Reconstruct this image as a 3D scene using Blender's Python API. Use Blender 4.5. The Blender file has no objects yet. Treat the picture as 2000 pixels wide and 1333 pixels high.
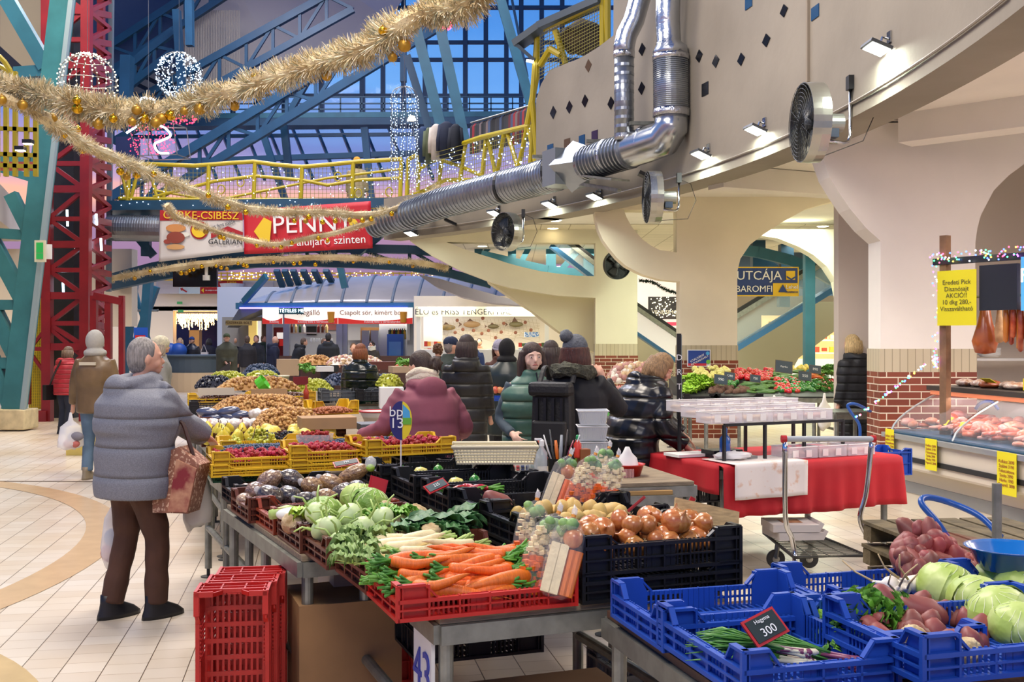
import bpy, math, random
from mathutils import Vector as V, Matrix as Mx, noise
from mathutils.geometry import tessellate_polygon
R = math.radians; PI = math.pi
random.seed(7); rnd = random.random; uni = random.uniform
S = bpy.context.scene; C = S.collection
CAMZ = 1.65; F = 2100.0; HY = 662.0
cd = bpy.data.cameras.new('camera'); cam = bpy.data.objects.new('camera', cd); C.objects.link(cam)
cam.location = (0, 0, CAMZ); cam.rotation_euler = (R(90), 0, 0)
cd.sensor_width = 36; cd.lens = 36 * F / 2000; cd.shift_y = -(666.5 - HY) / 2000; cd.clip_end = 300; cd.clip_start = 0.05
S.camera = cam
def P(px, py, Y): return V(((px - 1000) * Y / F, Y, CAMZ - (py - HY) * Y / F))
def G(px, py, z=0.0):
 Y = (CAMZ - z) * F / (py - HY); return V(((px - 1000) * Y / F, Y, z))
S.view_settings.view_transform = 'Standard'; S.view_settings.look = 'None'
S.view_settings.exposure = 0.28; S.view_settings.gamma = 1.0; S.view_settings.use_curve_mapping = False
S.cycles.max_bounces = 5; S.cycles.diffuse_bounces = 3; S.cycles.glossy_bounces = 2
S.cycles.transmission_bounces = 3; S.cycles.transparent_max_bounces = 8
S.cycles.caustics_reflective = False; S.cycles.caustics_refractive = False
S.cycles.sample_clamp_indirect = 3.0; S.cycles.use_denoising = True; S.cycles.use_light_tree = True
S.cycles.adaptive_threshold = 0.03
def lin(h):
 h = h.lstrip('#'); c = [int(h[i:i + 2], 16) / 255 for i in (0, 2, 4)]
 return tuple(x / 12.92 if x <= .04045 else ((x + .055) / 1.055) ** 2.4 for x in c) + (1,)
w = bpy.data.worlds.new('twilight'); S.world = w; w.use_nodes = True; nt = w.node_tree; nd = nt.nodes; lk = nt.links
bg = nd['Background']; tc = nd.new('ShaderNodeTexCoord'); sp = nd.new('ShaderNodeSeparateXYZ'); lk.new(tc.outputs['Generated'], sp.inputs[0])
no = nd.new('ShaderNodeTexNoise'); no.inputs['Scale'].default_value = 3; no.inputs['Detail'].default_value = 5
mp = nd.new('ShaderNodeMapping'); mp.inputs['Scale'].default_value = (1, 1, 6); lk.new(tc.outputs['Generated'], mp.inputs[0]); lk.new(mp.outputs[0], no.inputs[0])
ma = nd.new('ShaderNodeMath'); ma.operation = 'MULTIPLY_ADD'; ma.inputs[1].default_value = 0.12; lk.new(no.outputs[0], ma.inputs[0]); lk.new(sp.outputs['Z'], ma.inputs[2])
rp = nd.new('ShaderNodeValToRGB'); lk.new(ma.outputs[0], rp.inputs[0]); e = rp.color_ramp.elements
e[0].position = 0.0; e[0].color = lin('#6a5a7c'); e[1].position = 1; e[1].color = lin('#16366e')
for p_, c_ in ((.16, '#8d6f8c'), (.185, '#dda088'), (.205, '#a487a6'), (.235, '#6d78b4'), (.27, '#5f93d0'), (.34, '#447fc6'), (.5, '#2b5da6')):
 q = e.new(p_); q.color = lin(c_)
lk.new(rp.outputs[0], bg.inputs['Color']); bg.inputs['Strength'].default_value = 1.35
def area(name, loc, power, sx, sy=None, color='#fff3e0', rot=(0, 0, 0), spread=180):
 l = bpy.data.lights.new(name, 'AREA'); l.energy = power; l.shape = 'RECTANGLE'; l.size = sx; l.size_y = sy or sx
 l.color = lin(color)[:3]; l.spread = R(spread)
 o = bpy.data.objects.new(name, l); C.objects.link(o); o.location = loc; o.rotation_euler = rot; return o
area('hall_fill_light', (-3.5, 2, 9.5), 560, 3.5, color='#fff0dc')  # this and the next five: unseen area lights added to light the hall
area('hall_fill_light', (-1.5, 9, 9.5), 640, 3.0, color='#fff2e2')
area('hall_fill_light', (-8, 17, 12), 1100, 4, color='#fff0dc')
area('hall_fill_light', (-3, 22, 13.5), 900, 4, color='#f4f4ff')
area('hall_fill_light', (-8, 33, 15.5), 1500, 5, color='#f4f2ff')
area('hall_fill_light', (1.2, -2.5, 6.0), 230, 3, color='#fff4e6', rot=(R(25), 0, 0))  # added fill from behind the camera, out of view
area('gallery_fill_light', (7.2, 7.0, 3.85), 280, 3, 4, color='#fff2ee')  # area lights added below the gallery ceiling to brighten it, no panels there
area('gallery_fill_light', (7.0, 15.6, 3.85), 130, 3, 2, color='#fff6e4')
area('gallery_fill_light', (4.6, 20.5, 3.85), 200, 3, 2, color='#f2ffe8')
area('gallery_fill_light', (9.0, 26, 3.85), 330, 5, 3, color='#f4ffee')
area('gallery_fill_light', (1.5, 27, 3.85), 200, 3, 3, color='#fff8e0')
area('far_hall_area_light', (-18, 44, 3.9), 420, 5, 5, color='#fff0d8')  # bare area lights over the far hall, no panel built
area('far_hall_area_light', (-13, 60, 3.0), 260, 6, 6, color='#fff0e0')
area('left_hall_area_light', (-13, 22, 3.9), 200, 3, 3, color='#fff0dc')  # bare area light at the left, without a fixture
_mc = {}
def M(name, hx='#888888', rough=.55, metal=0, var=.0, vs=6., bump=0., bs=40., rand=0., alpha=1., emit=None, es=0, trans=0, spec=.5, coat=0, hx2=None, fac=(.35, .65), sss=0, vec='Object', vsc=None):
 if name in _mc: return _mc[name]
 m = bpy.data.materials.new(name); _mc[name] = m; m.use_nodes = True; nt = m.node_tree; N = nt.nodes; L = nt.links
 b = N['Principled BSDF']; b.inputs['Roughness'].default_value = rough; b.inputs['Metallic'].default_value = metal
 b.inputs['Specular IOR Level'].default_value = spec
 b.inputs['Base Color'].default_value = lin(hx); m.diffuse_color = lin(hx)
 if coat: b.inputs['Coat Weight'].default_value = coat; b.inputs['Coat Roughness'].default_value = .12
 if trans: b.inputs['Transmission Weight'].default_value = trans
 if alpha < 1: b.inputs['Alpha'].default_value = alpha
 if sss: b.inputs['Subsurface Weight'].default_value = sss; b.inputs['Subsurface Radius'].default_value = (.02, .01, .005); b.inputs['Subsurface Scale'].default_value = .5
 if emit: b.inputs['Emission Color'].default_value = lin(emit); b.inputs['Emission Strength'].default_value = es
 t = None
 if var or bump or hx2:
  t = N.new('ShaderNodeTexCoord'); vo = t.outputs[vec]
  if vsc: g = N.new('ShaderNodeMapping'); g.inputs['Scale'].default_value = vsc; L.new(vo, g.inputs[0]); vo = g.outputs[0]
 out = None
 if var or hx2:
  n = N.new('ShaderNodeTexNoise'); n.inputs['Scale'].default_value = vs; n.inputs['Detail'].default_value = 4; L.new(vo, n.inputs['Vector'])
  r = N.new('ShaderNodeValToRGB'); L.new(n.outputs[0], r.inputs[0]); c = lin(hx)
  r.color_ramp.elements[0].position = fac[0]; r.color_ramp.elements[1].position = fac[1]
  if hx2: a_, b_ = c, lin(hx2)
  else: a_ = tuple(x * (1 - var) for x in c[:3]) + (1,); b_ = tuple(min(1, x * (1 + var)) for x in c[:3]) + (1,)
  r.color_ramp.elements[0].color = a_; r.color_ramp.elements[1].color = b_; out = r.outputs[0]
 if rand:
  oi = N.new('ShaderNodeObjectInfo'); hs = N.new('ShaderNodeHueSaturation'); mr = N.new('ShaderNodeMapRange')
  mr.inputs['To Min'].default_value = 1 - rand; mr.inputs['To Max'].default_value = 1 + rand; L.new(oi.outputs['Random'], mr.inputs['Value']); L.new(mr.outputs[0], hs.inputs['Value'])
  m2 = N.new('ShaderNodeMapRange'); m2.inputs['To Min'].default_value = .5 + rand * .06; m2.inputs['To Max'].default_value = .5 - rand * .06; L.new(oi.outputs['Random'], m2.inputs['Value']); L.new(m2.outputs[0], hs.inputs['Hue'])
  if out: L.new(out, hs.inputs['Color'])
  else: hs.inputs['Color'].default_value = lin(hx)
  out = hs.outputs[0]
 if out: L.new(out, b.inputs['Base Color'])
 if bump:
  n2 = N.new('ShaderNodeTexNoise'); n2.inputs['Scale'].default_value = bs; n2.inputs['Detail'].default_value = 3; L.new(vo, n2.inputs['Vector'])
  bp = N.new('ShaderNodeBump'); bp.inputs['Strength'].default_value = bump; bp.inputs['Distance'].default_value = .02; L.new(n2.outputs[0], bp.inputs['Height']); L.new(bp.outputs[0], b.inputs['Normal'])
 return m
def EM(name, hx='#ffffff', es=3): return M(name, hx, rough=.6, emit=hx, es=es)
def clear(name, tint='#ffffff', a=.15, rough=.08):     # thin clear plastic or glass
 if name in _mc: return _mc[name]
 m = bpy.data.materials.new(name); _mc[name] = m; m.use_nodes = True; N = m.node_tree.nodes; L = m.node_tree.links
 b = N['Principled BSDF']; b.inputs['Base Color'].default_value = lin(tint); b.inputs['Roughness'].default_value = rough; b.inputs['Alpha'].default_value = a
 return m
class MB:
 def __init__(s): s.v = []; s.f = []; s.m = []; s.mi = 0
 def add(s, vs, fs, T=None):
  b = len(s.v)
  s.v += [tuple(T @ V(p)) for p in vs] if T else [tuple(p) for p in vs]
  s.f += [tuple(b + i for i in f) for f in fs]; s.m += [s.mi] * len(fs); return s
 def box(s, c, d, rz=0, T=None, taper=1):
  x, y, z = d[0] / 2, d[1] / 2, d[2] / 2; k = taper
  vs = [(-x, -y, -z), (x, -y, -z), (x, y, -z), (-x, y, -z), (-x * k, -y * k, z), (x * k, -y * k, z), (x * k, y * k, z), (-x * k, y * k, z)]
  W = Mx.Translation(V(c)) @ (rz if isinstance(rz, Mx) else Mx.Rotation(rz, 4, 'Z'))
  if T: W = T @ W
  return s.add(vs, [(0, 3, 2, 1), (4, 5, 6, 7), (0, 1, 5, 4), (1, 2, 6, 5), (2, 3, 7, 6), (3, 0, 4, 7)], W)
 def bar(s, a, b, w, h=None, up=(0, 0, 1)):
  a, b = V(a), V(b); h = h or w; d = b - a; l = d.length
  if l < 1e-6: return s
  y = d / l; u = V(up)
  if abs(y.dot(u)) > .98: u = V((1, 0, 0)) if abs(y.x) < .9 else V((0, 1, 0))
  x = y.cross(u).normalized(); z = x.cross(y)
  T = Mx(((x.x, y.x, z.x, (a.x + b.x) / 2), (x.y, y.y, z.y, (a.y + b.y) / 2), (x.z, y.z, z.z, (a.z + b.z) / 2), (0, 0, 0, 1)))
  return s.box((0, 0, 0), (w, l, h), 0, T)
 def tube(s, pts, r, n=8, caps=True, sq=1.0, closed=False):
  pts = [V(p) for p in pts]; k = len(pts); rs = r if isinstance(r, (list, tuple)) else [r] * k
  b = len(s.v); px = None; fs = []
  for i, p in enumerate(pts):
   if closed: t = pts[(i + 1) % k] - pts[i - 1]
   else: t = pts[min(i + 1, k - 1)] - pts[max(i - 1, 0)]
   t = t.normalized() if t.length > 1e-9 else V((0, 0, 1))
   if px is None:
    px = V((0, 0, 1)).cross(t)
    if px.length < .1: px = V((1, 0, 0)).cross(t).cross(t) * -1; px = V((1, 0, 0)) - t * t.x
    px.normalize()
   else:
    px = (px - t * px.dot(t)); px = px.normalized() if px.length > 1e-6 else V((1, 0, 0))
   py = t.cross(px)
   for j in range(n):
    a = 2 * PI * j / n; q = p + px * math.cos(a) * rs[i] + py * math.sin(a) * rs[i] * sq; s.v.append(tuple(q))
  for i in range(k if closed else k - 1):
   o, o2 = b + i * n, b + ((i + 1) % k) * n
   for j in range(n): fs.append((o + j, o + (j + 1) % n, o2 + (j + 1) % n, o2 + j))
  if caps and not closed: fs.append(tuple(b + j for j in reversed(range(n)))); fs.append(tuple(b + (k - 1) * n + j for j in range(n)))
  s.f += fs; s.m += [s.mi] * len(fs); return s
 def cyl(s, a, b, r, r2=None, n=12): return s.tube([a, b], [r, r if r2 is None else r2], n)
 def cap(s, a, ra, b, rb, n=12):
  a, b = V(a), V(b); d = (b - a).normalized() if (b - a).length > 1e-6 else V((0, 0, 1)); pts = []; rs = []
  for k in range(4): t = R(80 - 80 * k / 4 - 0); pts.append(a - d * ra * math.sin(t)); rs.append(ra * math.cos(t))
  pts.append(a); rs.append(ra); pts.append(b); rs.append(rb)
  for k in range(1, 5): t = R(20 * k); pts.append(b + d * rb * math.sin(t)); rs.append(rb * math.cos(t))
  return s.tube(pts, rs, n)
 def sph(s, c, r, n=12, m=8, fn=None, T=None):
  r = V(r) if not isinstance(r, (int, float)) else V((r, r, r)); b = len(s.v); c = V(c); vs = []
  for i in range(m + 1):
   th = PI * i / m
   for j in range(n if 0 < i < m else 1):
    ph = 2 * PI * j / n; d = V((math.sin(th) * math.cos(ph), math.sin(th) * math.sin(ph), math.cos(th)))
    k = fn(d) if fn else 1; q = V((d.x * r.x, d.y * r.y, d.z * r.z)) * k; q = (T @ q) if T else q; vs.append(q + c)
  ix = lambda i, j: 0 if i == 0 else (1 + (m - 1) * n if i == m else 1 + (i - 1) * n + j % n); fs = []
  for i in range(m):
   for j in range(n):
    q = [ix(i, j), ix(i + 1, j), ix(i + 1, j + 1), ix(i, j + 1)]; u = []
    [u.append(z) for z in q if z not in u]; fs.append(tuple(u))
  return s.add(vs, fs)
 def lathe(s, prof, c=(0, 0, 0), n=16, T=None, sx=1, sy=1):
  b = []; fs = []; k = len(prof)
  for r, z in prof:
   for j in range(n): a = 2 * PI * j / n; b.append((c[0] + r * math.cos(a) * sx, c[1] + r * math.sin(a) * sy, c[2] + z))
  for i in range(k - 1):
   for j in range(n): fs.append((i * n + j, i * n + (j + 1) % n, (i + 1) * n + (j + 1) % n, (i + 1) * n + j))
  if prof[0][0] > 1e-4: fs.append(tuple(reversed(range(n))))
  if prof[-1][0] > 1e-4: fs.append(tuple((k - 1) * n + j for j in range(n)))
  return s.add(b, fs, T)
 def loft(s, secs, n=16):     # secs: (centre, rx, ry, rotation z [, tilt x]) stacked, closed ends
  b = len(s.v); vs = []; fs = []
  for q in secs:
   c, rx, ry = V(q[0]), q[1], q[2]; rz = q[3] if len(q) > 3 else 0; Rm = Mx.Rotation(rz, 3, 'Z') @ Mx.Rotation(q[4] if len(q) > 4 else 0, 3, 'X')
   for j in range(n): a = 2 * PI * j / n; vs.append(c + Rm @ V((rx * math.cos(a), ry * math.sin(a), 0)))
  for i in range(len(secs) - 1):
   for j in range(n): fs.append((i * n + j, i * n + (j + 1) % n, (i + 1) * n + (j + 1) % n, (i + 1) * n + j))
  fs.append(tuple(reversed(range(n)))); fs.append(tuple((len(secs) - 1) * n + j for j in range(n)))
  return s.add(vs, fs)
 def prism(s, outer, ext, holes=()):   # outer and holes: 3D points on a plane; ext: the thickness vector
  loops = [[V(p) for p in outer]] + [[V(p) for p in h] for h in holes]; ex = V(ext)
  flat = [p for l in loops for p in l]; n = len(flat); tr = tessellate_polygon(loops); fs = []
  nn = V((0, 0, 0))
  for t in tr:
   a, b, c = (flat[i] for i in t); nn = (b - a).cross(c - a)
   fs.append(tuple(t) if nn.dot(ex) < 0 else tuple(reversed(t)))
  fs += [tuple(i + n for i in reversed(f)) for f in list(fs)]
  o = 0
  for l in loops:
   k = len(l)
   for i in range(k): a, b = o + i, o + (i + 1) % k; fs.append((a, b, b + n, a + n))
   o += k
  return s.add(flat + [p + ex for p in flat], fs)
 def sheet(s, fn, nu, nv, th=0):   # grid surface fn(u,v) -> point
  vs = [fn(i / nu, j / nv) for j in range(nv + 1) for i in range(nu + 1)]
  fs = [(j * (nu + 1) + i, j * (nu + 1) + i + 1, (j + 1) * (nu + 1) + i + 1, (j + 1) * (nu + 1) + i) for j in range(nv) for i in range(nu)]
  return s.add(vs, fs)
 def text(s, string, size, T, ext=.002, align='CENTER'):
  d = _textmesh(string, align); h = size
  s.add([(p[0] * h, p[1] * h, p[2] * ext) for p in d[0]], d[1], T); return s
 def build(s, name, mat, parent=None, smooth=False, loc=None, rz=None, mods=(), fix=False):
  me = bpy.data.meshes.new(name); me.from_pydata(s.v, [], s.f)
  for m in (mat if isinstance(mat, (list, tuple)) else [mat]): me.materials.append(m)
  if isinstance(mat, (list, tuple)) and len(mat) > 1: me.polygons.foreach_set('material_index', s.m)
  if smooth: me.polygons.foreach_set('use_smooth', [True] * len(s.f))
  me.update()
  if fix:
   import bmesh; bm = bmesh.new(); bm.from_mesh(me); bmesh.ops.recalc_face_normals(bm, faces=bm.faces); bm.to_mesh(me); bm.free()
  o = bpy.data.objects.new(name, me); C.objects.link(o)
  if parent: o.parent = parent
  if loc is not None: o.location = loc
  if rz is not None: o.rotation_euler = (0, 0, rz)
  for k in mods:
   if k[0] == 'remesh': m = o.modifiers.new('r', 'REMESH'); m.mode = 'VOXEL'; m.voxel_size = k[1]; m.use_smooth_shade = True
   if k[0] == 'smooth': m = o.modifiers.new('s', 'SMOOTH'); m.iterations = k[1]; m.factor = .5
   if k[0] == 'bevel': m = o.modifiers.new('b', 'BEVEL'); m.width = k[1]; m.segments = 2; m.limit_method = 'ANGLE'
   if k[0] == 'solid': m = o.modifiers.new('t', 'SOLIDIFY'); m.thickness = k[1]; m.offset = 0
  return o
_tm = {}
def _textmesh(st, align):
 if (st, align) in _tm: return _tm[(st, align)]
 cu = bpy.data.curves.new('t', 'FONT'); cu.body = st; cu.size = 1; cu.align_x = align; cu.align_y = 'CENTER'; cu.extrude = .5; cu.resolution_u = 3
 ob = bpy.data.objects.new('t', cu); C.objects.link(ob); dg = bpy.context.evaluated_depsgraph_get(); me = ob.evaluated_get(dg).to_mesh()
 d = ([tuple(v.co) for v in me.vertices], [tuple(p.vertices) for p in me.polygons]); ob.evaluated_get(dg).to_mesh_clear()
 bpy.data.objects.remove(ob); bpy.data.curves.remove(cu); _tm[(st, align)] = d; return d
def thing(name, label, cat, loc=(0, 0, 0), rz=0, group=None):
 o = bpy.data.objects.new(name, None); C.objects.link(o); o.location = loc; o.rotation_euler = (0, 0, rz); o.empty_display_size = .1
 o['label'] = label; o['category'] = cat
 if group: o['group'] = group
 return o
def tag(o, label, cat, group=None, kind=None):
 o['label'] = label; o['category'] = cat
 if group: o['group'] = group
 if kind: o['kind'] = kind
 return o
def struct(o, label=None):
 o['kind'] = 'structure'
 if label: o['label'] = label
 return o
def kids(o): return [c for c in bpy.data.objects if c.parent == o]
_kc = {}
def dup(root, loc, rot=None, label=None, group=None, scale=None):
 if root.name not in _kc: _kc[root.name] = [(c, kids(c)) for c in kids(root)] if root.type == 'EMPTY' or root.get('haskids') else []
 r = root.copy(); C.objects.link(r); r.location = loc
 if rot is not None: r.rotation_euler = rot if isinstance(rot, (tuple, list)) or hasattr(rot, 'x') else (0, 0, rot)
 if scale: r.scale = (scale,) * 3 if isinstance(scale, (int, float)) else scale
 if label: r['label'] = label
 if group: r['group'] = group
 for c, g in _kc[root.name]:
  k = c.copy(); C.objects.link(k); k.parent = r
  for d in g: j = d.copy(); C.objects.link(j); j.parent = k
 return r
def nz(p, s=1., o=0): return noise.noise(V(p) * s + V((o, o * 1.7, o * 2.3)))
def face(w_, a_, z=0):  # transform whose x runs along w_ (in plan), y up, z facing out; for lettering on upright boards
 return Mx.Translation(V(a_)) @ Mx.Rotation(w_, 4, 'Z') @ Mx.Rotation(R(90), 4, 'X')
def basis(o, x, y):   # transform with x and y axes given, at o
 x = V(x).normalized(); y = V(y); y = (y - x * y.dot(x)).normalized(); z = x.cross(y)
 return Mx(((x.x, y.x, z.x, o[0]), (x.y, y.y, z.y, o[1]), (x.z, y.z, z.z, o[2]), (0, 0, 0, 1)))
teal = M('teal_steel', '#2a6474', .45, var=.12, vs=2); teald = M('blue_teal_steel', '#184560', .45, var=.1, vs=2)
redst = M('red_lacquered_steel', '#7f161c', .4, var=.12, vs=3); yel = M('yellow_lacquered_steel', '#b39f18', .4)
white = M('white_plaster', '#ece6dc', .8, var=.03, vs=1.5, bump=.05, bs=12); cream = M('cream_plaster', '#e3dcc2', .8, var=.03, vs=1.5)
steel = M('galvanised_steel', '#8b8d84', .45, .7, var=.15, vs=14); chrome = M('chrome', '#c9ccd0', .12, 1); blackp = M('black_plastic', '#121315', .38)
dark = M('dark_metal', '#1c1e20', .5); whitep = M('white_plastic', '#e6e6e2', .4); wood = M('weathered_wood', '#8a7a62', .8, var=.25, vs=9, bump=.3, bs=30, vsc=(1, 8, 8))
# FLOOR
def floor_mat():
 m = bpy.data.materials.new('floor_tiles'); m.use_nodes = True; N = m.node_tree.nodes; L = m.node_tree.links; b = N['Principled BSDF']
 t = N.new('ShaderNodeTexCoord'); mp = N.new('ShaderNodeMapping'); mp.inputs['Rotation'].default_value = (0, 0, R(-100.5)); L.new(t.outputs['Object'], mp.inputs[0])
 br = N.new('ShaderNodeTexBrick'); L.new(mp.outputs[0], br.inputs['Vector']); br.offset = .37; br.inputs['Scale'].default_value = 1
 for k, v in (('Mortar Size', .0022), ('Brick Width', .165), ('Row Height', .205), ('Bias', 0.0), ('Mortar Smooth', .1)): br.inputs[k].default_value = v
 br.inputs['Color1'].default_value = lin('#d9d2c6'); br.inputs['Color2'].default_value = lin('#cfc4b4'); br.inputs['Mortar'].default_value = lin('#a08c74')
 s = N.new('ShaderNodeSeparateXYZ'); L.new(mp.outputs[0], s.inputs[0])
 a = N.new('ShaderNodeMath'); a.operation = 'DIVIDE'; a.inputs[1].default_value = .205; L.new(s.outputs['Y'], a.inputs[0])
 f = N.new('ShaderNodeMath'); f.operation = 'FRACT'; L.new(a.outputs[0], f.inputs[0])
 c = N.new('ShaderNodeMath'); c.operation = 'COMPARE'; c.inputs[1].default_value = 0; c.inputs[2].default_value = .018; L.new(f.outputs[0], c.inputs[0])
 n = N.new('ShaderNodeTexNoise'); n.inputs['Scale'].default_value = .5; n.inputs['Detail'].default_value = 5; L.new(t.outputs['Object'], n.inputs[0])
 r = N.new('ShaderNodeValToRGB'); r.color_ramp.elements[0].position = .35; r.color_ramp.elements[1].position = .65; r.color_ramp.elements[0].color = lin('#efe0c6'); r.color_ramp.elements[1].color = (1, 1, 1, 1); L.new(n.outputs[0], r.inputs[0])
 x = N.new('ShaderNodeMixRGB'); x.blend_type = 'MULTIPLY'; x.inputs[0].default_value = .8; L.new(br.outputs['Color'], x.inputs[1]); L.new(r.outputs[0], x.inputs[2])
 y = N.new('ShaderNodeMixRGB'); L.new(c.outputs[0], y.inputs[0]); L.new(x.outputs[0], y.inputs[1]); y.inputs[2].default_value = lin('#3c3128')
 L.new(y.outputs[0], b.inputs['Base Color']); b.inputs['Roughness'].default_value = .3
 return m
fm = floor_mat()
struct(MB().box((0, 35, -.05), (110, 110, .1)).build('floor', fm), 'glazed cream floor tiles')
def arcband(c, r0, r1, a0, a1, z, n=60):
 b = MB(); v = []; f = []
 for i in range(n + 1):
  a = R(a0 + (a1 - a0) * i / n)
  for r in (r0, r1): v.append((c[0] + r * math.cos(a), c[1] + r * math.sin(a), z))
 for i in range(n): f.append((2 * i, 2 * i + 1, 2 * i + 3, 2 * i + 2))
 return b.add(v, f)
struct(arcband((-8.9, 7.4), 5.55, 5.85, -60, 80, .003).build('trim_1', M('tan_floor_inlay', '#c9ab84', .25, var=.05)), 'tan curved inlay band in the floor')
struct(arcband((-4.5, 3.6), 2.0, 2.72, 0, 360, .003, 90).build('trim_2', M('ochre_floor_inlay', '#c4ab7c', .25, var=.06)), 'round tan inlay in the floor')
struct(MB().bar((-14, 12.55, .003), (-1.5, 12.35, .003), .035, .004).build('trim_3', M('floor_joint', '#57452f', .6)), 'dark joint line across the floor')
# ROUND GALLERY FASCIA
AC = (-16.7, 8.5); AR = 20.0; FZ = 3.75
def arcp(Y, r=AR): return V((AC[0] + math.sqrt(r * r - (Y - AC[1]) ** 2), Y, 0))
def arcY(px, r=AR):
 lo, hi = 5.0, 27.5
 for _ in range(40):
  m = (lo + hi) / 2
  if AC[0] + math.sqrt(r * r - (m - AC[1]) ** 2) > (px - 1000) * m / F: lo = m
  else: hi = m
 return lo
def onarc(px, py, off=0.0):   # point on the gallery face (off: towards the hall)
 return P(px, py, arcY(px, AR - off))
concrete = M('grey_rendered_concrete', '#928a7c', .85, var=.1, vs=.8, bump=.15, bs=9)
tops = [(1047, 195), (1057, 164), (1072, 139), (1101, 126), (1135, 113), (1170, 91), (1198, 69), (1199, -250), (1400, -500), (1700, -900), (2000, -1600), (2200, -2200)]
b = MB(); v = []; f = []
cols = []
for i in range(len(tops) - 1):
 (x0, y0), (x1, y1) = tops[i], tops[i + 1]; k = max(1, int((x1 - x0) / 30))
 for j in range(k): cols.append((x0 + (x1 - x0) * j / k, y0 + (y1 - y0) * j / k))
for px, py in cols:
 Y = arcY(px); z = min(9.5, P(px, py, Y).z); a = arcp(Y); o = V((a.x - AC[0], a.y - AC[1], 0)).normalized() * .45
 v += [(a.x, a.y, FZ), (a.x, a.y, z), (a.x + o.x, a.y + o.y, z), (a.x + o.x, a.y + o.y, FZ)]
for i in range(len(cols) - 1):
 for j in range(4): f.append((4 * i + j, 4 * i + (j + 1) % 4, 4 * i + 4 + (j + 1) % 4, 4 * i + 4 + j))
f += [(0, 1, 2, 3), tuple(reversed([4 * len(cols) - 4 + j for j in range(4)]))]
struct(b.add(v, f).build('wall_gallery', concrete, fix=True), 'tall curved grey gallery wall set with small dark diamond panes')
b = MB(); v = []; f = []; n = 40   # low band that carries on to the left under the duct
for i in range(n + 1):
 Y = 18.6 + 4.2 * i / n; a = arcp(Y); o = V((a.x - AC[0], a.y - AC[1], 0)).normalized() * .45; z = 4.62
 v += [(a.x, a.y, FZ), (a.x, a.y, z), (a.x + o.x, a.y + o.y, z), (a.x + o.x, a.y + o.y, FZ)]
for i in range(n):
 for j in range(4): f.append((4 * i + j, 4 * i + (j + 1) % 4, 4 * i + 4 + (j + 1) % 4, 4 * i + 4 + j))
f += [(0, 1, 2, 3), tuple(reversed([4 * n + j for j in range(4)]))]
struct(b.add(v, f).build('wall_gallery_edge', concrete, fix=True), 'low curved gallery edge band')
b = MB()   # moulding line along the foot of the gallery wall
b.tube([arcp(7 + 15.6 * i / 60, AR - .02) + V((0, 0, FZ + .13)) for i in range(61)], .012, 6)
struct(b.build('trim_4', M('conduit', '#9a9183', .6)), 'thin conduit along the foot of the gallery wall')
dk = M('black_pane', '#15171c', .15); bl = M('blue_pane', '#1d4a72', .2); brn = M('brown_pane', '#5a4632', .3)
def pane(px, py, sh, mat, s=1.0):
 Y = arcY(px, AR - .005); a = arcp(Y, AR - .0); t = V((-(a.y - AC[1]), a.x - AC[0], 0)).normalized(); c = P(px, py, Y); h = 13 * s * Y / F; wd = .105 * s
 inn = V((AC[0] - a.x, AC[1] - a.y, 0)).normalized(); c = V((a.x, a.y, c.z)) + inn * -.02
 if sh == 'd': pts = [c + V((0, 0, h)), c + t * wd, c - V((0, 0, h)), c - t * wd]
 else: pts = [c + V((0, 0, h * .95)) + t * wd * .9, c - V((0, 0, h * .95)) + t * wd * .9, c - V((0, 0, h * .95)) - t * wd * .9, c + V((0, 0, h * .95)) - t * wd * .9]
 o = MB().prism(pts, inn * .03).build('wall_pane', mat)
 tag(o, {'d': 'small diamond pane set in the curved grey gallery wall', 's': 'small square pane set in the curved grey gallery wall'}[sh], 'pane', {'d': 'diamond panes in the gallery wall', 's': 'square panes in the gallery wall'}[sh])
for zx, zy, sh, mt in [(255, 698, 'd', dk), (355, 665, 'd', dk), (452, 627, 'd', dk), (613, 640, 'd', dk), (473, 408, 'd', brn), (806, 307, 'd', dk), (803, 548, 'd', dk), (1160, 348, 'd', dk), (1263, 380, 'd', dk), (1420, 368, 'd', dk), (1575, 250, 'd', dk),
     (237, 935, 's', bl), (341, 900, 's', brn), (433, 878, 's', bl), (512, 850, 's', M('plum_pane', '#3a2c4a', .2)), (1197, 553, 's', dk), (1467, 12, 's', bl)]:
 pane(1000 + zx * .315, zy * .315, sh, mt)
for px, py, sh, mt in [(1531, 21, 'd', dk), (1497, 79, 'd', dk), (1592, 24, 's', bl)]: pane(px, py, sh, mt)
struct(MB().bar(onarc(1578, 160, .01), onarc(1578, -60, .01), .06, .03).build('trim_5', M('joint_strip', '#8f8371', .8)), 'vertical joint strip on the gallery wall')
# CEILING UNDER THE GALLERY
def tileceil():
 m = bpy.data.materials.new('ceiling_tiles'); m.use_nodes = True; N = m.node_tree.nodes; L = m.node_tree.links; b = N['Principled BSDF']
 t = N.new('ShaderNodeTexCoord'); br = N.new('ShaderNodeTexBrick'); br.offset = 0; L.new(t.outputs['Object'], br.inputs['Vector']); br.inputs['Scale'].default_value = 1
 for k, v in (('Mortar Size', .012), ('Brick Width', .6), ('Row Height', .6)): br.inputs[k].default_value = v
 br.inputs['Color1'].default_value = lin('#e6dcc6'); br.inputs['Color2'].default_value = lin('#dfd5be'); br.inputs['Mortar'].default_value = lin('#b5a98f')
 L.new(br.outputs[0], b.inputs['Base Color']); b.inputs['Roughness'].default_value = .9; return m
ctile = tileceil()
v = [arcp(6 + 16.7 * i / 30, AR + .2) + V((0, 0, 4.0)) for i in range(31)]
v = [V((3.3, 2, 4.0))] + v + [V((-1.7, 34, 4.0)), V((26, 34, 4.0)), V((26, 2, 4.0))]
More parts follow.
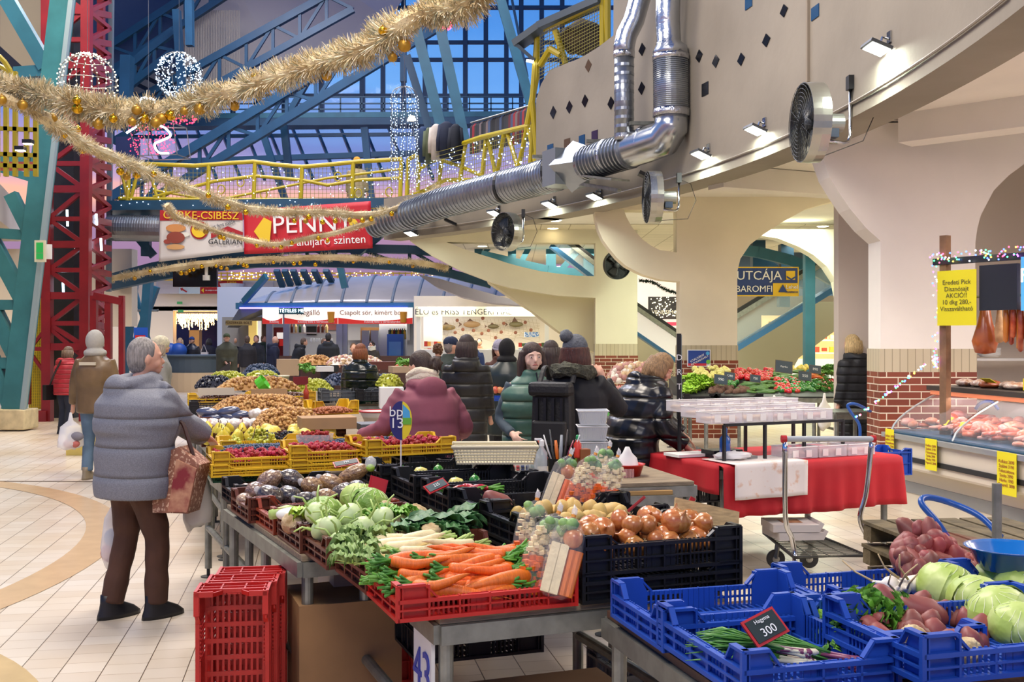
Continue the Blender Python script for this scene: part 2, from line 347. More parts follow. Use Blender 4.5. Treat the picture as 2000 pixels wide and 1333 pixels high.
struct(MB().prism(v, (0, 0, .35)).build('ceiling', white), 'white ceiling under the gallery')
struct(MB().box((6.9, 27.5, 3.985), (17, 11, .02)).build('ceiling_tiled', ctile), 'suspended tile ceiling')
b = MB(); b.bar(arcp(14.6, AR + .4) + V((0, 0, 3.84)), V((8.5, 17.3, 3.84)), .35, .3); struct(b.build('trim_6', white), 'ceiling beam')
b = MB(); b.bar(V((4.15, 11.35, 3.85)), V((8.6, 7.2, 3.85)), .35, .3); struct(b.build('trim_7', white), 'ceiling beam by the sausage counter')
# ARCADE PANELS AND PILLARS
def panel(name, Y, outer, holes=(), th=.4, mat=white, label=None):
 o = MB().prism([P(x, y, Y) for x, y in outer], (0, th, 0), [[P(x, y, Y) for x, y in h] for h in holes]).build(name, mat)
 return struct(o, label)
fy = lambda Y: HY + CAMZ * F / Y
panel('wall_right', 11.6, [(1596, 290), (1607, 309), (1620, 346), (1641, 380), (1660, 408), (1692, 446), (1720, 471), (1720, fy(11.6)), (1905, fy(11.6)), (1905, 474), (1909, 445), (1916, 420), (1941, 372), (1970, 343), (2000, 321), (2060, 300), (2120, 310), (2160, 340), (2180, 400), (2180, fy(11.6)), (2300, fy(11.6)), (2300, 240), (1596, 240)], th=.4, label='white arcade wall beside the sausage counter')
panel('wall_middle', 17.8, [(1160, 405), (1164, 430), (1169, 449), (1178, 469), (1191, 487), (1205, 504), (1222, 519), (1240, 529), (1257, 537), (1292, 547), (1328, 550), (1328, fy(17.8)), (1440, fy(17.8)), (1440, 531), (1446, 506), (1465, 478), (1490, 459), (1528, 434), (1575, 408), (1616, 396), (1650, 389), (1650, 384), (1160, 384)], [[(1218, 410), (1322, 410), (1322, 493), (1289, 489), (1270, 479), (1254, 467), (1242, 454), (1232, 440), (1224, 425)]], mat=M('warm_white_plaster', '#eee3c9', .8, var=.03, vs=1.5), label='cream arcade wall with a scooped bracket and a round arch')
Yl = 22.9
panel('wall_left', Yl, [(795, 455), (801, 471), (844, 500), (898, 528), (958, 551), (996, 562), (1035, 569), (1092, 578), (1163, 582), (1163, fy(Yl)), (1245, fy(Yl)), (1245, 447), (795, 447)], [[(872, 473), (1163, 475), (1163, 540), (1128, 539), (1092, 535), (1056, 530), (1021, 522), (991, 514), (964, 505), (934, 496), (910, 488)]], mat=cream, label='cream arcade wall with a long lens-shaped opening')
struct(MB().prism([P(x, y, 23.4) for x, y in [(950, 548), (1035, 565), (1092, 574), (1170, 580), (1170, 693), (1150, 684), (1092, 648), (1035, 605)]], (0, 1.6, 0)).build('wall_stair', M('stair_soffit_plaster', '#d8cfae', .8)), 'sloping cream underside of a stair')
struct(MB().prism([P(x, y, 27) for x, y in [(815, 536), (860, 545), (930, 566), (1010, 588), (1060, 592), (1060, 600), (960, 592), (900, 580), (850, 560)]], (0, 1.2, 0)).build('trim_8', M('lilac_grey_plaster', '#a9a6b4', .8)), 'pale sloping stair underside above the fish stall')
panel('wall_inner', 21.2, [(1478, 448), (1478, 459), (1520, 466), (1560, 482), (1590, 499), (1615, 521), (1634, 550), (1642, 590), (1644, fy(21.2)), (1735, fy(21.2)), (1735, 448)], mat=M('cream_plaster_2', '#e6dfca', .8), label='cream inner arch with its pillar')
panel('wall_stair_side', 25, [(1440, 720), (1440, 675), (1572, 590), (1640, 590), (1640, 640), (1560, 700), (1540, 735), (1440, 735)], th=.3, mat=M('stair_side', '#bfb79c', .8), label='beige flank of the escalator')
panel('wall_stair_flank', 27, [(1240, 650), (1335, 712), (1335, 760), (1240, 760)], th=.3, mat=M('stair_side', '#c9c4a4', .8), label='beige flank of the far escalator')
def brickmat():
 m = bpy.data.materials.new('brick_cladding'); m.use_nodes = True; N = m.node_tree.nodes; L = m.node_tree.links; b = N['Principled BSDF']
 t = N.new('ShaderNodeTexCoord'); s = N.new('ShaderNodeSeparateXYZ'); L.new(t.outputs['Object'], s.inputs[0]); a = N.new('ShaderNodeMath'); L.new(s.outputs[0], a.inputs[0]); L.new(s.outputs[1], a.inputs[1]); c = N.new('ShaderNodeCombineXYZ'); L.new(a.outputs[0], c.inputs[0]); L.new(s.outputs[2], c.inputs[1])
 br = N.new('ShaderNodeTexBrick'); L.new(c.outputs[0], br.inputs['Vector']); br.inputs['Scale'].default_value = 1
 for k, v in (('Mortar Size', .006), ('Brick Width', .25), ('Row Height', .077)): br.inputs[k].default_value = v
 br.inputs['Color1'].default_value = lin('#84402a'); br.inputs['Color2'].default_value = lin('#733624'); br.inputs['Mortar'].default_value = lin('#d8cbb4')
 L.new(br.outputs[0], b.inputs['Base Color']); b.inputs['Roughness'].default_value = .35; return m
brick = brickmat()
def bandmat():
 m = bpy.data.materials.new('beige_tile_band'); m.use_nodes = True; N = m.node_tree.nodes; L = m.node_tree.links; b = N['Principled BSDF']
 t = N.new('ShaderNodeTexCoord'); s = N.new('ShaderNodeSeparateXYZ'); L.new(t.outputs['Object'], s.inputs[0]); a = N.new('ShaderNodeMath'); L.new(s.outputs[0], a.inputs[0]); L.new(s.outputs[1], a.inputs[1]); c = N.new('ShaderNodeCombineXYZ'); L.new(a.outputs[0], c.inputs[0]); L.new(s.outputs[2], c.inputs[1])
 br = N.new('ShaderNodeTexBrick'); br.offset = 0; L.new(c.outputs[0], br.inputs['Vector']); br.inputs['Scale'].default_value = 1
 for k, v in (('Mortar Size', .004), ('Brick Width', .083), ('Row Height', 3)): br.inputs[k].default_value = v
 br.inputs['Color1'].default_value = lin('#c3b79b'); br.inputs['Color2'].default_value = lin('#bbae90'); br.inputs['Mortar'].default_value = lin('#91866c')
 L.new(br.outputs[0], b.inputs['Base Color']); b.inputs['Roughness'].default_value = .35; return m
band = bandmat()
def clad(n, x0, x1, Y, th=.4, zt=1.54, zb=1.29):
 a = (x0 - 1000) * Y / F - .012; c = (x1 - 1000) * Y / F + .012
 struct(MB().box(((a + c) / 2, Y + th / 2, zb / 2), (c - a, th + .024, zb)).build('trim_%d' % n, brick), 'red brick tile cladding round the foot of the pillar')
 struct(MB().box(((a + c) / 2, Y + th / 2, (zt + zb) / 2), (c - a, th + .024, zt - zb)).build('trim_%d' % (n + 1), band), 'beige upright tile band above the brick')
clad(10, 1720, 1905, 11.6); clad(12, 1328, 1440, 17.8); clad(14, 1163, 1245, 22.9); clad(16, 1644, 1735, 21.2)
# back of the ground floor on the right: far wall, deli counter glow, shops
struct(MB().box((21.2, 34.2, 2), (38, .3, 4)).build('wall_back_right', M('far_plaster', '#e4ddcc', .85)), 'pale back wall behind the arcade')
struct(MB().box((9.8, 15, 2), (.3, 9, 4)).build('wall_side_right', white), 'white side wall behind the sausage stall')
struct(MB().box((7.1, 13.6, 2), (6.0, .2, 4)).build('wall_stall_back', M('stall_back', '#d8ccbd', .5)), 'white tiled back wall of the sausage stall')
# LEFT AND FAR WALLS
struct(MB().box((-30, 30, 2.2), (.4, 70, 4.4)).build('wall_west', white), 'white wall at the far left')
struct(MB().box((-14.5, 26.5, 2.9), (10.4, .4, 1.9)).build('wall_left_gallery', M('left_plaster', '#ddd3c2', .85)), 'pale gallery front at the left')
struct(MB().prism([V((-30, 8, 4.05)), V((-8.4, 14.2, 4.05)), V((-7.9, 14.9, 4.05)), V((-8.3, 15.7, 4.05)), V((-12, 26.5, 4.05)), V((-30, 26.5, 4.05))], (0, 0, .75)).build('ceiling_left', M('left_slab', '#cfc6b8', .85)), 'round-nosed gallery slab at the left edge')
# entrance wall at the far end
b = MB()
def fp(x, y, Y=50): return P(x, y, Y)
ent = [(296, 548), (1250, 548), (1250, fy(50)), (442, fy(50)), (442, 606), (338, 606), (338, fy(50)), (-600, fy(50)), (-600, 548)]
struct(b.prism([fp(x, y) for x, y in ent], (0, .5, 0)).build('wall_far', M('far_cream', '#e6dac6', .85)), 'cream wall over the far entrance')
struct(MB().box((-14.2, 62, 1.8), (16, .2, 3.6)).build('wall_beyond', M('dusk_wall', '#5b5a78', .7, hx2='#8f6b80', vs=.6)), 'dim blue and plum shop fronts beyond the entrance')
struct(MB().box((-14.3, 56, 3.05), (9, 12, .2)).build('ceiling_entrance', white), 'ceiling of the entrance passage')
b = MB()
for x in (382,): b.box(fp(x, 700, 54) + V((0, 0, -.2)), (.5, .5, 3.2))
struct(b.build('wall_pier', M('pier_beige', '#d9c3a0', .7)), 'beige square pier in the entrance')
# white round column beside the kiosk
tag(MB().lathe([(.42, 0), (.42, 3.75), (.5, 3.95)], (0, 0, 0), 20).build('round_column', M('grey_white_column', '#c9cdd2', .5), smooth=False, loc=fp(453, fy(45), 45)), 'round grey-white column left of the beer kiosk', 'column')
# ROOF, GLAZING
glass = clear('roof_glass', '#b8d4f0', .07, .05)
def pq(*p, th=(0, .05, 0)): return [V(q) for q in p], V(th)
# end glazing wall (above the catwalk), panes and mullions
Yg = 47
o = MB().box(P(800, 120, Yg), (P(1250, 0, Yg) - P(330, 0, Yg)).to_tuple()[:1] + (.03, 8.2)).build('window_1', glass); struct(o, 'tall glazed end wall of the hall')
b = MB()
for x in (455, 505, 555, 628, 708, 748, 788, 830, 869, 909, 949, 989, 1018, 1058, 1098): b.bar(P(x, 250, Yg - .1), P(x, -60, Yg - .1), .14 if x not in (628, 708, 909, 1018) else .4, .2)
for y in (83, 117, 15, 187): b.bar(P(430, y, Yg - .1), P(1200, y, Yg - .1), .2, .14)
tag(b.build('glazing_frame', teald), 'blue-teal mullion grid of the tall glazed end wall', 'window frame')
# sloping glazing under the catwalk
sl = [P(230, 250, 46), P(820, 250, 46), P(860, 345, 40), P(230, 345, 40)]
struct(MB().prism(sl, (0, .04, 0.02)).build('window_2', glass), 'sloping glass roof band under the catwalk')
b = MB()
for i in range(13):
 x = 240 + i * 47; b.bar(P(x, 245, 45.8), P(x + 42, 350, 39.8), .1, .12)
b.bar(P(230, 320, 41), P(860, 298, 41), .25, .2); b.bar(P(230, 268, 44.5), P(860, 262, 44.5), .14, .14)
tag(b.build('sloping_glazing_frame', teald), 'slanting teal glazing bars below the catwalk', 'window frame')
# roof panels: opaque pale ones and the ribbed dark blue one
struct(MB().prism([P(345, 215, 44), P(560, 160, 45), P(760, 40, 46), P(860, -120, 47), P(345, -250, 40)], (0, .3, .1)).build('ceiling_roof', M('roof_board', '#d9d0c4', .8)), 'pale boarded roof slope')
struct(MB().prism([P(210, 260, 43), P(345, 215, 44), P(345, -250, 40), P(60, -250, 38), P(60, 200, 42)], (0, .3, .1)).build('ceiling_roof_ribbed', M('roof_blue', '#28446e', .5, vs=3)), 'ribbed blue roof slope')
b = MB()
for i in range(16): b.bar(P(215, 150 - i * 22, 42.3), P(345, 215 - i * 22, 43.2), .12, .25)
tag(b.build('roof_ribs', M('rib_navy', '#101c30', .5)), 'dark ribs across the blue roof slope', 'roof ribs')
b = MB()
for i in range(34): b.bar(P(362 + i * 3.2, 205 - i * .9, 42.8), P(362 + i * 3.2, 20, 41.6), .04, .06)
tag(b.build('corrugated_roof_sheet', M('corrugated', '#b9b0a0', .5)), 'pale corrugated sheet in the roof left of the trusses', 'roof sheet')
struct(MB().prism([P(-500, 330, 34), P(120, 180, 36), P(120, -300, 34), P(-500, -300, 30)], (0, .3, .1)).build('ceiling_roof_left', M('roof_left', '#3c3f48', .8)), 'dark roof slope at the left')
struct(MB().prism([P(0, 90, 24), P(0, -60, 24), P(90, -60, 24), P(88, 170, 24)], (0, .4, 0)).build('trim_20', M('beige_soffit', '#9c9077', .8)), 'beige roof beam casing at the upper left')
def truss(a, b_, dpx, Y, n, label, w=.34, wb=.11, mat=teald, Y2=None):
 t = thing('roof_truss', label, 'roof truss', P(*a, Y), group='roof trusses'); o = V(t.location); Y2 = Y2 or Y
 A, B = P(*a, Y) - o, P(*b_, Y2) - o; D = V((0, 0, -dpx * Y / F)); D2 = V((0, 0, -dpx * Y2 / F))
 MB().bar(A, B, w, w * 1.1).build('chord', mat, t); MB().bar(A + D, B + D2, w * .9, w).build('chord', mat, t)
 wbm = MB()
 for i in range(n):
  u, u2 = i / n, (i + 1) / n; p, q = A.lerp(B, u), A.lerp(B, u2); r, s = (A + D).lerp(B + D2, u), (A + D).lerp(B + D2, u2)
  wbm.bar(p, r, wb); wbm.bar(r if i % 2 else p, q if i % 2 else s, wb)
 wbm.build('web_members', mat, t); return t
truss((220, 222), (690, -37), 55, 40, 9, 'steel roof truss rising from the lower left across the pale roof, upper of two', .24)
truss((220, 384), (900, -25), 52, 37, 12, 'long steel roof truss crossing in front of the catwalk, lower of two', .28)
truss((215, 90), (460, -70), 50, 41, 5, 'short steel roof truss over the ribbed blue roof', .24)
truss((225, 150), (340, 60), 40, 39, 3, 'stub of a steel roof truss beside the red lift tower', .24)
for i, (x0, y0, x1, y1, Y, wd) in enumerate([(812, 50, 862, 250, 30, .36), (858, 45, 908, 275, 30, .36), (795, 110, 838, 250, 31, .28), (972, -20, 1040, 215, 28, .3), (712, 250, 726, 400, 38, .3), (555, 245, 566, 350, 38, .3), (510, 250, 560, 400, 39, .28), (788, 20, 788, 160, 34, .24), (345, 20, 358, 220, 38, .3), (370, 0, 371, 90, 37, .3), (249, 110, 246, 200, 38, .45), (1000, 0, 1030, 150, 34, .1), (640, 90, 560, 230, 38, .24)]):
 a, c = P(x0, y0, Y), P(x1, y1, Y); tag(MB().bar(a, c, wd, wd * .8).build('steel_strut', teal if i in (0, 1, 3) else teald), 'teal steel strut under the roof', 'strut', 'teal struts under the roof')
# catwalk with its rail in front of the glazing
t = thing('catwalk', 'teal service catwalk with thin railings across the glazed end wall', 'catwalk', P(700, 235, 42)); o = V(t.location)
MB().bar(P(230, 243, 42) - o, P(1120, 236, 42) - o, .9, .35).build('deck', teald, t); MB().bar(P(230, 228, 41.6) - o, P(1120, 222, 41.6) - o, .12, .2).build('fascia', teal, t)
b = MB()
for y in (190, 203, 214): b.bar(P(240, y, 41.6) - o, P(1120, y - 1, 41.6) - o, .05)
for i in range(21): b.bar(P(245 + i * 42, 190, 41.6) - o, P(245 + i * 42, 226, 41.6) - o, .05)
b.build('railing', M('rail_teal', '#204a60', .5), t)
# LEFT: LEANING TEAL COLUMN, RED LIFT TOWER
Yc = 19.4
t = thing('leaning_column', 'leaning teal steel column with side braces standing on a stone block at the far left', 'column', P(28, 838, Yc)); o = V(t.location)
tealc = M('pale_teal_steel', '#357477', .4, var=.15, vs=2)
b = MB(); b.bar(P(28, 800, Yc) - o, P(130, -60, Yc) - o, .34, .3, up=(0, 1, 0)); b.build('shaft', tealc, t)
b = MB(); b.bar(P(45, 800, Yc - .2) - o, P(147, -60, Yc - .2) - o, .08, .1, up=(0, 1, 0)); b.build('flange', M('grey_flange', '#8fa3a6', .5), t)
MB().box((0, 0, .18), (.62, .6, .36)).build('stone_block', M('stone_block', '#c9b98f', .8, var=.15, bump=.3, bs=8), t, mods=[('bevel', .02)])
for p in [((15, 0), (92, 133), .26), ((30, 143), (90, 139), .2), ((-20, 455), (56, 460), .18), ((-20, 463), (48, 590), .26), ((-20, 596), (42, 596), .18), ((-10, 610), (34, 700), .26), ((-20, 710), (30, 709), .2), ((-20, 690), (22, 795), .24), ((-30, 320), (80, 354), .14), ((22, 380), (62, 460), .22), ((-20, 310), (60, 310), .14)]:
 MB().bar(P(*p[0], Yc) - o, P(*p[1], Yc) - o, p[2] * .8, p[2]).build('brace', tealc if p[1][1] > 300 else teal, t)
tag(MB().box((0, 0, 0), (.28, .05, .26), R(8)).build('notice', whitep, loc=P(85, 492, 19)), 'small white box on the leaning teal column', 'box'); 
t = thing('exit_sign', 'narrow white and green emergency exit sign on the leaning teal column', 'sign', P(79, 491, 18.9))
MB().box((0, 0, 0), (.19, .05, .38)).build('housing', M('ivory_plastic', '#ddd9b8', .5), t); b = MB(); b.box((0, -.03, .06), (.12, .01, .18)); b.box((0, -.03, -.09), (.12, .01, .1)); b.build('pictogram', EM('exit_green', '#1d8a3e', .6), t)
# lift tower
Yt = 21.5; t = thing('lift_tower', 'tall red lattice steel lift tower reaching the roof', 'lift tower', P(140, fy(Yt), Yt)); o = V(t.location)
def tb(a, b_, w, Y=Yt, Y2=None, n='post', m=redst): MB().bar(P(*a, Y) - o, P(*b_, Y2 or Y) - o, w).build(n, m, t)
fyt = fy(Yt)
for x0, x1 in ((93, 92), (166, 170)): tb((x0, fyt), (x1, -60), .18)
for x0, x1 in ((118, 118), (194, 198)): tb((x0, 790), (x1, -60), .14, 24, n='rear_post')
tb((212, 570), (218, -40), .1, 24.5, n='rear_post', m=M('grey_post', '#59646c', .5))
lv = [820, 760, 682, 632, 578, 530, 482, 430, 400, 372, 320, 270, 215, 160, 108, 62, 10, -40]; lv = [678, 632, 578, 528, 478, 428, 370, 320, 268, 180, 128, 78, 22, -30]
tb((92, 757), (170, 757), .12, n='crossbar'); 
for i, y in enumerate(lv):
 tb((92, y), (170, y), .14 if i % 2 == 0 else .09, n='crossbar'); tb((170, y), (212, y + 8), .13, Yt, 23.6, n='side_bar')
 if i < len(lv) - 1:
  y2 = lv[i + 1]
  tb((96, y if i % 2 else y2), (166, y2 if i % 2 else y), .085, n='diagonal'); tb((120, y2 if i % 2 else y), (194, y if i % 2 else y2), .08, 23.8, n='diagonal')
  tb((172, y), (214, (y + y2) / 2 + 6), .085, Yt, 23.2, n='diagonal'); tb((214, (y + y2) / 2 + 6), (172, y2), .085, 23.2, Yt, n='diagonal')
tb((96, 757), (166, 690), .08, n='diagonal'); tb((166, 700), (96, 640), .08, n='diagonal')
# lower cage to the left with the yellow mesh panel and the cabin to the right
tb((56, 790), (56, 575), .08, n='cage_post'); tb((52, fyt - 6), (96, fyt - 6), .3, n='kick_plate'); tb((60, 578), (92, 578), .1, n='crossbar'); tb((60, 682), (92, 682), .08, n='crossbar'); tb((60, 690), (92, 735), .06, n='diagonal'); tb((92, 640), (60, 680), .06, n='diagonal')
b = MB(); 
for i in range(9): b.bar(P(60 + i * 4, 800, Yt + .2) - o, P(60 + i * 4, 530, Yt + .2) - o, .02)
for i in range(50): b.bar(P(58, 800 - i * 5.4, Yt + .2) - o, P(93, 800 - i * 5.4, Yt + .2) - o, .014)
b.build('yellow_mesh', M('yellow_mesh', '#c9b61e', .5), t)
MB().box(P(76, 665, Yt + .5) - o, (.42, .02, 2.8)).build('yellow_panel', M('olive_panel', '#8f8a2a', .5), t)
for x in (184, 212, 238): tb((x, fyt), (x, 578), .12 if x < 230 else .1, 21.3, n='cabin_post')
tb((184, 578), (240, 590), .14, 21.3, n='crossbar'); tb((184, 690), (212, 690), .1, 21.3, n='crossbar')
MB().box(P(130, 350, 22.6) - o, (.5, .5, 11)).build('lift_shaft_core', M('shaft_dark', '#23252a', .6), t)
b = MB()
for x, y0, y1 in ((131, 410, 442), (188, 418, 440), (197, 466, 490), (172, 495, 530), (123, 545, 578), (147, 480, 488)): b.bar(P(x, y0, 21.9) - o, P(x + 1, y1, 21.9) - o, .035)
b.build('light_tube', EM('cold_tube', '#bfe4ff', 6), t)
# blue board right of the tower
tag(MB().box(P(250, 293, 22), (.47, .1, .52)).build('blue_board', M('navy_board', '#10204e', .4)), 'plain dark blue board beside the red lift tower', 'board')
# floodlight pair on the slab nose, left
for i, (x, y) in enumerate(((55, 277), (40, 290))):
 t = thing('floodlight', ['upper floodlight on the nose of the left gallery slab', 'lower floodlight on the nose of the left gallery slab'][i], 'floodlight', P(x, y, 14)); MB().box((0, 0, 0), (.12, .1, .05)).build('housing', dark, t); MB().box((0, -.0, -.03), (.1, .08, .012)).build('lens', EM('warm_lens', '#ffd9a0', 20), t)
# yellow curled railing at the far left
t = thing('curled_railing', 'yellow curled tubular railing on the left gallery slab', 'railing', P(20, 200, 14)); o = V(t.location)
for k in range(3):
 b = MB(); b.tube([P(-30 + 62 * math.cos(R(a)) * 1.0 + k * 6, 195 - (95 - k * 24) * math.sin(R(a)), 14 + k * .5) - o for a in range(-10, 190, 12)], .035, 6); b.build('hoop', yel, t)
b = MB()
for x in (-5, 12, 30, 52, 70): b.bar(P(x, 345, 16) - o, P(x, 130 + abs(x - 20), 16) - o, .06)
for y in (322, 300, 250): b.bar(P(-30, y, 16) - o, P(74, y + 4, 16) - o, .06)
b.build('balusters', yel, t)
tag(MB().box(P(35, 325, 17), (.55, .04, .14)).build('red_notice', M('salmon_board', '#b5504a', .5)), 'faded red board behind the curled yellow railing', 'board')
# stair with red stripes behind the column
b = MB()
for i in range(9): b.bar(P(14 + i * 3.2, 585, 27), P(22 + i * 3.2, 590 + i * 8, 27), .12, .04)
tag(b.build('striped_shutter', M('maroon_stripe', '#7f1d24', .5)), 'dark red striped panel behind the leaning column', 'panel')
struct(MB().prism([P(0, 580, 28), P(110, 580, 28), P(110, 690, 28), P(30, 720, 28), P(0, 840, 28)], (0, .2, 0)).build('wall_left_back', M('dim_cream', '#cfc2ab', .85)), 'pale wall behind the leaning column')
# yellow bollard
tag(MB().lathe([(.07, 0), (.07, .75), (.085, .76), (.085, .84), (.0, .88)], n=12).build('bollard', M('bollard_yellow', '#e0a81c', .5), loc=G(24, 755), smooth=True), 'yellow bollard behind the leaning teal column', 'bollard')
# WALKWAY, RAILINGS, BANNERS
t = thing('walkway', 'teal footbridge with yellow mesh railings crossing the hall under the glazing', 'footbridge', P(540, 400, 24.5)); o = V(t.location); Yw = 24.5
MB().bar(P(225, 413, Yw + 1) - o, P(905, 406, Yw + 1) - o, 2.2, .22).build('deck', teald, t)
rail = [(232, 322), (300, 321), (380, 324), (460, 318), (495, 316), (540, 322), (590, 326), (640, 322), (700, 316), (785, 311)]
b = MB(); b.tube([P(x, y, Yw) - o for x, y in rail], .05, 8); b.build('handrail', yel, t)
b = MB(); b.tube([P(x, y, Yw) - o for x, y in [(232, 388), (400, 390), (700, 392), (785, 392)]], .045, 8); b.tube([P(x, y, Yw) - o for x, y in [(232, 400), (500, 404), (785, 404)]], .045, 8); b.build('bottom_rail', yel, t)
b = MB(); b.tube([P(x, y, Yw) - o for x, y in [(300, 385), (420, 354), (500, 344), (590, 352), (640, 362), (700, 352), (785, 348)]], .04, 8); b.tube([P(x, y, Yw) - o for x, y in [(300, 372), (420, 392), (520, 372), (640, 348), (785, 330)]], .03, 8); b.build('curved_rail', yel, t)
for x, y in [(252, 322), (408, 321), (498, 316), (590, 326), (690, 318), (784, 311), (797, 312)]: MB().tube([P(x, y, Yw) - o, P(x - 3, 406, Yw) - o], .05, 8).build('post', yel, t)
for x, d in ((238, 16), (268, -16), (294, 18), (330, -14)): MB().tube([P(x, 340, Yw) - o, P(x + d, 404, Yw) - o], .04, 6).build('strut', yel, t)
for x, y in [(432, 370), (470, 356), (660, 345), (760, 375), (515, 380), (700, 378)]:
 b = MB(); b.tube([P(x, y, Yw) - o + V((.08 * math.cos(a * PI / 8), 0, .1 * math.sin(a * PI / 8))) for a in range(16)], .015, 6, closed=True); b.build('ring', yel, t)
b = MB()
for i in range(70): x = 235 + i * 7.9; b.bar(P(x, 326, Yw + .03) - o, P(x, 402, Yw + .03) - o, .008)
for i in range(10): b.bar(P(235, 330 + i * 8, Yw + .03) - o, P(785, 330 + i * 8, Yw + .03) - o, .008)
b.build('mesh', M('mesh_yellow', '#8f8733', .5), t)
# gallery railing running up to the grey wall, yellow, straight posts
t = thing('gallery_railing', 'yellow gallery railing with fairy lights climbing to the curved grey wall', 'railing', P(950, 330, 21)); o = V(t.location)
top = [(798, 312, 24.4), (812, 304, 24.2), (848, 304, 24), (862, 303, 24), (870, 292, 23.6), (940, 268, 22), (1035, 246, 19.6)]; bot = [(798, 384, 24.4), (830, 372, 24.2), (870, 352, 23.6), (940, 352, 22), (1040, 330, 19.4)]
MB().tube([P(*q) - o for q in top], .05, 8).build('handrail', yel, t); MB().tube([P(*q) - o for q in bot], .045, 8).build('bottom_rail', yel, t)
MB().tube([P(*q) - o for q in [(812, 340, 24.2), (835, 318, 24), (858, 312, 23.8), (900, 325, 23), (955, 350, 21.8)]], .04, 8).build('curved_rail', yel, t)
for a, c in [((818, 304, 24.1), (816, 372, 24.1)), ((864, 300, 23.8), (858, 355, 23.8)), ((909, 280, 22.8), (898, 355, 22.8)), ((950, 266, 21.9), (942, 340, 21.9)), ((952, 266, 21.9), (968, 340, 21.5)), ((985, 257, 20.8), (972, 335, 21.2)), ((990, 256, 20.8), (1012, 330, 20)), ((1030, 247, 19.7), (1012, 330, 20)), ((1032, 247, 19.7), (1046, 320, 19.3)), ((1040, 244, 19.4), (1036, 330, 19.4))]:
 MB().tube([P(*a) - o, P(*c) - o], .045, 8).build('post', yel, t)
b = MB()
for i in range(56):
 u = i / 55; x = 800 + 240 * u; Y = 24.4 - 4.9 * u ** 1.3; b.bar(P(x, 312 - 66 * u, Y + .05) - o, P(x, 384 - 54 * u, Y + .05) - o, .008)
for j in range(9): v = j / 9; b.bar(P(800, 312 + 72 * v, 24.4) - o, P(1040, 246 + 84 * v, 19.5) - o, .008)
b.build('mesh', M('mesh_yellow'), t)
b = MB()
for i in range(170):
 u = rnd(); v = rnd(); x = 800 + 240 * u; Y = 24.4 - 4.9 * u - .12; b.sph(P(x, 312 - 66 * u + (72 + 12 * u) * v, Y) - o, .014, 5, 3)
b.build('fairy_lights', EM('cold_led', '#c4e0ff', 4.5), t)['kind'] = 'stuff'
# upper landing with its net at the top end of the grey wall
t = thing('upper_railing', 'yellow netted railing of the upper landing beside the curved grey wall', 'railing', P(1110, 80, 19)); o = V(t.location)
for q in ([(1052, 330, 18.9), (1040, 200, 18.9), (1050, 64, 18.9), (1100, 40, 18.3), (1176, 2, 17.5)], [(1050, 64, 18.9), (1048, 150, 18.9), (1030, 244, 19)]): MB().tube([P(*z) - o for z in q], .055, 8).build('rail', yel, t)
for a, c in [((1085, 60, 18.5), (1105, 126, 18.4)), ((1178, -10, 17.5), (1178, 90, 17.4)), ((1186, -10, 17.4), (1186, 84, 17.4)), ((1055, 128, 18.8), (1075, 96, 18.6)), ((1075, 96, 18.6), (1096, 108, 18.4))]: MB().tube([P(*a) - o, P(*c) - o], .06, 8).build('post', yel, t)
b = MB()
for i in range(26): u = i / 25; b.bar(P(1054 + 122 * u, 64 - 60 * u, 18.8 - 1.3 * u) - o, P(1054 + 122 * u, 150 - 60 * u, 18.8 - 1.3 * u) - o, .008)
for j in range(14): v = j / 13; b.bar(P(1052, 66 + 90 * v, 18.85) - o, P(1178, 4 + 86 * v, 17.45) - o, .008)
b.build('net', M('mesh_yellow'), t)
b = MB(); b.bar(P(1010, 88, 19) - o, P(1060, 52, 18.7) - o, .3, .12); b.bar(P(1060, 52, 18.7) - o, P(1180, 0, 17.5) - o, .3, .12); b.bar(P(1010, 88, 19) - o, P(1046, 120, 18.9) - o, .3, .06); b.build('canopy_edge', M('canopy_grey', '#3c4a54', .5), t)
tag(MB().sph((0, 0, 0), (.42, .3, .3), 14, 10, lambda d: 1 + .25 * nz(d, 2.2)).build('covered_heap', M('net_cover', '#4b3d33', .9, var=.4, vs=12, bump=.5), loc=P(1140, 75, 18.6), smooth=True), 'brown covered heap behind the netted upper railing', 'heap')
tag(MB().tube([P(1028, 118, 18.8), P(1042, 121, 18.8)], .025, 6).build('tube_lamp', EM('tube_white', '#ffffff', 8)), 'short white tube lamp under the canopy edge at the upper landing', 'lamp')
# banners
def banner(name, label, quad, Y, mat, sag=.05, nu=30):
 t = thing(name, label, 'banner', P(*quad[0], Y)); o = V(t.location); q = [P(x, y, Y) - o for x, y in quad]
 fn = lambda u, v: q[0].lerp(q[1], u).lerp(q[3].lerp(q[2], u), v) + V((0, .03 * math.sin(u * 17 + v * 5) * sag * 10 * v, 0))
 MB().sheet(fn, nu, 10).build('cloth', mat, t, smooth=True, mods=[('solid', .006)]); return t, q
def onq(q, u, v, d=.04): return q[0].lerp(q[1], u).lerp(q[3].lerp(q[2], u), v) + V((0, -d, 0))
t, q = banner('banner', 'white and red banner with a burger hanging from the footbridge', [(313, 411), (474, 413), (476, 492), (310, 512)], 23.6, M('banner_white', '#d6d2cc', .7), .0)
b = MB(); b.prism([onq(q, 0, .0, .012), onq(q, 1, 0, .012), onq(q, 1, .22, .012), onq(q, 0, .2, .012)], (0, -.006, 0)); b.build('red_strip', M('banner_red', '#a41420', .6), t)
ft = lambda c: basis(c, q[1] - q[0], (0, 0, 1))
MB().text('CSIRKE-CSIBÉSZ', .235, ft(onq(q, .5, .11)), .01).build('lettering', M('letter_yellow', '#e6c226', .5), t)
MB().text('GALÉRIÁN', .16, ft(onq(q, .79, .73)), .01).build('lettering', dark, t)
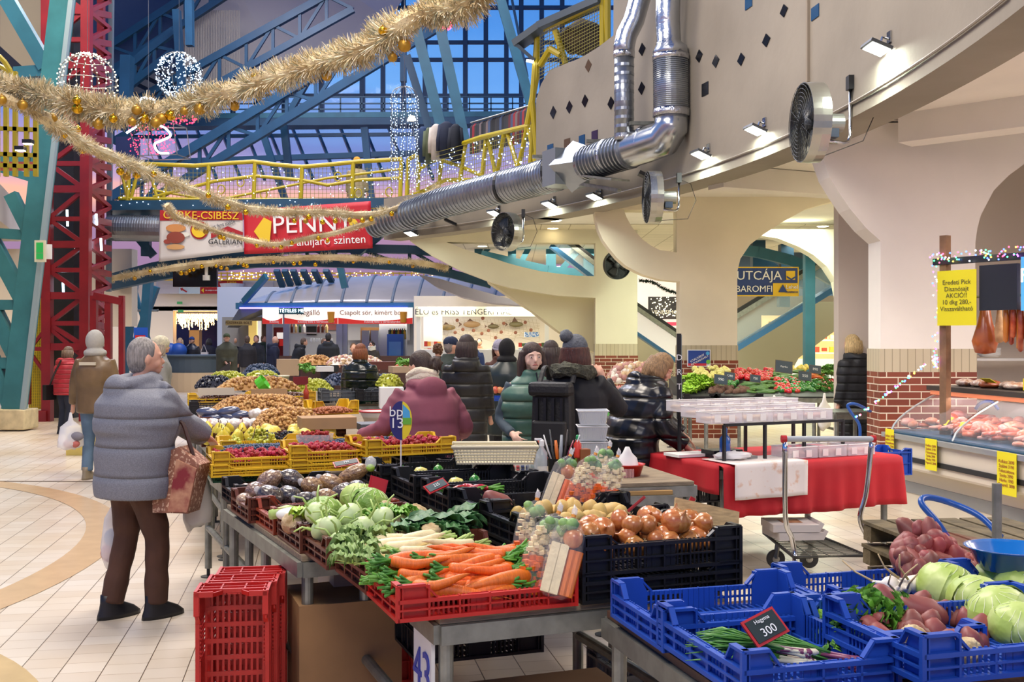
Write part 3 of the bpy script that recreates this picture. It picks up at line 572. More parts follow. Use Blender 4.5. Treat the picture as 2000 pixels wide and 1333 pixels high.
MB().text('itt fent jöjjön', .1, basis(onq(q, .77, .31), q[1] - q[0] + V((0, 0, .5)), (0, 0, 1)), .01).build('lettering', M('slate_ink', '#46505c', .6), t)
b = MB(); b.prism([onq(q, .62, .62, .02), onq(q, .62, .5, .02), onq(q, .82, .36, .02), onq(q, 1.0, .52, .02), onq(q, 1.0, .6, .02), onq(q, .82, .48, .02)], (0, -.01, 0)); b.build('arrow', M('banner_red'), t)
cir = lambda c, r, n=28, rx=1: [c + V((r * rx * math.cos(a * 2 * PI / n), 0, r * math.sin(a * 2 * PI / n))) for a in range(n)]
MB().prism(cir(onq(q, .48, .42, .02), .2), (0, -.01, 0)).build('roundel', M('banner_red'), t); MB().prism(cir(onq(q, .48, .42, .035), .165), (0, -.01, 0)).build('roundel_centre', M('letter_yellow'), t)
for n_, c, rx, rz, m_ in (('bun', (.2, .36), .22, .09, '#c98a4e'), ('filling', (.2, .55), .2, .13, '#8c4030'), ('bun', (.2, .74), .2, .06, '#d0a066'), ('cream', (.3, .5), .12, .05, '#dfe0d2'), ('bacon', (.1, .62), .08, .05, '#9c4436')):
 MB().prism(cir(onq(q, c[0], c[1], .03 + rz * .05), rz, 20, rx / rz), (0, -.008, 0)).build(n_, M('print_' + m_[1:], m_, .7), t)
t, q = banner('banner', 'red banner with white and yellow lettering hanging from the footbridge', [(476, 411), (724, 393), (728, 485), (478, 497)], 23.5, M('banner_crimson', '#c01a28', .55), .12)
ft = lambda c: basis(c, q[3] * -1 + q[2], (0, 0, 1))
MB().text('PENNY.', .56, basis(onq(q, .56, .42), (1, 0, .04), (.25, 0, 1)), .012).build('lettering', M('letter_white', '#eeeeea', .5), t)
MB().text('Az aluljáró szinten', .25, ft(onq(q, .62, .8)), .012).build('lettering', M('letter_white'), t)
MB().prism([onq(q, .08, .5), onq(q, .16, .2), onq(q, .22, .3), onq(q, .2, .78), onq(q, .15, .8)], (0, -.01, 0)).build('diamond', M('letter_yellow'), t)
MB().prism(cir(onq(q, .86, .45, .06), .09), (0, -.01, 0)).build('dot', M('letter_yellow'), t)
# arched teal trusses under the footbridge
t = thing('arched_girder', 'arched teal girder pair spanning the hall under the banners', 'girder', P(560, 500, 26)); o = V(t.location)
ar1 = [(215, 545), (300, 522), (400, 503), (500, 492), (600, 486), (700, 486), (800, 488), (880, 496), (960, 520), (1020, 545)]; ar2 = [(215, 560), (300, 542), (400, 524), (500, 515), (600, 513), (700, 516), (800, 522), (880, 535), (960, 556)]
for n_, a, w_ in (('top_chord', ar1, .2), ('bottom_chord', ar2, .2)):
 b = MB(); [b.bar(P(*a[i], 26) - o, P(*a[i + 1], 26) - o, .3, w_) for i in range(len(a) - 1)]; b.build(n_, teald, t)
b = MB()
for i in range(len(ar2) - 1): b.bar(P(*ar1[i], 26) - o, P(*ar2[i + 1], 26) - o, .08, .08); b.bar(P(*ar1[i], 26) - o, P(*ar2[i], 26) - o, .08, .08)
b.build('web_members', teald, t)
b = MB(); pass
for x, x2 in ((285, 286), (225, 300), (420, 340), (640, 650), (800, 690)): MB().bar(P(x, 410, 25.6) - o, P(x2, 500, 25.8) - o, .2).build('hanger', teald, t)
b = MB(); b.tube([P(205, 460, 25) - o, P(330, 462, 25) - o], .04, 6); b.build('yellow_pipe', yel, t)
# big duct piece under the footbridge at the left
t = thing('spiral_duct', 'silver spiral duct under the left end of the footbridge', 'duct', P(265, 445, 24.5)); o = V(t.location)
al = M('spiral_duct_metal', '#9aa0a6', .3, .85, var=.1, vs=3); foil = M('crinkled_foil', '#c9ccd2', .18, 1, bump=.8, bs=30)
MB().tube([P(212, 446, 24.5) - o, P(318, 448, 24.5) - o], .29, 20).build('pipe', al, t)
b = MB(); [b.tube([P(225 + i * 5, 446, 24.5) - o, P(226.3 + i * 5, 446, 24.5) - o], .3, 20) for i in range(18)]; b.build('ribs', al, t)
# teal legs below the girder at the left (forked columns)
for i, p in enumerate([((238, 765), (262, 540), .3, 34), ((270, 800), (290, 550), .3, 33), ((255, 700), (305, 560), .26, 36), ((300, 700), (262, 560), .14, 36), ((235, 560), (245, 640), .3, 35)]):
 tag(MB().bar(P(*p[0], p[3]), P(*p[1], p[3]), p[2], p[2] * .8).build('forked_leg', teal), 'teal steel leg standing behind the red lift tower', 'column', 'teal legs behind the lift tower')
# hanging black screen
t = thing('hanging_screen', 'black hanging screen under the arched girder', 'screen', P(382, 540, 25)); MB().box((0, 0, 0), (1.02, .12, .5)).build('panel', M('screen_black', '#08080a', .2), t); MB().tube([(.28, -.1, .35), (.28, -.1, 0)], .04, 8).build('camera_stem', whitep, t); MB().tube([(.28, -.1, .02), (.28, -.1, -.1)], .085, 12).build('camera_dome', whitep, t)
# DUCT, FANS, FLOODLIGHTS ALONG THE GALLERY
t = thing('ventilation_duct', 'long silver ventilation duct curving along the gallery wall with two risers', 'duct', P(1290, 280, 14.6)); o = V(t.location)
pth = [(735, 440, 22.5), (800, 420, 21.2), (860, 398, 20.1), (920, 382, 19.2), (980, 366, 18.4), (1040, 352, 17.7), (1090, 338, 17.1)]
b = MB(); b.tube([P(*q) - o for q in pth], [.25, .26, .27, .28, .28, .28, .28], 22); b.build('pipe', al, t, smooth=True)
def ribs(p0, p1, r, n, nm='ribs', m=al):
 b = MB(); p0, p1 = V(p0), V(p1); d = (p1 - p0) / n
 for i in range(n): b.tube([p0 + d * i, p0 + d * (i + .35)], r, 22)
 b.build(nm, m, t)
for i in range(len(pth) - 1): ribs(P(*pth[i]) - o, P(*pth[i + 1]) - o, .287 if i else .268, 9)
ribs(P(1150, 318, 16) - o, P(1235, 293, 15.1) - o, .26, 13)
b = MB(); b.tube([P(1145, 320, 16.1) - o, P(1200, 303, 15.5) - o, P(1260, 284, 14.9) - o, P(1298, 270, 14.55) - o, P(1310, 250, 14.5) - o, P(1311, 225, 14.5) - o], [.25, .25, .25, .245, .235, .235], 22); b.build('elbow', M('smooth_duct', '#b5b9bd', .22, .95), t, smooth=True)
b = MB(); A, B = P(1092, 334, 17) - o, P(1118, 326, 16.6) - o; b.bar(A, B, .6, .56); b.build('junction_box', M('box_zinc', '#8f999f', .4, .6), t)
b = MB(); q = [P(1118, 326, 16.6) - o, P(1150, 318, 16.05) - o]; b.tube(q, [.4, .24], 4); b.build('reducer', al, t)
b = MB(); b.tube([P(1311, 228, 14.5) - o, P(1310, 110, 14.5) - o], .235, 24); b.build('riser', al, t, smooth=True); ribs(P(1311, 216, 14.5) - o, P(1310, 115, 14.5) - o, .243, 26)
b = MB(); b.tube([P(1310, 110, 14.5) - o, P(1308, 96, 14.5) - o, P(1306, 84, 14.5) - o, P(1304, 40, 14.5) - o, P(1306, -60, 14.4) - o], [.24, .235, .165, .165, .165], 22); b.build('riser', M('foil_duct', '#b9bec4', .25, .95, bump=.3, bs=20), t, smooth=True)
for y0, y1, x, r in ((228, 214, 1311, .25), (108, 118, 1310, .25), (85, 94, 1306, .175), (101, 113, 1219, .15), (262, 274, 1219, .14)): MB().tube([P(x, y0, 14.5 if x > 1250 else 15.1) - o, P(x, y1, 14.5 if x > 1250 else 15.1) - o], r, 20).build('foil_tape', foil, t, smooth=True)
b = MB(); b.tube([P(1219, 275, 15.1) - o, P(1219, 110, 15.1) - o], .138, 20); b.build('riser', al, t, smooth=True); ribs(P(1219, 268, 15.1) - o, P(1219, 115, 15.1) - o, .141, 9)
b = MB(); b.tube([P(1219, 112, 15.1) - o, P(1219, 90, 15.1) - o, P(1224, 68, 15.1) - o, P(1238, 40, 15.1) - o, P(1255, -20, 15.1) - o, P(1268, -60, 15.1) - o], .15, 20); b.build('riser', M('foil_duct'), t, smooth=True)
for x, y, Y in ((1080, 338, 17.2), (1188, 306, 15.6), (1262, 282, 14.9), (870, 396, 20), (986, 365, 18.3)): 
 A = P(x, y, Y) - o; MB().tube([A, A + V((-.04, .03, 0))], .29 if x < 1100 else .262, 22).build('clamp', foil if x > 1100 else dark, t)
for x, y, Y in ((1260, 241, 14.9), (1175, 276, 15.8), (1070, 306, 17.2)): MB().bar(P(x - 30, y, Y) - o, P(x + 26, y, Y + .1) - o, .06, .05).build('bracket', steel, t)
b = MB(); b.bar(P(1092, 352, 17) - o, P(1210, 372, 15.3) - o, .06, .05); b.bar(P(1150, 344, 16) - o, P(1212, 352, 15.2) - o, .3, .03); b.build('bracket', steel, t)
fan_cage = M('fan_cage', '#3a3d3e', .35, .8); fan_al = M('brushed_aluminium', '#b5b5ae', .25, .9, var=.1, vs=5)
def fan(px, py, Y, dia, yaw, label, drum=True, bracket=(75, -70)):
 t = thing('wall_fan', label, 'fan', P(px, py, Y)); T = Mx.Rotation(yaw, 4, 'Z') @ Mx.Rotation(R(90), 4, 'X'); r = dia / 2   # local z = towards the viewer side of the drum axis
 d = .17 if drum else .1
 b = MB(); b.lathe([(r, -d / 2), (r + .008, -d / 2), (r + .012, 0), (r + .008, d / 2), (r, d / 2), (r, -d / 2)], n=40, T=T); b.build('drum', fan_al if drum else fan_cage, t, smooth=False)
 b = MB()
 for zz in (d / 2 + .015,) + ((-d / 2 - .015,) if not drum else (-d / 2,)):
  for k in range(10): rr = r * (k + .7) / 10; b.tube([T @ V((rr * math.cos(a * PI / 16), rr * math.sin(a * PI / 16), zz + (.02 * (1 - (rr / r) ** 2) if zz > 0 else 0))) for a in range(32)], .0022, 4, closed=True)
  for a in range(24): c, s = math.cos(a * PI / 12), math.sin(a * PI / 12); b.tube([T @ V((.06 * c, .06 * s, zz)), T @ V((r * c, r * s, zz - .005))], .0025, 4)
 b.build('cage', fan_cage, t)
 b = MB()
 for k in range(3):
  a0 = k * 2 * PI / 3
  b.sheet(lambda u, v: T @ (Mx.Rotation(a0, 4, 'Z') @ V(((.06 + (r * .82 - .06) * v) * math.cos((u - .5) * (1.15 - .2 * v)), (.06 + (r * .82 - .06) * v) * math.sin((u - .5) * (1.15 - .2 * v)), (u - .5) * .07))), 6, 6)
 b.build('blades', M('fan_blade', '#26292b', .35), t, smooth=True, mods=[('solid', .004)])
 MB().lathe([(0, -.04), (.065, -.04), (.065, .03), (.04, .05), (0, .055)], n=20, T=T).build('hub', M('fan_hub', '#4c5154', .3), t, smooth=True)
 if drum:
  MB().tube([T @ V((0, 0, -.06)), T @ V((0, 0, -.3))], .085, 20).build('motor', M('motor_grey', '#9b9c96', .3, .7), t); MB().box(T @ V((0, -.1, -.2)), (.12, .1, .08), yaw).build('terminal_box', M('motor_blue', '#253044', .5), t)
  bx, by = bracket; q = P(px + bx, py + by, Y + .2) - V(t.location); lo = T @ V((0, -.16, -.12)); m_ = V((q.x, q.y, lo.z))
  MB().tube([lo, lo.lerp(m_, .75), m_.lerp(lo, .08) + V((0, 0, .02)), m_ + V((0, 0, .08)), q], .016, 10).build('swan_neck', chrome, t, smooth=True); MB().box(q, (.06, .1, .13)).build('wall_bracket', dark, t)
  MB().tube([q + V((.02, 0, -.02)), q + V((.16, 0, -.08)), q + V((.23, 0, -.3)), q + V((.12, 0, -.55)), T @ V((0, -r * .9, -.08))], .005, 6).build('cable', M('cable_grey', '#3f3d38', .5), t)
 return t
fan(1583, 240, 10.0, .72, R(-88), 'nearest wall fan, steel drum seen nearly edge-on by the right arch', bracket=(78, -78))
fan(1276, 386, 14.3, .68, R(-88), 'steel drum fan seen edge-on under the duct elbow', bracket=(50, -38))
fan(990, 453, 17.6, .62, R(-53), 'steel drum fan facing the hall left of the cream pillar', bracket=(32, -36))
fan(1205, 518, 22.2, .58, R(20), 'round black cage fan on the cream pillar', drum=False)
def flood(px, py, power, label, off=.12):
 Y = arcY(px, AR - off); c = P(px, py, Y); a = math.atan2(c.y - AC[1], c.x - AC[0]); t = thing('floodlight', label, 'floodlight', c, a, 'floodlights along the gallery wall'); T = Mx.Rotation(R(22), 4, 'Y')
 MB().box((0, 0, .012), (.2, .26, .03), T).build('housing', M('flood_housing', '#4a4d50', .4), t); MB().box((0, 0, -.006), (.17, .23, .006), T).build('lens', EM('flood_lens', '#f6fff4', 14), t)
 b = MB(); b.tube([(.02, 0, .02), (.05, 0, .1), (.12, 0, .08)], .012, 6); b.box((.12, 0, .1), (.03, .08, .1)); b.build('bracket', chrome, t)
 l = bpy.data.lights.new('flood', 'AREA'); l.energy = power; l.size = .2; l.color = lin('#f6fff0')[:3]; l.spread = R(170); q = bpy.data.objects.new('flood_light', l); C.objects.link(q); q.location = c + V((0, 0, -.03)); q.rotation_euler = (0, R(-8), a)
for i, (x, y, p) in enumerate([(1712, 95, 26), (1475, 255, 22), (1368, 303, 22), (1160, 385, 18), (1072, 400, 16), (965, 417, 16), (802, 457, 14)]):
 flood(x, y, p, ['slim lit floodlight on the gallery wall above the nearest fan', 'slim lit floodlight on the gallery wall left of the nearest fan', 'slim lit floodlight on the gallery wall right of the duct elbow', 'slim lit floodlight under the duct reducer', 'slim lit floodlight under the long duct, right of the round fan', 'slim lit floodlight above the round drum fan', 'slim lit floodlight at the far tip of the gallery'][i])
for i, (x, y) in enumerate(((1263, 345), (880, 434))):
 c = P(x, y, arcY(x, AR - .15)); tag(MB().box((0, 0, 0), (.25, .22, .05), Mx.Rotation(R(25), 4, 'Y')).build('floodlight', dark, loc=c), ['unlit black floodlight behind the edge-on fan', 'unlit black floodlight under the far end of the duct'][i], 'floodlight')
for x, y, Y, c in [(1084, 432, 0, 'd'), (1080, 447, 0, 'w'), (1140, 415, 0, 'd'), (942, 482, 0, 'd'), (1588, 372, 0, 'w'), (1607, 443, 0, 'd'), (1095, 522, 0, 'd'), (1560, 478, 0, 'w')]:
 c_ = G(x, y, 3.97) if y < 460 else G(x, y, 3.97); tag(MB().lathe([(0, 0), (.11, 0), (.13, .02)], n=20).build('downlight', EM('down_' + c, '#f4ffe8' if c == 'd' else '#ffe9b8', 9), loc=c_), 'round recessed downlight in the gallery ceiling', 'ceiling lamp', 'downlights in the gallery ceiling')
tag(MB().bar(P(1640, 232, 11.4), P(1874, 236, 11.4), .02).build('wall_pipe', M('pipe_grey', '#b3aaa2', .6)), 'thin pipe along the top of the white arcade wall', 'pipe')
# GARLANDS AND LIGHT ORNAMENTS
def crv(pts, n):
 q = [V(p) for p in pts]; q = [q[0] * 2 - q[1]] + q + [q[-1] * 2 - q[-2]]; out = []
 for i in range(1, len(q) - 2):
  for k in range(n):
   t = k / n; a, b, c, d = q[i - 1], q[i], q[i + 1], q[i + 2]
   out.append(.5 * ((2 * b) + (c - a) * t + (2 * a - 5 * b + 4 * c - d) * t * t + (3 * b - a - 3 * c + d) * t ** 3))
 return out + [q[-2]]
tuft = M('straw_tinsel', '#dccca4', .8, hx2='#bda77c', vs=3, fac=(.4, .6)); tuft2 = M('pale_tinsel', '#f2ead0', .8); tuft3 = M('grey_green_tinsel', '#a5a68c', .8)
gold = M('gold_bauble', '#d8a522', .18, .85); goldm = M('matt_gold_bauble', '#b58a30', .4, .6)
def garland(label, pts, r, dens, baubles, core=tuft):
 path = crv([P(*p) for p in pts], 14); o = path[0].copy(); t = thing('garland', label, 'garland', o); L_ = sum((path[i + 1] - path[i]).length for i in range(len(path) - 1))
 ln = len(path); rad = lambda i: (r[0] + (r[1] - r[0]) * i / ln) if isinstance(r, tuple) else r
 MB().tube([p - o for p in path], [rad(i) * (.55 + .25 * nz(p, 3)) for i, p in enumerate(path)], 8).build('core', core, t)
 b = MB(); N_ = int(L_ * dens)
 for k in range(N_):
  f_ = rnd() * (ln - 1.001); i = int(f_); c = path[i].lerp(path[i + 1], f_ - i) - o; d = (path[i + 1] - path[i]).normalized(); rr = rad(i)
  u = V((uni(-1, 1), uni(-1, 1), uni(-1, 1))).normalized(); u = (u - d * u.dot(d) * .6).normalized(); s_ = rr * (.45 + .3 * abs(nz(c, 2.5 / rr * .2))); e_ = c + u * rr * uni(.85, 1.15) * (1 + .7 * nz(c * 1., 4)); w_ = u.cross(V((uni(-1, 1), uni(-1, 1), uni(-1, 1)))).normalized() * rr * .03
  q = c + u * s_ * .8; b.mi = 0 if rnd() < .55 else (1 if rnd() < .55 else 2); b.add([q - w_, q + w_, e_ + w_ * .5, e_ - w_ * .5], [(0, 1, 2, 3)])
 b.build('tufts', [tuft, tuft2, tuft3], t)['kind'] = 'stuff'
 bb = None
 for (x, y, Y, rr, m_) in baubles:
  c = P(x, y, Y) - o; q = MB().sph((0, 0, 0), rr, 16, 10).lathe([(.012, rr * .96), (.012, rr + .012)], n=8).build('bauble', gold if m_ else goldm, t, smooth=True); q.location = c
 return t
B1 = [(790, 89, 11.2, .07, 0), (767, 112, 11.3, .05, 0), (748, 60, 11.2, .05, 1), (638, 148, 12, .06, 0), (499, 151, 12.4, .06, 1), (515, 163, 12.4, .06, 0), (458, 207, 12.6, .06, 0), (407, 202, 12.8, .07, 0), (390, 213, 12.6, .07, 0), (360, 217, 12.6, .05, 0), (333, 225, 12.7, .065, 1), (315, 232, 12.7, .07, 0), (304, 240, 12.6, .06, 0), (282, 231, 12.7, .06, 1), (267, 215, 12.6, .06, 0), (258, 238, 12.6, .05, 0), (221, 232, 12.6, .05, 1), (192, 242, 12.7, .07, 0), (151, 212, 12.6, .065, 1), (44, 205, 12.6, .06, 0), (3, 195, 12.6, .06, 0), (925, 5, 11, .07, 0), (150, 196, 12.5, .05, 1)]
garland('thickest and nearest straw garland, sweeping from top centre to the left edge', [(980, -40, 10.8), (900, 8, 11), (820, 30, 11.1), (720, 92, 11.5), (620, 125, 12), (500, 165, 12.4), (400, 195, 12.7), (300, 218, 12.8), (220, 218, 12.8), (150, 205, 12.8), (80, 185, 12.8), (20, 168, 12.8), (-60, 155, 12.8)], .19, 1900, B1)
B2 = [(84, 233, 13.2, .06, 1), (104, 230, 13.2, .055, 0), (112, 245, 13.4, .055, 1), (125, 263, 13.6, .05, 1), (152, 252, 14, .045, 1), (161, 293, 14.6, .055, 1), (235, 335, 16, .06, 1), (247, 345, 16.2, .06, 0), (267, 342, 16.6, .06, 1), (300, 340, 17, .05, 1), (407, 382, 18.5, .05, 1), (445, 405, 19, .05, 1), (480, 415, 19.3, .05, 1), (575, 432, 20, .045, 1), (597, 432, 20, .05, 0), (603, 424, 20, .05, 1), (630, 434, 20, .05, 1), (655, 432, 20.3, .05, 1), (683, 430, 20.5, .05, 0), (708, 431, 20.5, .05, 1), (725, 428, 20.7, .05, 1), (765, 418, 21, .05, 1), (795, 410, 21, .05, 1), (820, 398, 21, .04, 1)]
garland('long straw garland with gold baubles dropping from the left edge along the footbridge', [(-60, 178, 12.6), (40, 205, 12.8), (110, 245, 13.4), (170, 285, 14.6), (250, 320, 16.2), (320, 350, 17.6), (400, 382, 18.8), (480, 408, 19.4), (560, 415, 20), (640, 416, 20.4), (720, 420, 20.8), (800, 398, 21.3), (860, 366, 21.6)], (.14, .12), 900, B2)
B3 = [(384, 446, 19.6, .045, 1), (402, 453, 19.6, .05, 0), (430, 463, 19.8, .05, 1), (437, 466, 19.8, .04, 1), (502, 480, 20, .045, 1), (514, 478, 20, .045, 0), (535, 481, 20, .045, 1), (549, 483, 20, .045, 1), (570, 475, 20, .04, 1), (622, 466, 20.2, .045, 1), (640, 470, 20.2, .04, 1)]
garland('thin straw garland looping in front of the two banners', [(325, 400, 19), (345, 425, 19.2), (390, 440, 19.5), (430, 455, 19.8), (480, 468, 20), (540, 478, 20), (600, 466, 20.2), (660, 454, 20.4), (730, 432, 20.8)], .09, 800, B3)
B4 = [(263, 544, 24.6, .05, 0), (293, 530, 24.6, .04, 1), (354, 534, 24.6, .055, 1), (364, 534, 24.6, .05, 0), (370, 529, 24.6, .045, 1), (378, 527, 24.6, .045, 1), (394, 521, 24.6, .05, 1), (422, 520, 24.6, .04, 1), (432, 523, 24.6, .05, 1), (443, 526, 24.6, .05, 0), (465, 515, 24.6, .04, 1), (476, 518, 24.6, .05, 1), (482, 520, 24.6, .05, 1), (574, 515, 24.8, .05, 1), (586, 514, 24.8, .05, 1), (616, 517, 24.8, .05, 1), (534, 513, 24.8, .04, 1), (690, 512, 25, .04, 1), (760, 512, 25, .045, 1), (806, 520, 25.2, .05, 0)]
garland('straw garland with gold baubles strung along the arched girder', [(200, 548, 24.8), (280, 533, 24.8), (380, 518, 24.8), (470, 510, 24.9), (560, 505, 25), (650, 503, 25), (740, 508, 25), (820, 514, 25.2), (875, 524, 25.4)], .12, 700, B4)
led = EM('cold_led'); ledw = EM('warm_led', '#fff0c4', 7)
wire = M('wire_silver', '#8a8a86', .4, .8)
# wire globe with warm bulbs
t = thing('light_globe', 'open wire globe with rows of warm-white bulbs hanging by the red tower', 'light ornament', P(171, 160, 15)); r_ = .39
b = MB()
for k in range(12): a = k * PI / 12 * 2; b.tube([V((math.cos(a) * math.sin(th / 12 * PI), math.sin(a) * math.sin(th / 12 * PI), math.cos(th / 12 * PI))) * r_ for th in range(1, 12)], .005, 4)
for z in (-.3, 0, .3): b.tube([(math.sqrt(r_ * r_ - z * z) * math.cos(a * PI / 12), math.sqrt(r_ * r_ - z * z) * math.sin(a * PI / 12), z) for a in range(24)], .005, 4, closed=True)
b.cyl((0, 0, r_), (0, 0, 6), .004, n=4); b.build('frame', wire, t)
b = MB()
for k in range(12):
 a = k * PI / 6
 for j in range(16): th = (j + .5) / 17 * PI + uni(-.03, .03); b.sph(V((math.cos(a) * math.sin(th), math.sin(a) * math.sin(th), math.cos(th))) * r_ * 1.02 + V((uni(-1, 1), uni(-1, 1), 0)) * .01, .0105, 5, 3)
b.build('bulbs', ledw, t)['kind'] = 'stuff'
t = thing('light_globe', 'densely lit cold-white globe hanging in front of the pale roof', 'light ornament', P(350, 147, 16)); r_ = .345
b = MB()
for k in range(430):
 d = V((uni(-1, 1), uni(-1, 1), uni(-1, 1))).normalized(); b.sph(d * r_ * uni(.9, 1.02), .0085, 5, 3)
b.build('bulbs', led, t)['kind'] = 'stuff'
b = MB()
for k in range(8): a = k * PI / 8 * 2; b.tube([V((math.cos(a) * math.sin(th / 10 * PI), math.sin(a) * math.sin(th / 10 * PI), math.cos(th / 10 * PI))) * r_ for th in range(0, 11)], .005, 4)
b.cyl((0, 0, r_), (0, 0, 6), .004, n=4); b.build('frame', wire, t)
t = thing('light_jellyfish', 'tall dome of wire with long strings of cold-white lights hanging down', 'light ornament', P(790, 190, 20)); r_ = .25
b = MB()
for k in range(14): a = k * PI / 7; b.tube([V((r_ * math.cos(a) * math.sin(th / 6 * PI / 2), r_ * math.sin(a) * math.sin(th / 6 * PI / 2), r_ * .8 * math.cos(th / 6 * PI / 2))) for th in range(0, 7)] + [V((r_ * math.cos(a), r_ * math.sin(a), -1.6))], .005, 4)
b.cyl((0, 0, .19), (0, 0, 5), .006, n=4); b.build('frame', wire, t)
b = MB()
for k in range(11):
 a = k * PI / 5.5
 for j in range(28): b.sph((r_ * math.cos(a) + uni(-.02, .02), r_ * math.sin(a) + uni(-.02, .02), .02 - j * .058 + uni(-.01, .01)), .009, 5, 3)
b.build('bulbs', led, t)['kind'] = 'stuff'
tag(MB().lathe([(0, .08), (.08, .05), (.13, -.06), (0, -.05)], n=16).build('hall_lamp', EM('lamp_warm', '#ffe8c0', 6), loc=P(804, 231, 30)), 'small bell-shaped hall lamp behind the hanging light strings', 'lamp')
t = thing('light_parcel', 'parcel-shaped ornament of red and white light tubes left of the bridge', 'light ornament', P(295, 262, 20)); o = V(t.location); q = lambda x, y, d=0: P(x, y, 20 + d) - o
b = MB(); c = [q(246, 238), q(338, 240), q(346, 302), q(272, 304)]; d = [p + V((.1, .5, 0)) for p in c]
for i in range(4): b.bar(c[i], c[(i + 1) % 4], .015); b.bar(d[i], d[(i + 1) % 4], .015); b.bar(c[i], d[i], .015)
b.bar(q(290, 205), q(290, 304), .015); b.cyl(q(290, 205), q(290, -60), .005, n=4); b.build('frame', wire, t)
b = MB(); b.tube(crv([q(247, 260), q(262, 250), q(276, 238), q(280, 215), q(275, 195), q(285, 190)], 6), .02, 6); b.tube(crv([q(285, 192), q(300, 195), q(300, 215), q(303, 240), q(322, 250), q(333, 265), q(315, 275), q(302, 282), q(310, 298), q(330, 300)], 6), .02, 6); b.build('white_tube', EM('ice_white', '#e6f0ff', 5), t)
b = MB()
for k in range(170): b.sph(q(uni(250, 342), uni(240, 302), uni(0, .5)), .012, 5, 3)
b.build('red_bulbs', EM('red_led', '#ff2a4a', 5), t)['kind'] = 'stuff'
for i, (x, y, w_, h_) in enumerate(((872, 40, .07, .1), (358, 232, .16, .06))):
 b = MB()
 for k in range(70 if not i else 50): d = V((uni(-1, 1), uni(-1, 1), uni(-1, 1))).normalized(); b.sph((d.x * w_, d.y * w_, d.z * h_), .011, 5, 3)
 tag(b.build('red_light_ornament', EM('red_led') if i else EM('pink_led', '#ff4a78', 5), loc=P(x, y, 11.6 if not i else 13.5)), ['pink and red light cluster hanging under the nearest garland at top centre', 'red light cluster under the garland at the left'][i], 'light ornament', kind=None)
b = MB()
for k in range(150):
 x = uni(235, 790); b.sph(P(x, uni(328, 402), 24.35), .012, 5, 3)
tag(b.build('fairy_light_string', led), 'cold-white fairy lights strung over the footbridge mesh', 'fairy lights', kind='stuff')
# BEER KIOSK AND FISH STALL
t = thing('beer_kiosk', 'grey market kiosk with curved ribbed roof selling draught beer', 'kiosk', P(650, fy(35), 35)); o = V(t.location); q = lambda x, y, Y=35: P(x, y, Y) - o
poly = M('polycarbonate_roof', '#a09892', .25, var=.12, vs=.5); kg = M('kiosk_grey', '#8c9298', .5)
ytop = lambda x: 541 + (max(0, 720 - x) / 245) ** 2 * 48 + (max(0, x - 860) / 190) ** 2 * 40
def roof(u, v):
 x = 470 + 590 * u; a = q(x, 594, 34.4); c = q(x + 20, ytop(x), 38.5); w_ = a.lerp(c, v); w_.z = a.z + (c.z - a.z) * math.sin(v * PI / 2) ** .9; return w_
MB().sheet(roof, 40, 10).build('roof', poly, t, smooth=True, mods=[('solid', .05)])
for i in range(13): u = i / 12; MB().tube([roof(u, v / 10) + V((0, 0, .03)) for v in range(11)], .05, 6).build('rib', M('rib_grey', '#6e767e', .5), t)
MB().bar(q(462, 598, 34.3), q(1075, 597, 34.3), .25, .2).build('eaves', teal, t)
MB().bar(q(468, 602, 34.1), q(796, 602, 34.1), .04, .05).build('neon_line', EM('violet_neon', '#6a5cff', 6), t)
MB().box(q(735, 640, 38.6), (11.4, .1, 2.9)).build('back_wall', M('kiosk_back', '#cfd4da', .5), t)
for x, w_ in ((527, .2), (560, .16), (664, .25), (673, .12), (814, .22)): MB().bar(q(x, fy(35)), q(x, 600), w_, .2).build('upright', kg, t)
MB().box(q(672, 730, 35), (4.6, .5, 1.15)).build('counter', M('counter_brown', '#5a3d30', .5), t)
MB().box(q(740, 640, 38.2), (2.2, .08, .9)).build('wall_panel', M('pale_panel', '#e4e6e8', .5), t)
MB().box(q(768, 667, 36.6), (.9, .5, 2.0)).build('cupboard', M('cupboard_white', '#d5d8da', .5), t)
def kbox(x0, y0, x1, y1, Y, m_, n_, d=.2, p=None):
 a, c = q(x0, y1, Y), q(x1, y0, Y); return MB().box(((a.x + c.x) / 2, a.y, (a.z + c.z) / 2), (c.x - a.x, d, c.z - a.z)).build(n_, m_, p or t)
kbox(534, 640, 558, 700, 35.8, M('maroon_door', '#7a1b22', .5), 'side_panel'); kbox(705, 640, 744, 705, 36.5, M('oak_cabinet', '#8a5f30', .5), 'glazed_cabinet'); kbox(707, 646, 722, 690, 36.3, M('cabinet_glass', '#b6bcc0', .2), 'cabinet_pane'); kbox(725, 646, 740, 690, 36.3, M('cabinet_glass'), 'cabinet_pane')
kbox(759, 645, 793, 663, 36.2, dark, 'dark_shelf'); kbox(568, 650, 660, 652, 36.4, white, 'shelf')
def board(name, label, x0, y0, x1, y1, Y, m_, d=.06, cat='sign'):
 tt = thing(name, label, cat, P((x0 + x1) / 2, (y0 + y1) / 2, Y)); s = Y / F; w_, h_ = (x1 - x0) * s, (y1 - y0) * s
 MB().box((0, 0, 0), (w_, d, h_)).build('board', m_, tt); return tt, w_, h_
def wr(tt, s, size, x, z, m_, d=-.04, rz=0, al='CENTER'): return MB().text(s, size, Mx.Translation((x, d, z)) @ Mx.Rotation(R(rz), 4, 'Y') @ Mx.Rotation(R(90), 4, 'X'), .01, al).build('lettering', m_, tt)
sw = M('sign_white', '#f2ece2', .5, emit='#fff4e4', es=.55); sr = M('sign_red', '#c2261e', .5, emit='#c2261e', es=.35); beer = M('beer_amber', '#c98a24', .4); wl = M('letter_white', '#eeeeea', .5)
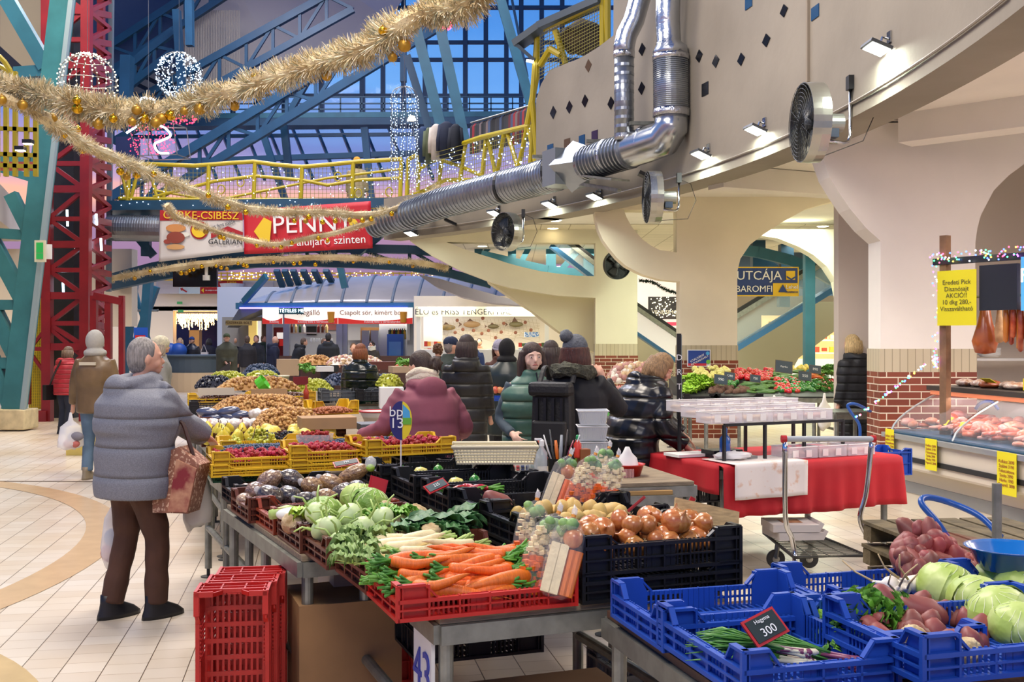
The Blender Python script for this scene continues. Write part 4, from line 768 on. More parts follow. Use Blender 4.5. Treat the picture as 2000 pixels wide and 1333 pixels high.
for (x0, x1, s1, s2, lab) in ((513, 552, '', 'Kóstolj', 'lit white and red beer sign, leftmost of three on the kiosk'), (556, 660, 'Megálló', 'Kóstolj bele a történelembe!', 'lit white and red beer sign reading Megálló on the kiosk'), (661, 806, 'Csapolt sör, kimért bor', 'Kóstolj bele a történelembe!', 'lit white and red beer sign reading Csapolt sör on the kiosk')):
 tt, w_, h_ = board('beer_sign', lab, x0, 601, x1, 633, 34.0, sw)
 n_ = 16; pts = [(-w_ / 2 + w_ * i / n_, -.04, h_ * (-.12 - .2 * math.sin(PI * i / n_))) for i in range(n_ + 1)]; MB().prism([V(p) for p in pts] + [V((w_ / 2, -.04, -h_ / 2)), V((-w_ / 2, -.04, -h_ / 2))], (0, -.01, 0)).build('red_swoosh', sr, tt)
 if s1: wr(tt, s1, .21 if w_ > 2 else .24, -.05 * w_, h_ * .18, M('ink_brown', '#7a4030', .6), -.06)
 wr(tt, s2, .1, .1 * w_, -h_ * .38, wl, -.07)
 if w_ > 1: b = MB(); b.lathe([(.0, -.2), (.09, -.2), (.12, .14), (.0, .14)], n=14); b.build('beer_glass', beer, tt).location = (w_ * .38, -.1, -.02)
tt, w_, h_ = board('led_board', 'dark teal light board with white letters between the beer signs', 545, 601, 593, 614, 33.8, M('led_board', '#12404a', .4)); wr(tt, '.TÉTELES ME', .15, 0, 0, EM('led_text', '#dff6ff', 3), -.045)
tt, w_, h_ = board('blackboard', 'small black menu board hanging inside the beer kiosk', 599, 638, 618, 655, 38.4, M('board_black', '#141414', .5)); 
tt, w_, h_ = board('price_sheet', 'red and white price sheet on the kiosk back wall', 631, 634, 661, 645, 38.4, M('pink_sheet', '#e08a84', .6)); wr(tt, '46', .16, -.15, 0, wl)
tt, w_, h_ = board('poster', 'red drinks poster on the kiosk side panel', 546, 663, 560, 676, 35.4, sr); 
tt, w_, h_ = board('poster', 'white poster above the red drinks poster on the kiosk', 541, 650, 560, 662, 35.4, sw)
fr = thing('drinks_fridge', 'blue-fronted fridge with a yellow sticker inside the kiosk', 'fridge', P(773, fy(35.6), 35.6)); f0 = V(fr.location)
MB().box((0, 0, .9), (.52, .5, 1.8)).build('body', M('fridge_blue', '#2660a8', .4), fr); MB().box((0, -.26, .95), (.4, .02, 1.2)).build('door', M('fridge_door', '#5f95c8', .15), fr); MB().box((-.1, -.28, .5), (.15, .01, .14)).build('sticker', M('sticker_yellow', '#e8cf2a', .5), fr)
bot = []
for i in range(7):
 c = [M('bottle_%d' % k, h, .2) for k, h in enumerate(('#5a2a18', '#c9b27a', '#2c4a2a', '#d7d7d2', '#6b1c1c'))][i % 5]
 tag(MB().lathe([(.0, 0), (.045, 0), (.045, .2), (.018, .27), (.018, .34), (0, .34)], n=10).build('bottle', c, loc=P(570 + i * 8 + (i > 3) * 20, 650, 36.3)), 'bottle standing on the white shelf in the beer kiosk', 'bottle', 'bottles on the kiosk shelf')
for i in range(8):
 tag(MB().lathe([(.0, 0), (.045, 0), (.045, .2), (.018, .27), (.018, .34), (0, .34)], n=10).build('wine_bottle', [M('bottle_2'), M('wine_gold', '#c7a02c', .2), M('bottle_4')][i % 3], loc=P(762 + i * 4, 662, 36.0)), 'wine bottle in the dark recess above the fridge', 'bottle', 'wine bottles above the fridge')
for i in range(9): tag(MB().lathe([(.03, 0), (.035, .12), (.03, .12)], n=8).build('drinking_glass', clear('thin_glass', '#dfe8f0', .35), loc=P(608 + i * 5, 668, 36.6)), 'drinking glass upside down behind the kiosk counter', 'glass', 'glasses behind the kiosk counter')
# lean-to and shop name board left of the kiosk
t = thing('side_awning', 'grey sloping awning at the left end of the beer kiosk', 'awning', P(490, 620, 34)); o2 = V(t.location)
MB().prism([P(444, 640, 34.5) - o2, P(472, 622, 34.3) - o2, P(540, 592, 34.2) - o2, P(470, 598, 34.2) - o2], (0, 1.4, 0)).build('sheet', M('awning_grey', '#6c7074', .6), t)
MB().bar(P(476, 590, 34.2) - o2, P(520, 540, 33.5) - o2, .12, .2).build('stay', teal, t)
for i, x in enumerate((540, 556, 572, 592, 613, 636)): tag(MB().bar(P(x, 528, 36), P(x + 12, 560 - i * 2, 36.5), .2, .12).build('roof_stay', teald), 'short teal stay between the arched girder and the kiosk roof', 'strut', 'short stays above the kiosk roof')
tag(MB().bar(P(662, 510, 34), P(674, 563, 34), .26, .2).build('roof_stay', teal), 'thick teal stay standing on the kiosk roof, right of the short stays', 'strut')
tt, w_, h_ = board('shop_sign', 'brown and gold shop name board under the grey awning', 441, 626, 492, 636, 33.9, M('gold_board', '#9c8650', .5)); wr(tt, 'FŰSZERKER BOLT', .105, 0, 0, M('brown_ink', '#4a2d12', .6))
struct(MB().box(P(482, 690, 36), (1.6, .2, 2.4)).build('wall_kiosk_side', M('kiosk_side', '#a39d90', .6)), 'grey side wall of the kiosk row')
for i, (x, w_, c) in enumerate(((495, .3, '#e9c46a'), (506, .14, '#f2efe6'), (518, .18, '#5c4028'))): tag(MB().box(P(x, 678, 35.2), (w_, .08, 1.7)).build('lit_doorway', M('door_' + c[1:], c, .5, emit=c, es=.5 if i < 2 else 0)), ['warm lit yellow doorway left of the kiosk', 'narrow white lit panel left of the kiosk', 'narrow brown door left of the kiosk'][i], 'doorway')
# fish stall
t = thing('fish_stall', 'brightly lit fish stall with a fishing net on its back wall', 'stall', P(950, fy(31), 31)); o = V(t.location); q = lambda x, y, Y=31: P(x, y, Y) - o
MB().box(q(955, 655, 33), (4.6, .1, 2.4)).build('back_wall', M('stall_wall_warm', '#f4ead8', .6), t)
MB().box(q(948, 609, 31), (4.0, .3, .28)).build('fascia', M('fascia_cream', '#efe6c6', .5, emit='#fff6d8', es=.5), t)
for x in (818, 1068): MB().bar(q(x, fy(31)), q(x, 600), .12).build('upright', whitep, t)
MB().bar(q(824, 603, 30.8), q(925, 604, 30.8), .05).build('tube_lamp', EM('stall_tube', '#fff8dc', 12), t); MB().bar(q(952, 606, 30.8), q(1058, 612, 30.8), .05).build('tube_lamp', EM('stall_tube'), t)
MB().text('ÉLŐ és FRISS TENGERI HAL', .235, face(0, q(905, 610, 30.8)), .01).build('lettering', M('navy_ink', '#1c2540', .5), t)
MB().box(q(950, 720, 31.2), (3.8, .7, 1.1)).build('counter', M('stall_counter', '#d9dadb', .4), t)
MB().box(q(846, 655, 32), (.55, .3, 1.5)).build('white_cabinet', whitep, t)
b = MB()
for i in range(26):
 x = 862 + i * 7.4; b.tube(crv([q(x, 624, 32.8), q(x + 6, 650, 32.7), q(x + uni(-6, 10), 668 - 20 * abs(math.sin(i * .5)), 32.7)], 3), .007, 4)
for j in range(7): b.tube([q(862 + k * 12, 628 + j * 6 + 4 * math.sin(k * .9 + j), 32.75) for k in range(17)], .006, 4)
b.build('net', M('fish_net', '#cdbfa0', .8), t)
area('fish_stall_light', P(945, 618, 31.6), 60, 3.4, .4, '#fff6dc')
area('kiosk_light', P(690, 622, 36.4), 60, 4.5, .5, '#fff4e6')
def fish(x, y, l, m_, lab, fin=1):
 tt = thing('fish_model', lab, 'fish model', P(x, y, 32.6)); b = MB(); b.sph((0, 0, 0), (l / 2, .04, l * .17), 16, 10, lambda d: 1 - .25 * max(0, -d.x)); b.build('body', m_, tt, smooth=True)
 MB().prism([V((-l * .42, 0, 0)), V((-l * .62, 0, l * .14)), V((-l * .56, 0, 0)), V((-l * .62, 0, -l * .14))], (0, .015, 0)).build('tail', M('fin_brown', '#5c3a24', .5), tt)
 MB().prism([V((-l * .2, 0, l * .12)), V((-.02, 0, l * .3 * fin)), V((l * .2, 0, l * .12))], (0, .015, 0)).build('fin', M('fin_brown'), tt)
fm1 = M('carp_gold', '#a4874a', .4, hx2='#6a5a3a', vs=8); fm2 = M('trout_brown', '#8f7048', .4)
fish(872, 640, .55, fm1, 'golden carp model on the net, leftmost of four'); fish(919, 634, .6, fm2, 'slim brown fish model, second from the left on the net'); fish(962, 638, .4, M('perch_dark', '#5c5030', .4), 'small dark fish model, third from the left on the net'); fish(1006, 634, .5, M('perch_green', '#69603c', .4), 'spiny perch model, rightmost on the net', 1.5)
for x, y in ((893, 626), (943, 622), (984, 632), (1026, 630), (904, 644), (889, 650), (925, 646), (954, 646), (941, 652), (979, 649), (968, 660), (1007, 650), (1037, 645)):
 tag(MB().lathe([(0, .02), (.05, .01), (.055, 0), (0, -.01)], n=8, T=Mx.Rotation(R(90), 4, 'X')).build('wooden_star', M('star_brown', '#7c4a34', .7), loc=P(x, y, 32.5)), 'small brown wooden disc hung on the fishing net', 'ornament', 'brown discs on the fishing net')
tag(MB().box((0, 0, 0), (.4, .2, .14), R(6)).build('striped_bag', M('striped_bag', '#3f7fc8', .5, hx2='#e8eef4', vs=30, fac=(.48, .52)), loc=P(1038, 654, 31.5)), 'blue and white striped packet on the fish stall shelf', 'bag')
for i in range(16): tag(MB().box((0, 0, 0), (.1, .12, uni(.08, .14))).build('fish_tin', [M('tin_red', '#a8281e', .4), M('tin_green', '#3c5a30', .4), M('tin_blue', '#2a6ab0', .4)][i % 3], loc=P(1016 + (i % 8) * 6.4, 674 + (i // 8) * 10, 31.6)), 'small tin on the fish stall shelves', 'tin', 'tins on the fish stall shelves')
for i in range(10): tag(MB().box((0, 0, 0), (.1, .12, uni(.08, .16))).build('jar', [M('tin_red'), M('jar_ochre', '#c98a3c', .4), M('jar_pale', '#e0c9b0', .4)][i % 3], loc=P(832 + (i % 8) * 6.4, 672 + (i // 8) * 12, 31.6)), 'small jar at the left of the fish stall', 'jar', 'jars at the fish stall')
# FAR ENTRANCE
b = MB()
for i in range(46):
 x = 340 + i * 2.1; y = 614
 for k in range(int(uni(4, 15))): b.sph(P(x + uni(-.6, .6), y + k * 2.3, 51 + uni(-.5, .5)), .028, 5, 3)
tag(b.build('light_curtain', EM('amber_led', '#ffce80', 7)), 'curtain of warm fairy lights over the far entrance', 'fairy lights', kind='stuff')
struct(MB().box(P(420, 560, 49.7), (5.4, .1, .62)).build('trim_30', M('fascia_lilac', '#c4c6cf', .6)), 'lilac-grey sign fascia over the entrance')
tt, w_, h_ = board('frame_board', 'empty dark-framed board on the far fascia', 309, 548, 350, 574, 49.5, M('pale_board', '#c4c2c4', .5))
tt, w_, h_ = board('direction_sign', 'pale direction sign with a red arrow on the far fascia', 350, 561, 391, 574, 49.4, M('pale_sign', '#bcd4dc', .5)); MB().prism([V((-.42, -.05, .1)), V((-.3, -.05, .12)), V((-.3, -.05, .07)), V((-.1, -.05, -.05)), V((-.13, -.05, -.1)), V((-.33, -.05, .01)), V((-.36, -.05, -.03))], (0, -.01, 0)).build('arrow', M('banner_red'), tt)
tt, w_, h_ = board('direction_sign', 'red direction sign with a yellow arrow on the far fascia', 391, 550, 432, 574, 49.4, M('banner_red')); MB().prism([V((-.42, -.05, -.13)), V((-.3, -.05, -.02)), V((-.3, -.05, -.24))], (0, -.01, 0)).build('arrow', M('letter_yellow'), tt); wr(tt, 'Az aluljáró szinten', .09, .1, -.13, wl)
tt, w_, h_ = board('logo_sign', 'red square sign with a yellow roundel on the far fascia', 432, 548, 474, 574, 49.3, M('banner_red')); MB().prism(cir(V((0, -.05, 0)), .17), (0, -.01, 0)).build('roundel', M('letter_yellow'), tt); wr(tt, 'Csirke', .16, 0, .22, M('letter_yellow')); wr(tt, 'Csibész', .16, 0, -.22, M('letter_yellow'))
for x, y in ((351, 592), (353, 608)): tt, w_, h_ = board('exit_sign', ['upper small green exit sign on the far cream wall', 'lower small green exit sign over the entrance'][y > 600], x - 5, y - 2.5, x + 5, y + 2.5, 49.7, EM('exit_green2', '#2a6a3a', .8))
t = thing('far_railing', 'yellow railing of the far gallery with warm fairy lights', 'railing', P(560, 545, 49)); o = V(t.location)
b = MB(); [b.bar(P(300, y, 49) - o, P(1000, y, 49) - o, .06) for y in (534, 541, 547)]; [b.bar(P(300 + i * 12, 532, 49) - o, P(300 + i * 12, 548, 49) - o, .05) for i in range(58)]; b.build('bars', yel, t)
b = MB(); [b.sph(P(uni(300, 960), uni(530, 548), 48.8) - o, .028, 5, 3) for _ in range(260)]; b.build('bulbs', EM('amber_led'), t)['kind'] = 'stuff'
t = thing('info_counter', 'round beige-tiled information counter with a grey top in the far hall', 'counter', G(385, 764)); b = MB(); b.lathe([(1.0, 0), (1.0, .6), (.0, .6)], n=30); b.build('base', M('beige_tiles', '#d8bd92', .5), t); MB().lathe([(.95, .6), (.95, 1.1), (1.05, 1.1), (1.05, 1.14), (0, 1.14)], n=30).build('upper', M('slate_grey', '#4d5a60', .5), t)
for i, x in enumerate((331, 348)): tag(MB().sph((0, 0, .2), (.3, .25, .26), 14, 8).build('blue_cover', M('blue_cover', '#1f4fa0', .5), loc=P(x, 697, 36), smooth=True), ['blue plastic cover on the far counter, left one', 'blue plastic cover on the far counter, right one'][i], 'cover')
tt, w_, h_ = board('promotion_sign', 'small blue and red sign on the far left counter', 262, 640, 288, 662, 30, M('sign_blue', '#1c4fa8', .5, emit='#1c4fa8', es=.3)); MB().box((0, -.05, -.1), (.28, .02, .08)).build('red_bar', sr, tt)
tag(MB().tube([P(262, 607, 34), P(300, 607, 34), P(308, 607, 34), P(308, 604, 34)], .04, 6).build('bracket_pipe', steel), 'grey pipe arm right of the teal legs', 'pipe')
# RIGHT BACKGROUND
tt, w_, h_ = board('hanging_sign', 'blue and yellow hanging sign reading UTCÁJA in the round arch', 1392, 523, 1558, 578, 19.2, M('sign_navy', '#1b3a78', .5), .06)
MB().box((.53, -.035, -h_ * .27), (.44, .01, h_ * .42)).build('yellow_field', M('sign_yellow', '#e6bf1c', .5), tt); MB().box((0, 0, h_ / 2), (w_ + .02, .07, .02)).build('edge', M('sign_yellow'), tt); MB().box((0, 0, -h_ / 2), (w_ + .02, .07, .02)).build('edge', M('sign_yellow'), tt); MB().box((w_ / 2, 0, 0), (.02, .07, h_)).build('edge', M('sign_yellow'), tt)
wr(tt, 'UTCÁJA', .225, .06, h_ * .2, wl, -.045); wr(tt, 'BAROMFI', .16, -.03, -h_ * .27, wl, -.045); wr(tt, 'Lehel', .1, .64, -h_ * .2, wl, -.055); wr(tt, 'CSARNOK', .05, .64, -h_ * .38, M('sign_navy'), -.055)
MB().prism([V((.4, -.05, -h_ * .38)), V((.48, -.05, -h_ * .1)), V((.56, -.05, -h_ * .38))], (0, -.01, 0)).build('triangle', M('sign_navy'), tt); MB().box((.62, -.045, h_ * .22), (.16, .01, .16)).build('emblem', M('sign_yellow'), tt); MB().prism([V((.55, -.055, h_ * .2)), V((.63, -.055, h_ * .1)), V((.71, -.055, h_ * .2)), V((.71, -.055, h_ * .14)), V((.63, -.055, h_ * .04)), V((.55, -.055, h_ * .14))], (0, -.01, 0)).build('chevron', M('sign_navy'), tt)
def escal(name, label, a, c, Y, h1, h2):
 tt = thing(name, label, 'escalator', P(*a, Y)); o_ = V(tt.location); A, B_ = V((0, 0, 0)), P(*c, Y) - o_
 MB().bar(A, B_, .5, h1).build('balustrade_foot', M('escalator_blue', '#3c6f9c', .35, .3), tt); up = V((0, 0, h2)); MB().bar(A + up, B_ + up, .1, .09).build('handrail', blackp, tt); MB().bar(A + up - V((0, 0, .1)), B_ + up - V((0, 0, .1)), .14, .1).build('handrail_guide', steel, tt)
 MB().prism([A + V((0, .06, .05)), B_ + V((0, .06, .05)), B_ + up + V((0, .06, -.1)), A + up + V((0, .06, -.1))], (0, .02, 0)).build('glass_panel', clear('escalator_glass', '#cfdcdc', .3), tt)
escal('escalator', 'escalator with a blue foot rising to the right in the round arch', (1430, 684), (1640, 556), 23.5, .12, .78)
escal('escalator', 'escalator going down to the right between the two cream pillars', (1225, 640), (1345, 722), 26, .08, .72)
escal('escalator', 'escalator seen through the lens-shaped opening', (1075, 480), (1175, 558), 26, .1, .5)
for i, (a, c, w_, Y) in enumerate([((935, 470), (935, 545), .3, 28), ((1000, 470), (1000, 545), .3, 28), ((1076, 470), (1076, 548), .36, 28), ((1004, 540), (1036, 478), .2, 28), ((1080, 545), (1140, 478), .22, 28), ((940, 500), (962, 478), .16, 28), ((1150, 470), (1150, 545), .4, 28)]):
 tag(MB().bar(P(*a, Y), P(*c, Y), w_, w_ * .7).build('truss_member', teal), 'teal truss member seen through the lens-shaped opening', 'strut', 'teal truss members in the lens-shaped opening')
b = MB(); pp = [(940, 498), (1000, 512), (1070, 528), (1165, 538)]; [b.bar(P(*pp[i], 27.5), P(*pp[i + 1], 27.5), .2, .22) for i in range(3)]; tag(b.build('curved_beam', teal), 'curved teal beam along the bottom of the lens-shaped opening', 'beam')
tag(MB().bar(P(1580, fy(22), 22), P(1580, 480, 22), .2, .2).build('teal_post', teal), 'slim teal post behind the produce stall', 'column')
b = MB(); pp = [(1440, 488), (1480, 493), (1540, 508), (1590, 528), (1640, 556)]; [b.bar(P(*pp[i], 24.5), P(*pp[i + 1], 24.5), .2, .24) for i in range(4)]; tag(b.build('curved_beam', teal), 'curved teal beam behind the blue and yellow sign', 'beam')
for i, (a, c, w_) in enumerate([((1480, 470), (1480, 560), .3), ((1535, 478), (1535, 560), .3), ((1565, 480), (1640, 545), .18), ((1450, 480), (1520, 530), .18), ((1600, 500), (1560, 560), .18), ((1530, 600), (1530, 560), .25), ((1618, 560), (1618, 500), .16)]): tag(MB().bar(P(*a, 25.5), P(*c, 25.5), w_, w_).build('truss_member', teald), 'teal truss member behind the blue and yellow sign', 'strut', 'teal truss members in the round arch')
# dark wall seen high behind the trusses, bright shop between the pillars, deli counter
struct(MB().box(P(1540, 520, 29), (3.2, .1, 1.6)).build('wall_dusk', M('slate_wall', '#4c5e74', .7)), 'slate-blue wall high behind the trusses')
struct(MB().box(P(1288, 640, 31), (2.2, .1, 3.3)).build('wall_shop', M('shop_white', '#fdf6ee', .6, emit='#fff4ea', es=.55)), 'bright white lit shop front between the pillars')
tt, w_, h_ = board('shop_board', 'dark shop board with white scribbled lights between the pillars', 1266, 580, 1330, 624, 30.3, M('charcoal_board', '#3b3a40', .5)); wr(tt, 'VENISSIMO', .15, 0, -.12, wl)
b = MB(); [b.sph((uni(-.45, .45), -.08, uni(-.3, .3)), .014, 5, 3) for _ in range(70)]; b.build('bulbs', ledw, tt)['kind'] = 'stuff'
tag(MB().box(P(1305, 633, 30), (.6, .1, .1)).build('red_strip_light', M('red_strip', '#c82c3a', .5, emit='#e8455a', es=1)), 'red lit strip under the dark shop board', 'strip light')
path = crv([P(1250, 548, 24.2), P(1275, 552, 24.2), P(1300, 566, 24.2), P(1326, 574, 24.2)], 8); b = MB()
for k in range(700): c = path[int(rnd() * (len(path) - 1))]; u = V((uni(-1, 1), uni(-1, 1), uni(-1, 1))).normalized() * .07; w_ = V((uni(-1, 1), uni(-1, 1), uni(-1, 1))).normalized() * .012; b.add([c - w_, c + w_, c + u], [(0, 1, 2)])
tag(b.build('pine_garland', M('pine_green', '#20301f', .8)), 'dark pine garland between the two cream pillars', 'garland')
t = thing('deli_counter', 'warmly lit deli counter with shelves of packets behind the produce stall', 'counter', G(1600, fy(29))); o = V(t.location)
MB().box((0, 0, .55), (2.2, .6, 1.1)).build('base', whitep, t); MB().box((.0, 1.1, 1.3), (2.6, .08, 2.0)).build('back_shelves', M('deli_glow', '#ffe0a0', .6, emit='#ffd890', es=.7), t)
for z in (.9, 1.25, 1.6, 1.95): MB().box((0, .9, z), (2.4, .4, .03)).build('shelf', whitep, t)
dc = [M('pack_%d' % i, h, .5) for i, h in enumerate(('#e8b04a', '#c8452c', '#f0e2c0', '#2c8c9c', '#e8cf3a', '#d98f5c'))]
for i in range(44): tag(MB().box((0, 0, .07), (.12, .12, uni(.1, .18))).build('deli_packet', dc[int(rnd() * 6)], loc=o + V((-1.1 + (i % 11) * .21, .8, .93 + (i // 11) * .35))), 'small packet on the lit deli shelves', 'packet', 'packets on the deli shelves')
area('deli_light', o + V((0, .2, 2.3)), 30, 2, .4, '#ffe2a8')
t = thing('voucher_poster', 'blue and red voucher poster on the middle cream pillar', 'poster', P(1365, 700, 17.7)); MB().box((0, 0, 0), (.385, .02, .28)).build('frame', whitep, t); MB().box((0, -.015, .02), (.355, .01, .21)).build('blue_field', M('poster_blue', '#1f3f8c', .5), t); MB().box((-.03, -.015, -.105), (.3, .01, .04)).build('red_field', M('poster_red', '#c0243a', .5), t); MB().prism(cir(V((.15, -.022, -.06)), .035), (0, -.004, 0)).build('green_dot', M('poster_green', '#6ab03a', .5), t); MB().prism(cir(V((.14, -.022, .08)), .03), (0, -.004, 0)).build('sky_dot', M('poster_sky', '#4aa6d8', .5), t)
wr(t, 'UTALVÁNY', .05, -.03, .0, wl, -.03, -28); wr(t, 'ELFOGADÓHELY', .042, .01, -.035, wl, -.03, -28)
# PEOPLE
skin = M('skin', '#d9a68a', .5, sss=.1, var=.05, vs=10); skin2 = M('skin_pale', '#e3bba4', .5, sss=.1)
def ik(sh, ha, l1, l2, pole):
 d = ha - sh; L_ = min(d.length, (l1 + l2) * .995); d.normalize(); ha2 = sh + d * L_; a = (l1 * l1 - l2 * l2 + L_ * L_) / (2 * L_); h = math.sqrt(max(0, l1 * l1 - a * a)); p = (pole - d * pole.dot(d)).normalized(); return sh + d * a + p * h, ha2
def hand(b, w_, d, nrm, side, curl=.5, s=1.0):   # wrist, direction of the fingers, palm normal, thumb side (+1/-1)
 d = d.normalized(); nrm = (nrm - d * nrm.dot(d)).normalized(); x = d.cross(nrm) * side
 for k in range(4):
  o = x * (.03 - .02 * k) * s; base = w_ + o * .8 + d * .025 * s; kn = w_ + o + d * (.088 - .006 * abs(k - 1)) * s; b.cap(base, .0125 * s, kn, .0105 * s, 8)
  l = (.043, .048, .045, .035)[k] * s; p = kn; a = curl * (.5 + .15 * k)
  for j, f_ in enumerate((1, .62, .5)):
   q = p + (d * math.cos(a) + nrm * math.sin(a)) * l * f_ + x * .003 * (1.5 - k); b.cap(p, (.0095 - .001 * j) * s, q, (.0088 - .001 * j) * s, 7); p = q; a += curl * .8
 b.cap(w_, .024 * s, w_ + d * .06 * s, .026 * s, 8)
 t0 = w_ + x * .026 * s + d * .02 * s; t1 = t0 + (x * .7 + d * .7 + nrm * .35) * .035 * s; t2 = t1 + (d * .9 + x * .2 + nrm * .4) * .03 * s; b.cap(t0, .013 * s, t1, .0115 * s, 7); b.cap(t1, .011 * s, t2, .009 * s, 7)
def quilt(m, per):
 k = m.name + '_q%d' % int(per * 1000)
 if k in _mc: return _mc[k]
 q = m.copy(); q.name = k; _mc[k] = q; N = q.node_tree.nodes; L = q.node_tree.links; b = N['Principled BSDF']; tc = N.new('ShaderNodeTexCoord'); sp = N.new('ShaderNodeSeparateXYZ'); L.new(tc.outputs['Object'], sp.inputs[0]); o = sp.outputs['Z']
 for op, v in (('DIVIDE', per), ('FRACT', 0), ('SUBTRACT', .5), ('ABSOLUTE', 0), ('MULTIPLY', 2), ('POWER', 7)):
  n = N.new('ShaderNodeMath'); n.operation = op; n.inputs[1].default_value = v; L.new(o, n.inputs[0]); o = n.outputs[0]
 bp = N.new('ShaderNodeBump'); bp.inputs['Strength'].default_value = 1; bp.inputs['Distance'].default_value = -.02; L.new(o, bp.inputs['Height'])
 if b.inputs['Normal'].is_linked: L.new(b.inputs['Normal'].links[0].from_socket, bp.inputs['Normal'])
 L.new(bp.outputs[0], b.inputs['Normal']); return q
def person(label, loc, face_deg, h=1.7, top='#333333', low='#222226', shoe='#15151a', hair=('short', '#5a4030'), coat=.62, fat=1.0, puff=0, lean=0, side=0, hy=0, hp=0, lh=None, rh=None, near=False, cuff=1.0, hood=None, hat=None, knee=None, skinm=None, topm=None, sleeve=None, vest=False, legs=True, curl=.5, stride=0, scarf=None, band=None, pal=None, hrz=0):
 s = h / 1.7; t = thing('person', label, 'person', loc, R(-face_deg)); sk = skinm or skin; vx = .0085 if near else .02
 Rl = Mx.Rotation(R(side), 3, 'Y') @ Mx.Rotation(R(-lean), 3, 'X'); pel = V((0, 0, .95 * s))
 U = lambda x, y, z: pel + Rl @ (V((x, y, z)) * s - pel)     # a point of the upper body
 hc = U(0, .03, 1.575); HR = Mx.Rotation(R(-hy), 3, 'Z') @ Mx.Rotation(R(-lean * .5 - hp), 3, 'X') @ Mx.Rotation(R(hrz), 3, 'Y'); HH = lambda x, y, z: hc + HR @ (V((x, y, z)) * s)
 shl = {1: U(.17 * fat ** .5, 0, 1.355), -1: U(-.17 * fat ** .5, 0, 1.355)}; hnd = {}; elb = {}
 for sd, tg in ((1, rh), (-1, lh)):
  tg = V(tg) if tg is not None else V((sd * .25 * fat ** .5, .06, .80)) * s; e_, w_ = ik(shl[sd], tg, .285 * s, .25 * s, V((sd * .3, -.7, -.8))); hnd[sd] = w_; elb[sd] = e_
 ft = {1: V((.1, stride, .07)) * s, -1: V((-.1, -stride, .07)) * s}; kn = {k: (V((k * .1, (ft[k].y / s) * .5 + .04 + abs(stride) * .1, .49)) * s) for k in (1, -1)}
 b = MB(); n8 = 12 if near else 8
 def hd(d):
  k = 1.0
  if d.z < 0: k -= .12 * min(1, -d.z) * (1 if d.y > 0 else .5)
  return k
 b.sph(HH(0, 0, 0), V((.076, .096, .118)) * s, 20, 14, hd, HR.to_4x4() if False else HR)
 b.cap(HH(0, .066, -.062), .036 * s, HH(0, .06, -.04), .04 * s, 10); b.cap(HH(0, .088, .012), .010 * s, HH(0, .108, -.022), .0135 * s, 8); b.cap(HH(-.008, .1, -.026), .008 * s, HH(.008, .1, -.026), .008 * s, 8)
 for k in (1, -1): b.sph(HH(k * .078, -.006, -.005), V((.012, .02, .032)) * s, 8, 6, None, HR); b.cap(HH(k * .02, .086, .026), .009 * s, HH(k * .048, .076, .024), .009 * s, 6); b.cap(HH(k * .045, .06, -.035), .022 * s, HH(k * .04, .066, -.02), .02 * s, 6)
 b.cap(U(0, .0, 1.40), .055 * s, HH(0, -.01, -.06), .05 * s, 10)
 b.loft([(U(0, 0, .9), .15 * s, .1 * s), (U(0, 0, 1.1), .13 * s, .09 * s), (U(0, 0, 1.3), .12 * s, .08 * s), (U(0, 0, 1.41), .06 * s, .05 * s)], n8)
 for k in (1, -1):
  b.cap(U(0, 0, 1.3), .04 * s, shl[k], .026 * s, n8); b.cap(shl[k], .026 * s, elb[k], .036 * s, n8); b.cap(elb[k], .038 * s, hnd[k], .026 * s, n8); d = (hnd[k] - elb[k]).normalized()
  if near: hand(b, hnd[k], d, V((-k * .9, .1, -.3)) if not pal or pal.get(k) is None else V(pal[k]), k, curl, s * .97)
  else: b.cap(hnd[k], .028 * s, hnd[k] + d * .08 * s, .03 * s, 8)
  if legs: b.cap(V((k * .09, 0, .9)) * s, .08 * s, kn[k], .05 * s, n8); b.cap(kn[k], .05 * s, ft[k], .035 * s, n8)
 b.build('body', sk, t, mods=[('remesh', vx), ('smooth', 2 if near else 1)])
 if near:
  for k in (1, -1):
   MB().sph(HH(k * .031, .087, .008), V((.0105, .007, .005)) * s, 10, 8, None, HR).build('eye', M('eye_white', '#e8e2dc', .2), t, smooth=True)
   MB().sph(HH(k * .031, .0945, .008), V((.005, .003, .005)) * s, 8, 6, None, HR).build('iris', M('iris_brown', '#3a2a1e', .15), t, smooth=True)
   MB().tube([HH(k * .014, .098, .026), HH(k * .032, .096, .031), HH(k * .05, .082, .026)], [.0022 * s, .003 * s, .0015 * s], 6).build('eyebrow', M('brow', '#4a3426', .8), t)
  MB().tube([HH(-.023, .093, -.056), HH(-.008, .1035, -.051), HH(0, .103, -.053), HH(.008, .1035, -.051), HH(.023, .093, -.056)], [.002 * s, .0055 * s, .005 * s, .0055 * s, .002 * s], 8, sq=.9).build('lips', M('lips', '#b0635c', .4), t, smooth=True)
 # trousers, shoes
 if legs:
  lm = M('cloth_' + low[1:], low, .8, var=.12, vs=7, bump=.15, bs=25); b = MB(); b.loft([(V((0, 0, .80)) * s, .15 * s * fat ** .5, .105 * s), (V((0, 0, .98)) * s, .155 * s * fat ** .5, .115 * s)], n8)
  for k in (1, -1):
   a = V((k * .085, 0, .86)) * s; c = kn[k]; f = ft[k] + V((0, 0, .02)) * s; pts = [a, a.lerp(c, .5), c, c.lerp(f, .5), f]; b.tube(crv(pts, 3), [(.1 - .035 * min(1, i / 7) - (.004 * math.sin(i * 2.3) if near else 0)) * s * fat ** .35 * (1 if i < 10 else 1.0) for i in range(13)], n8)
  b.build('trousers', lm, t, smooth=True, mods=[('remesh', .012 if near else .022), ('smooth', 2)])
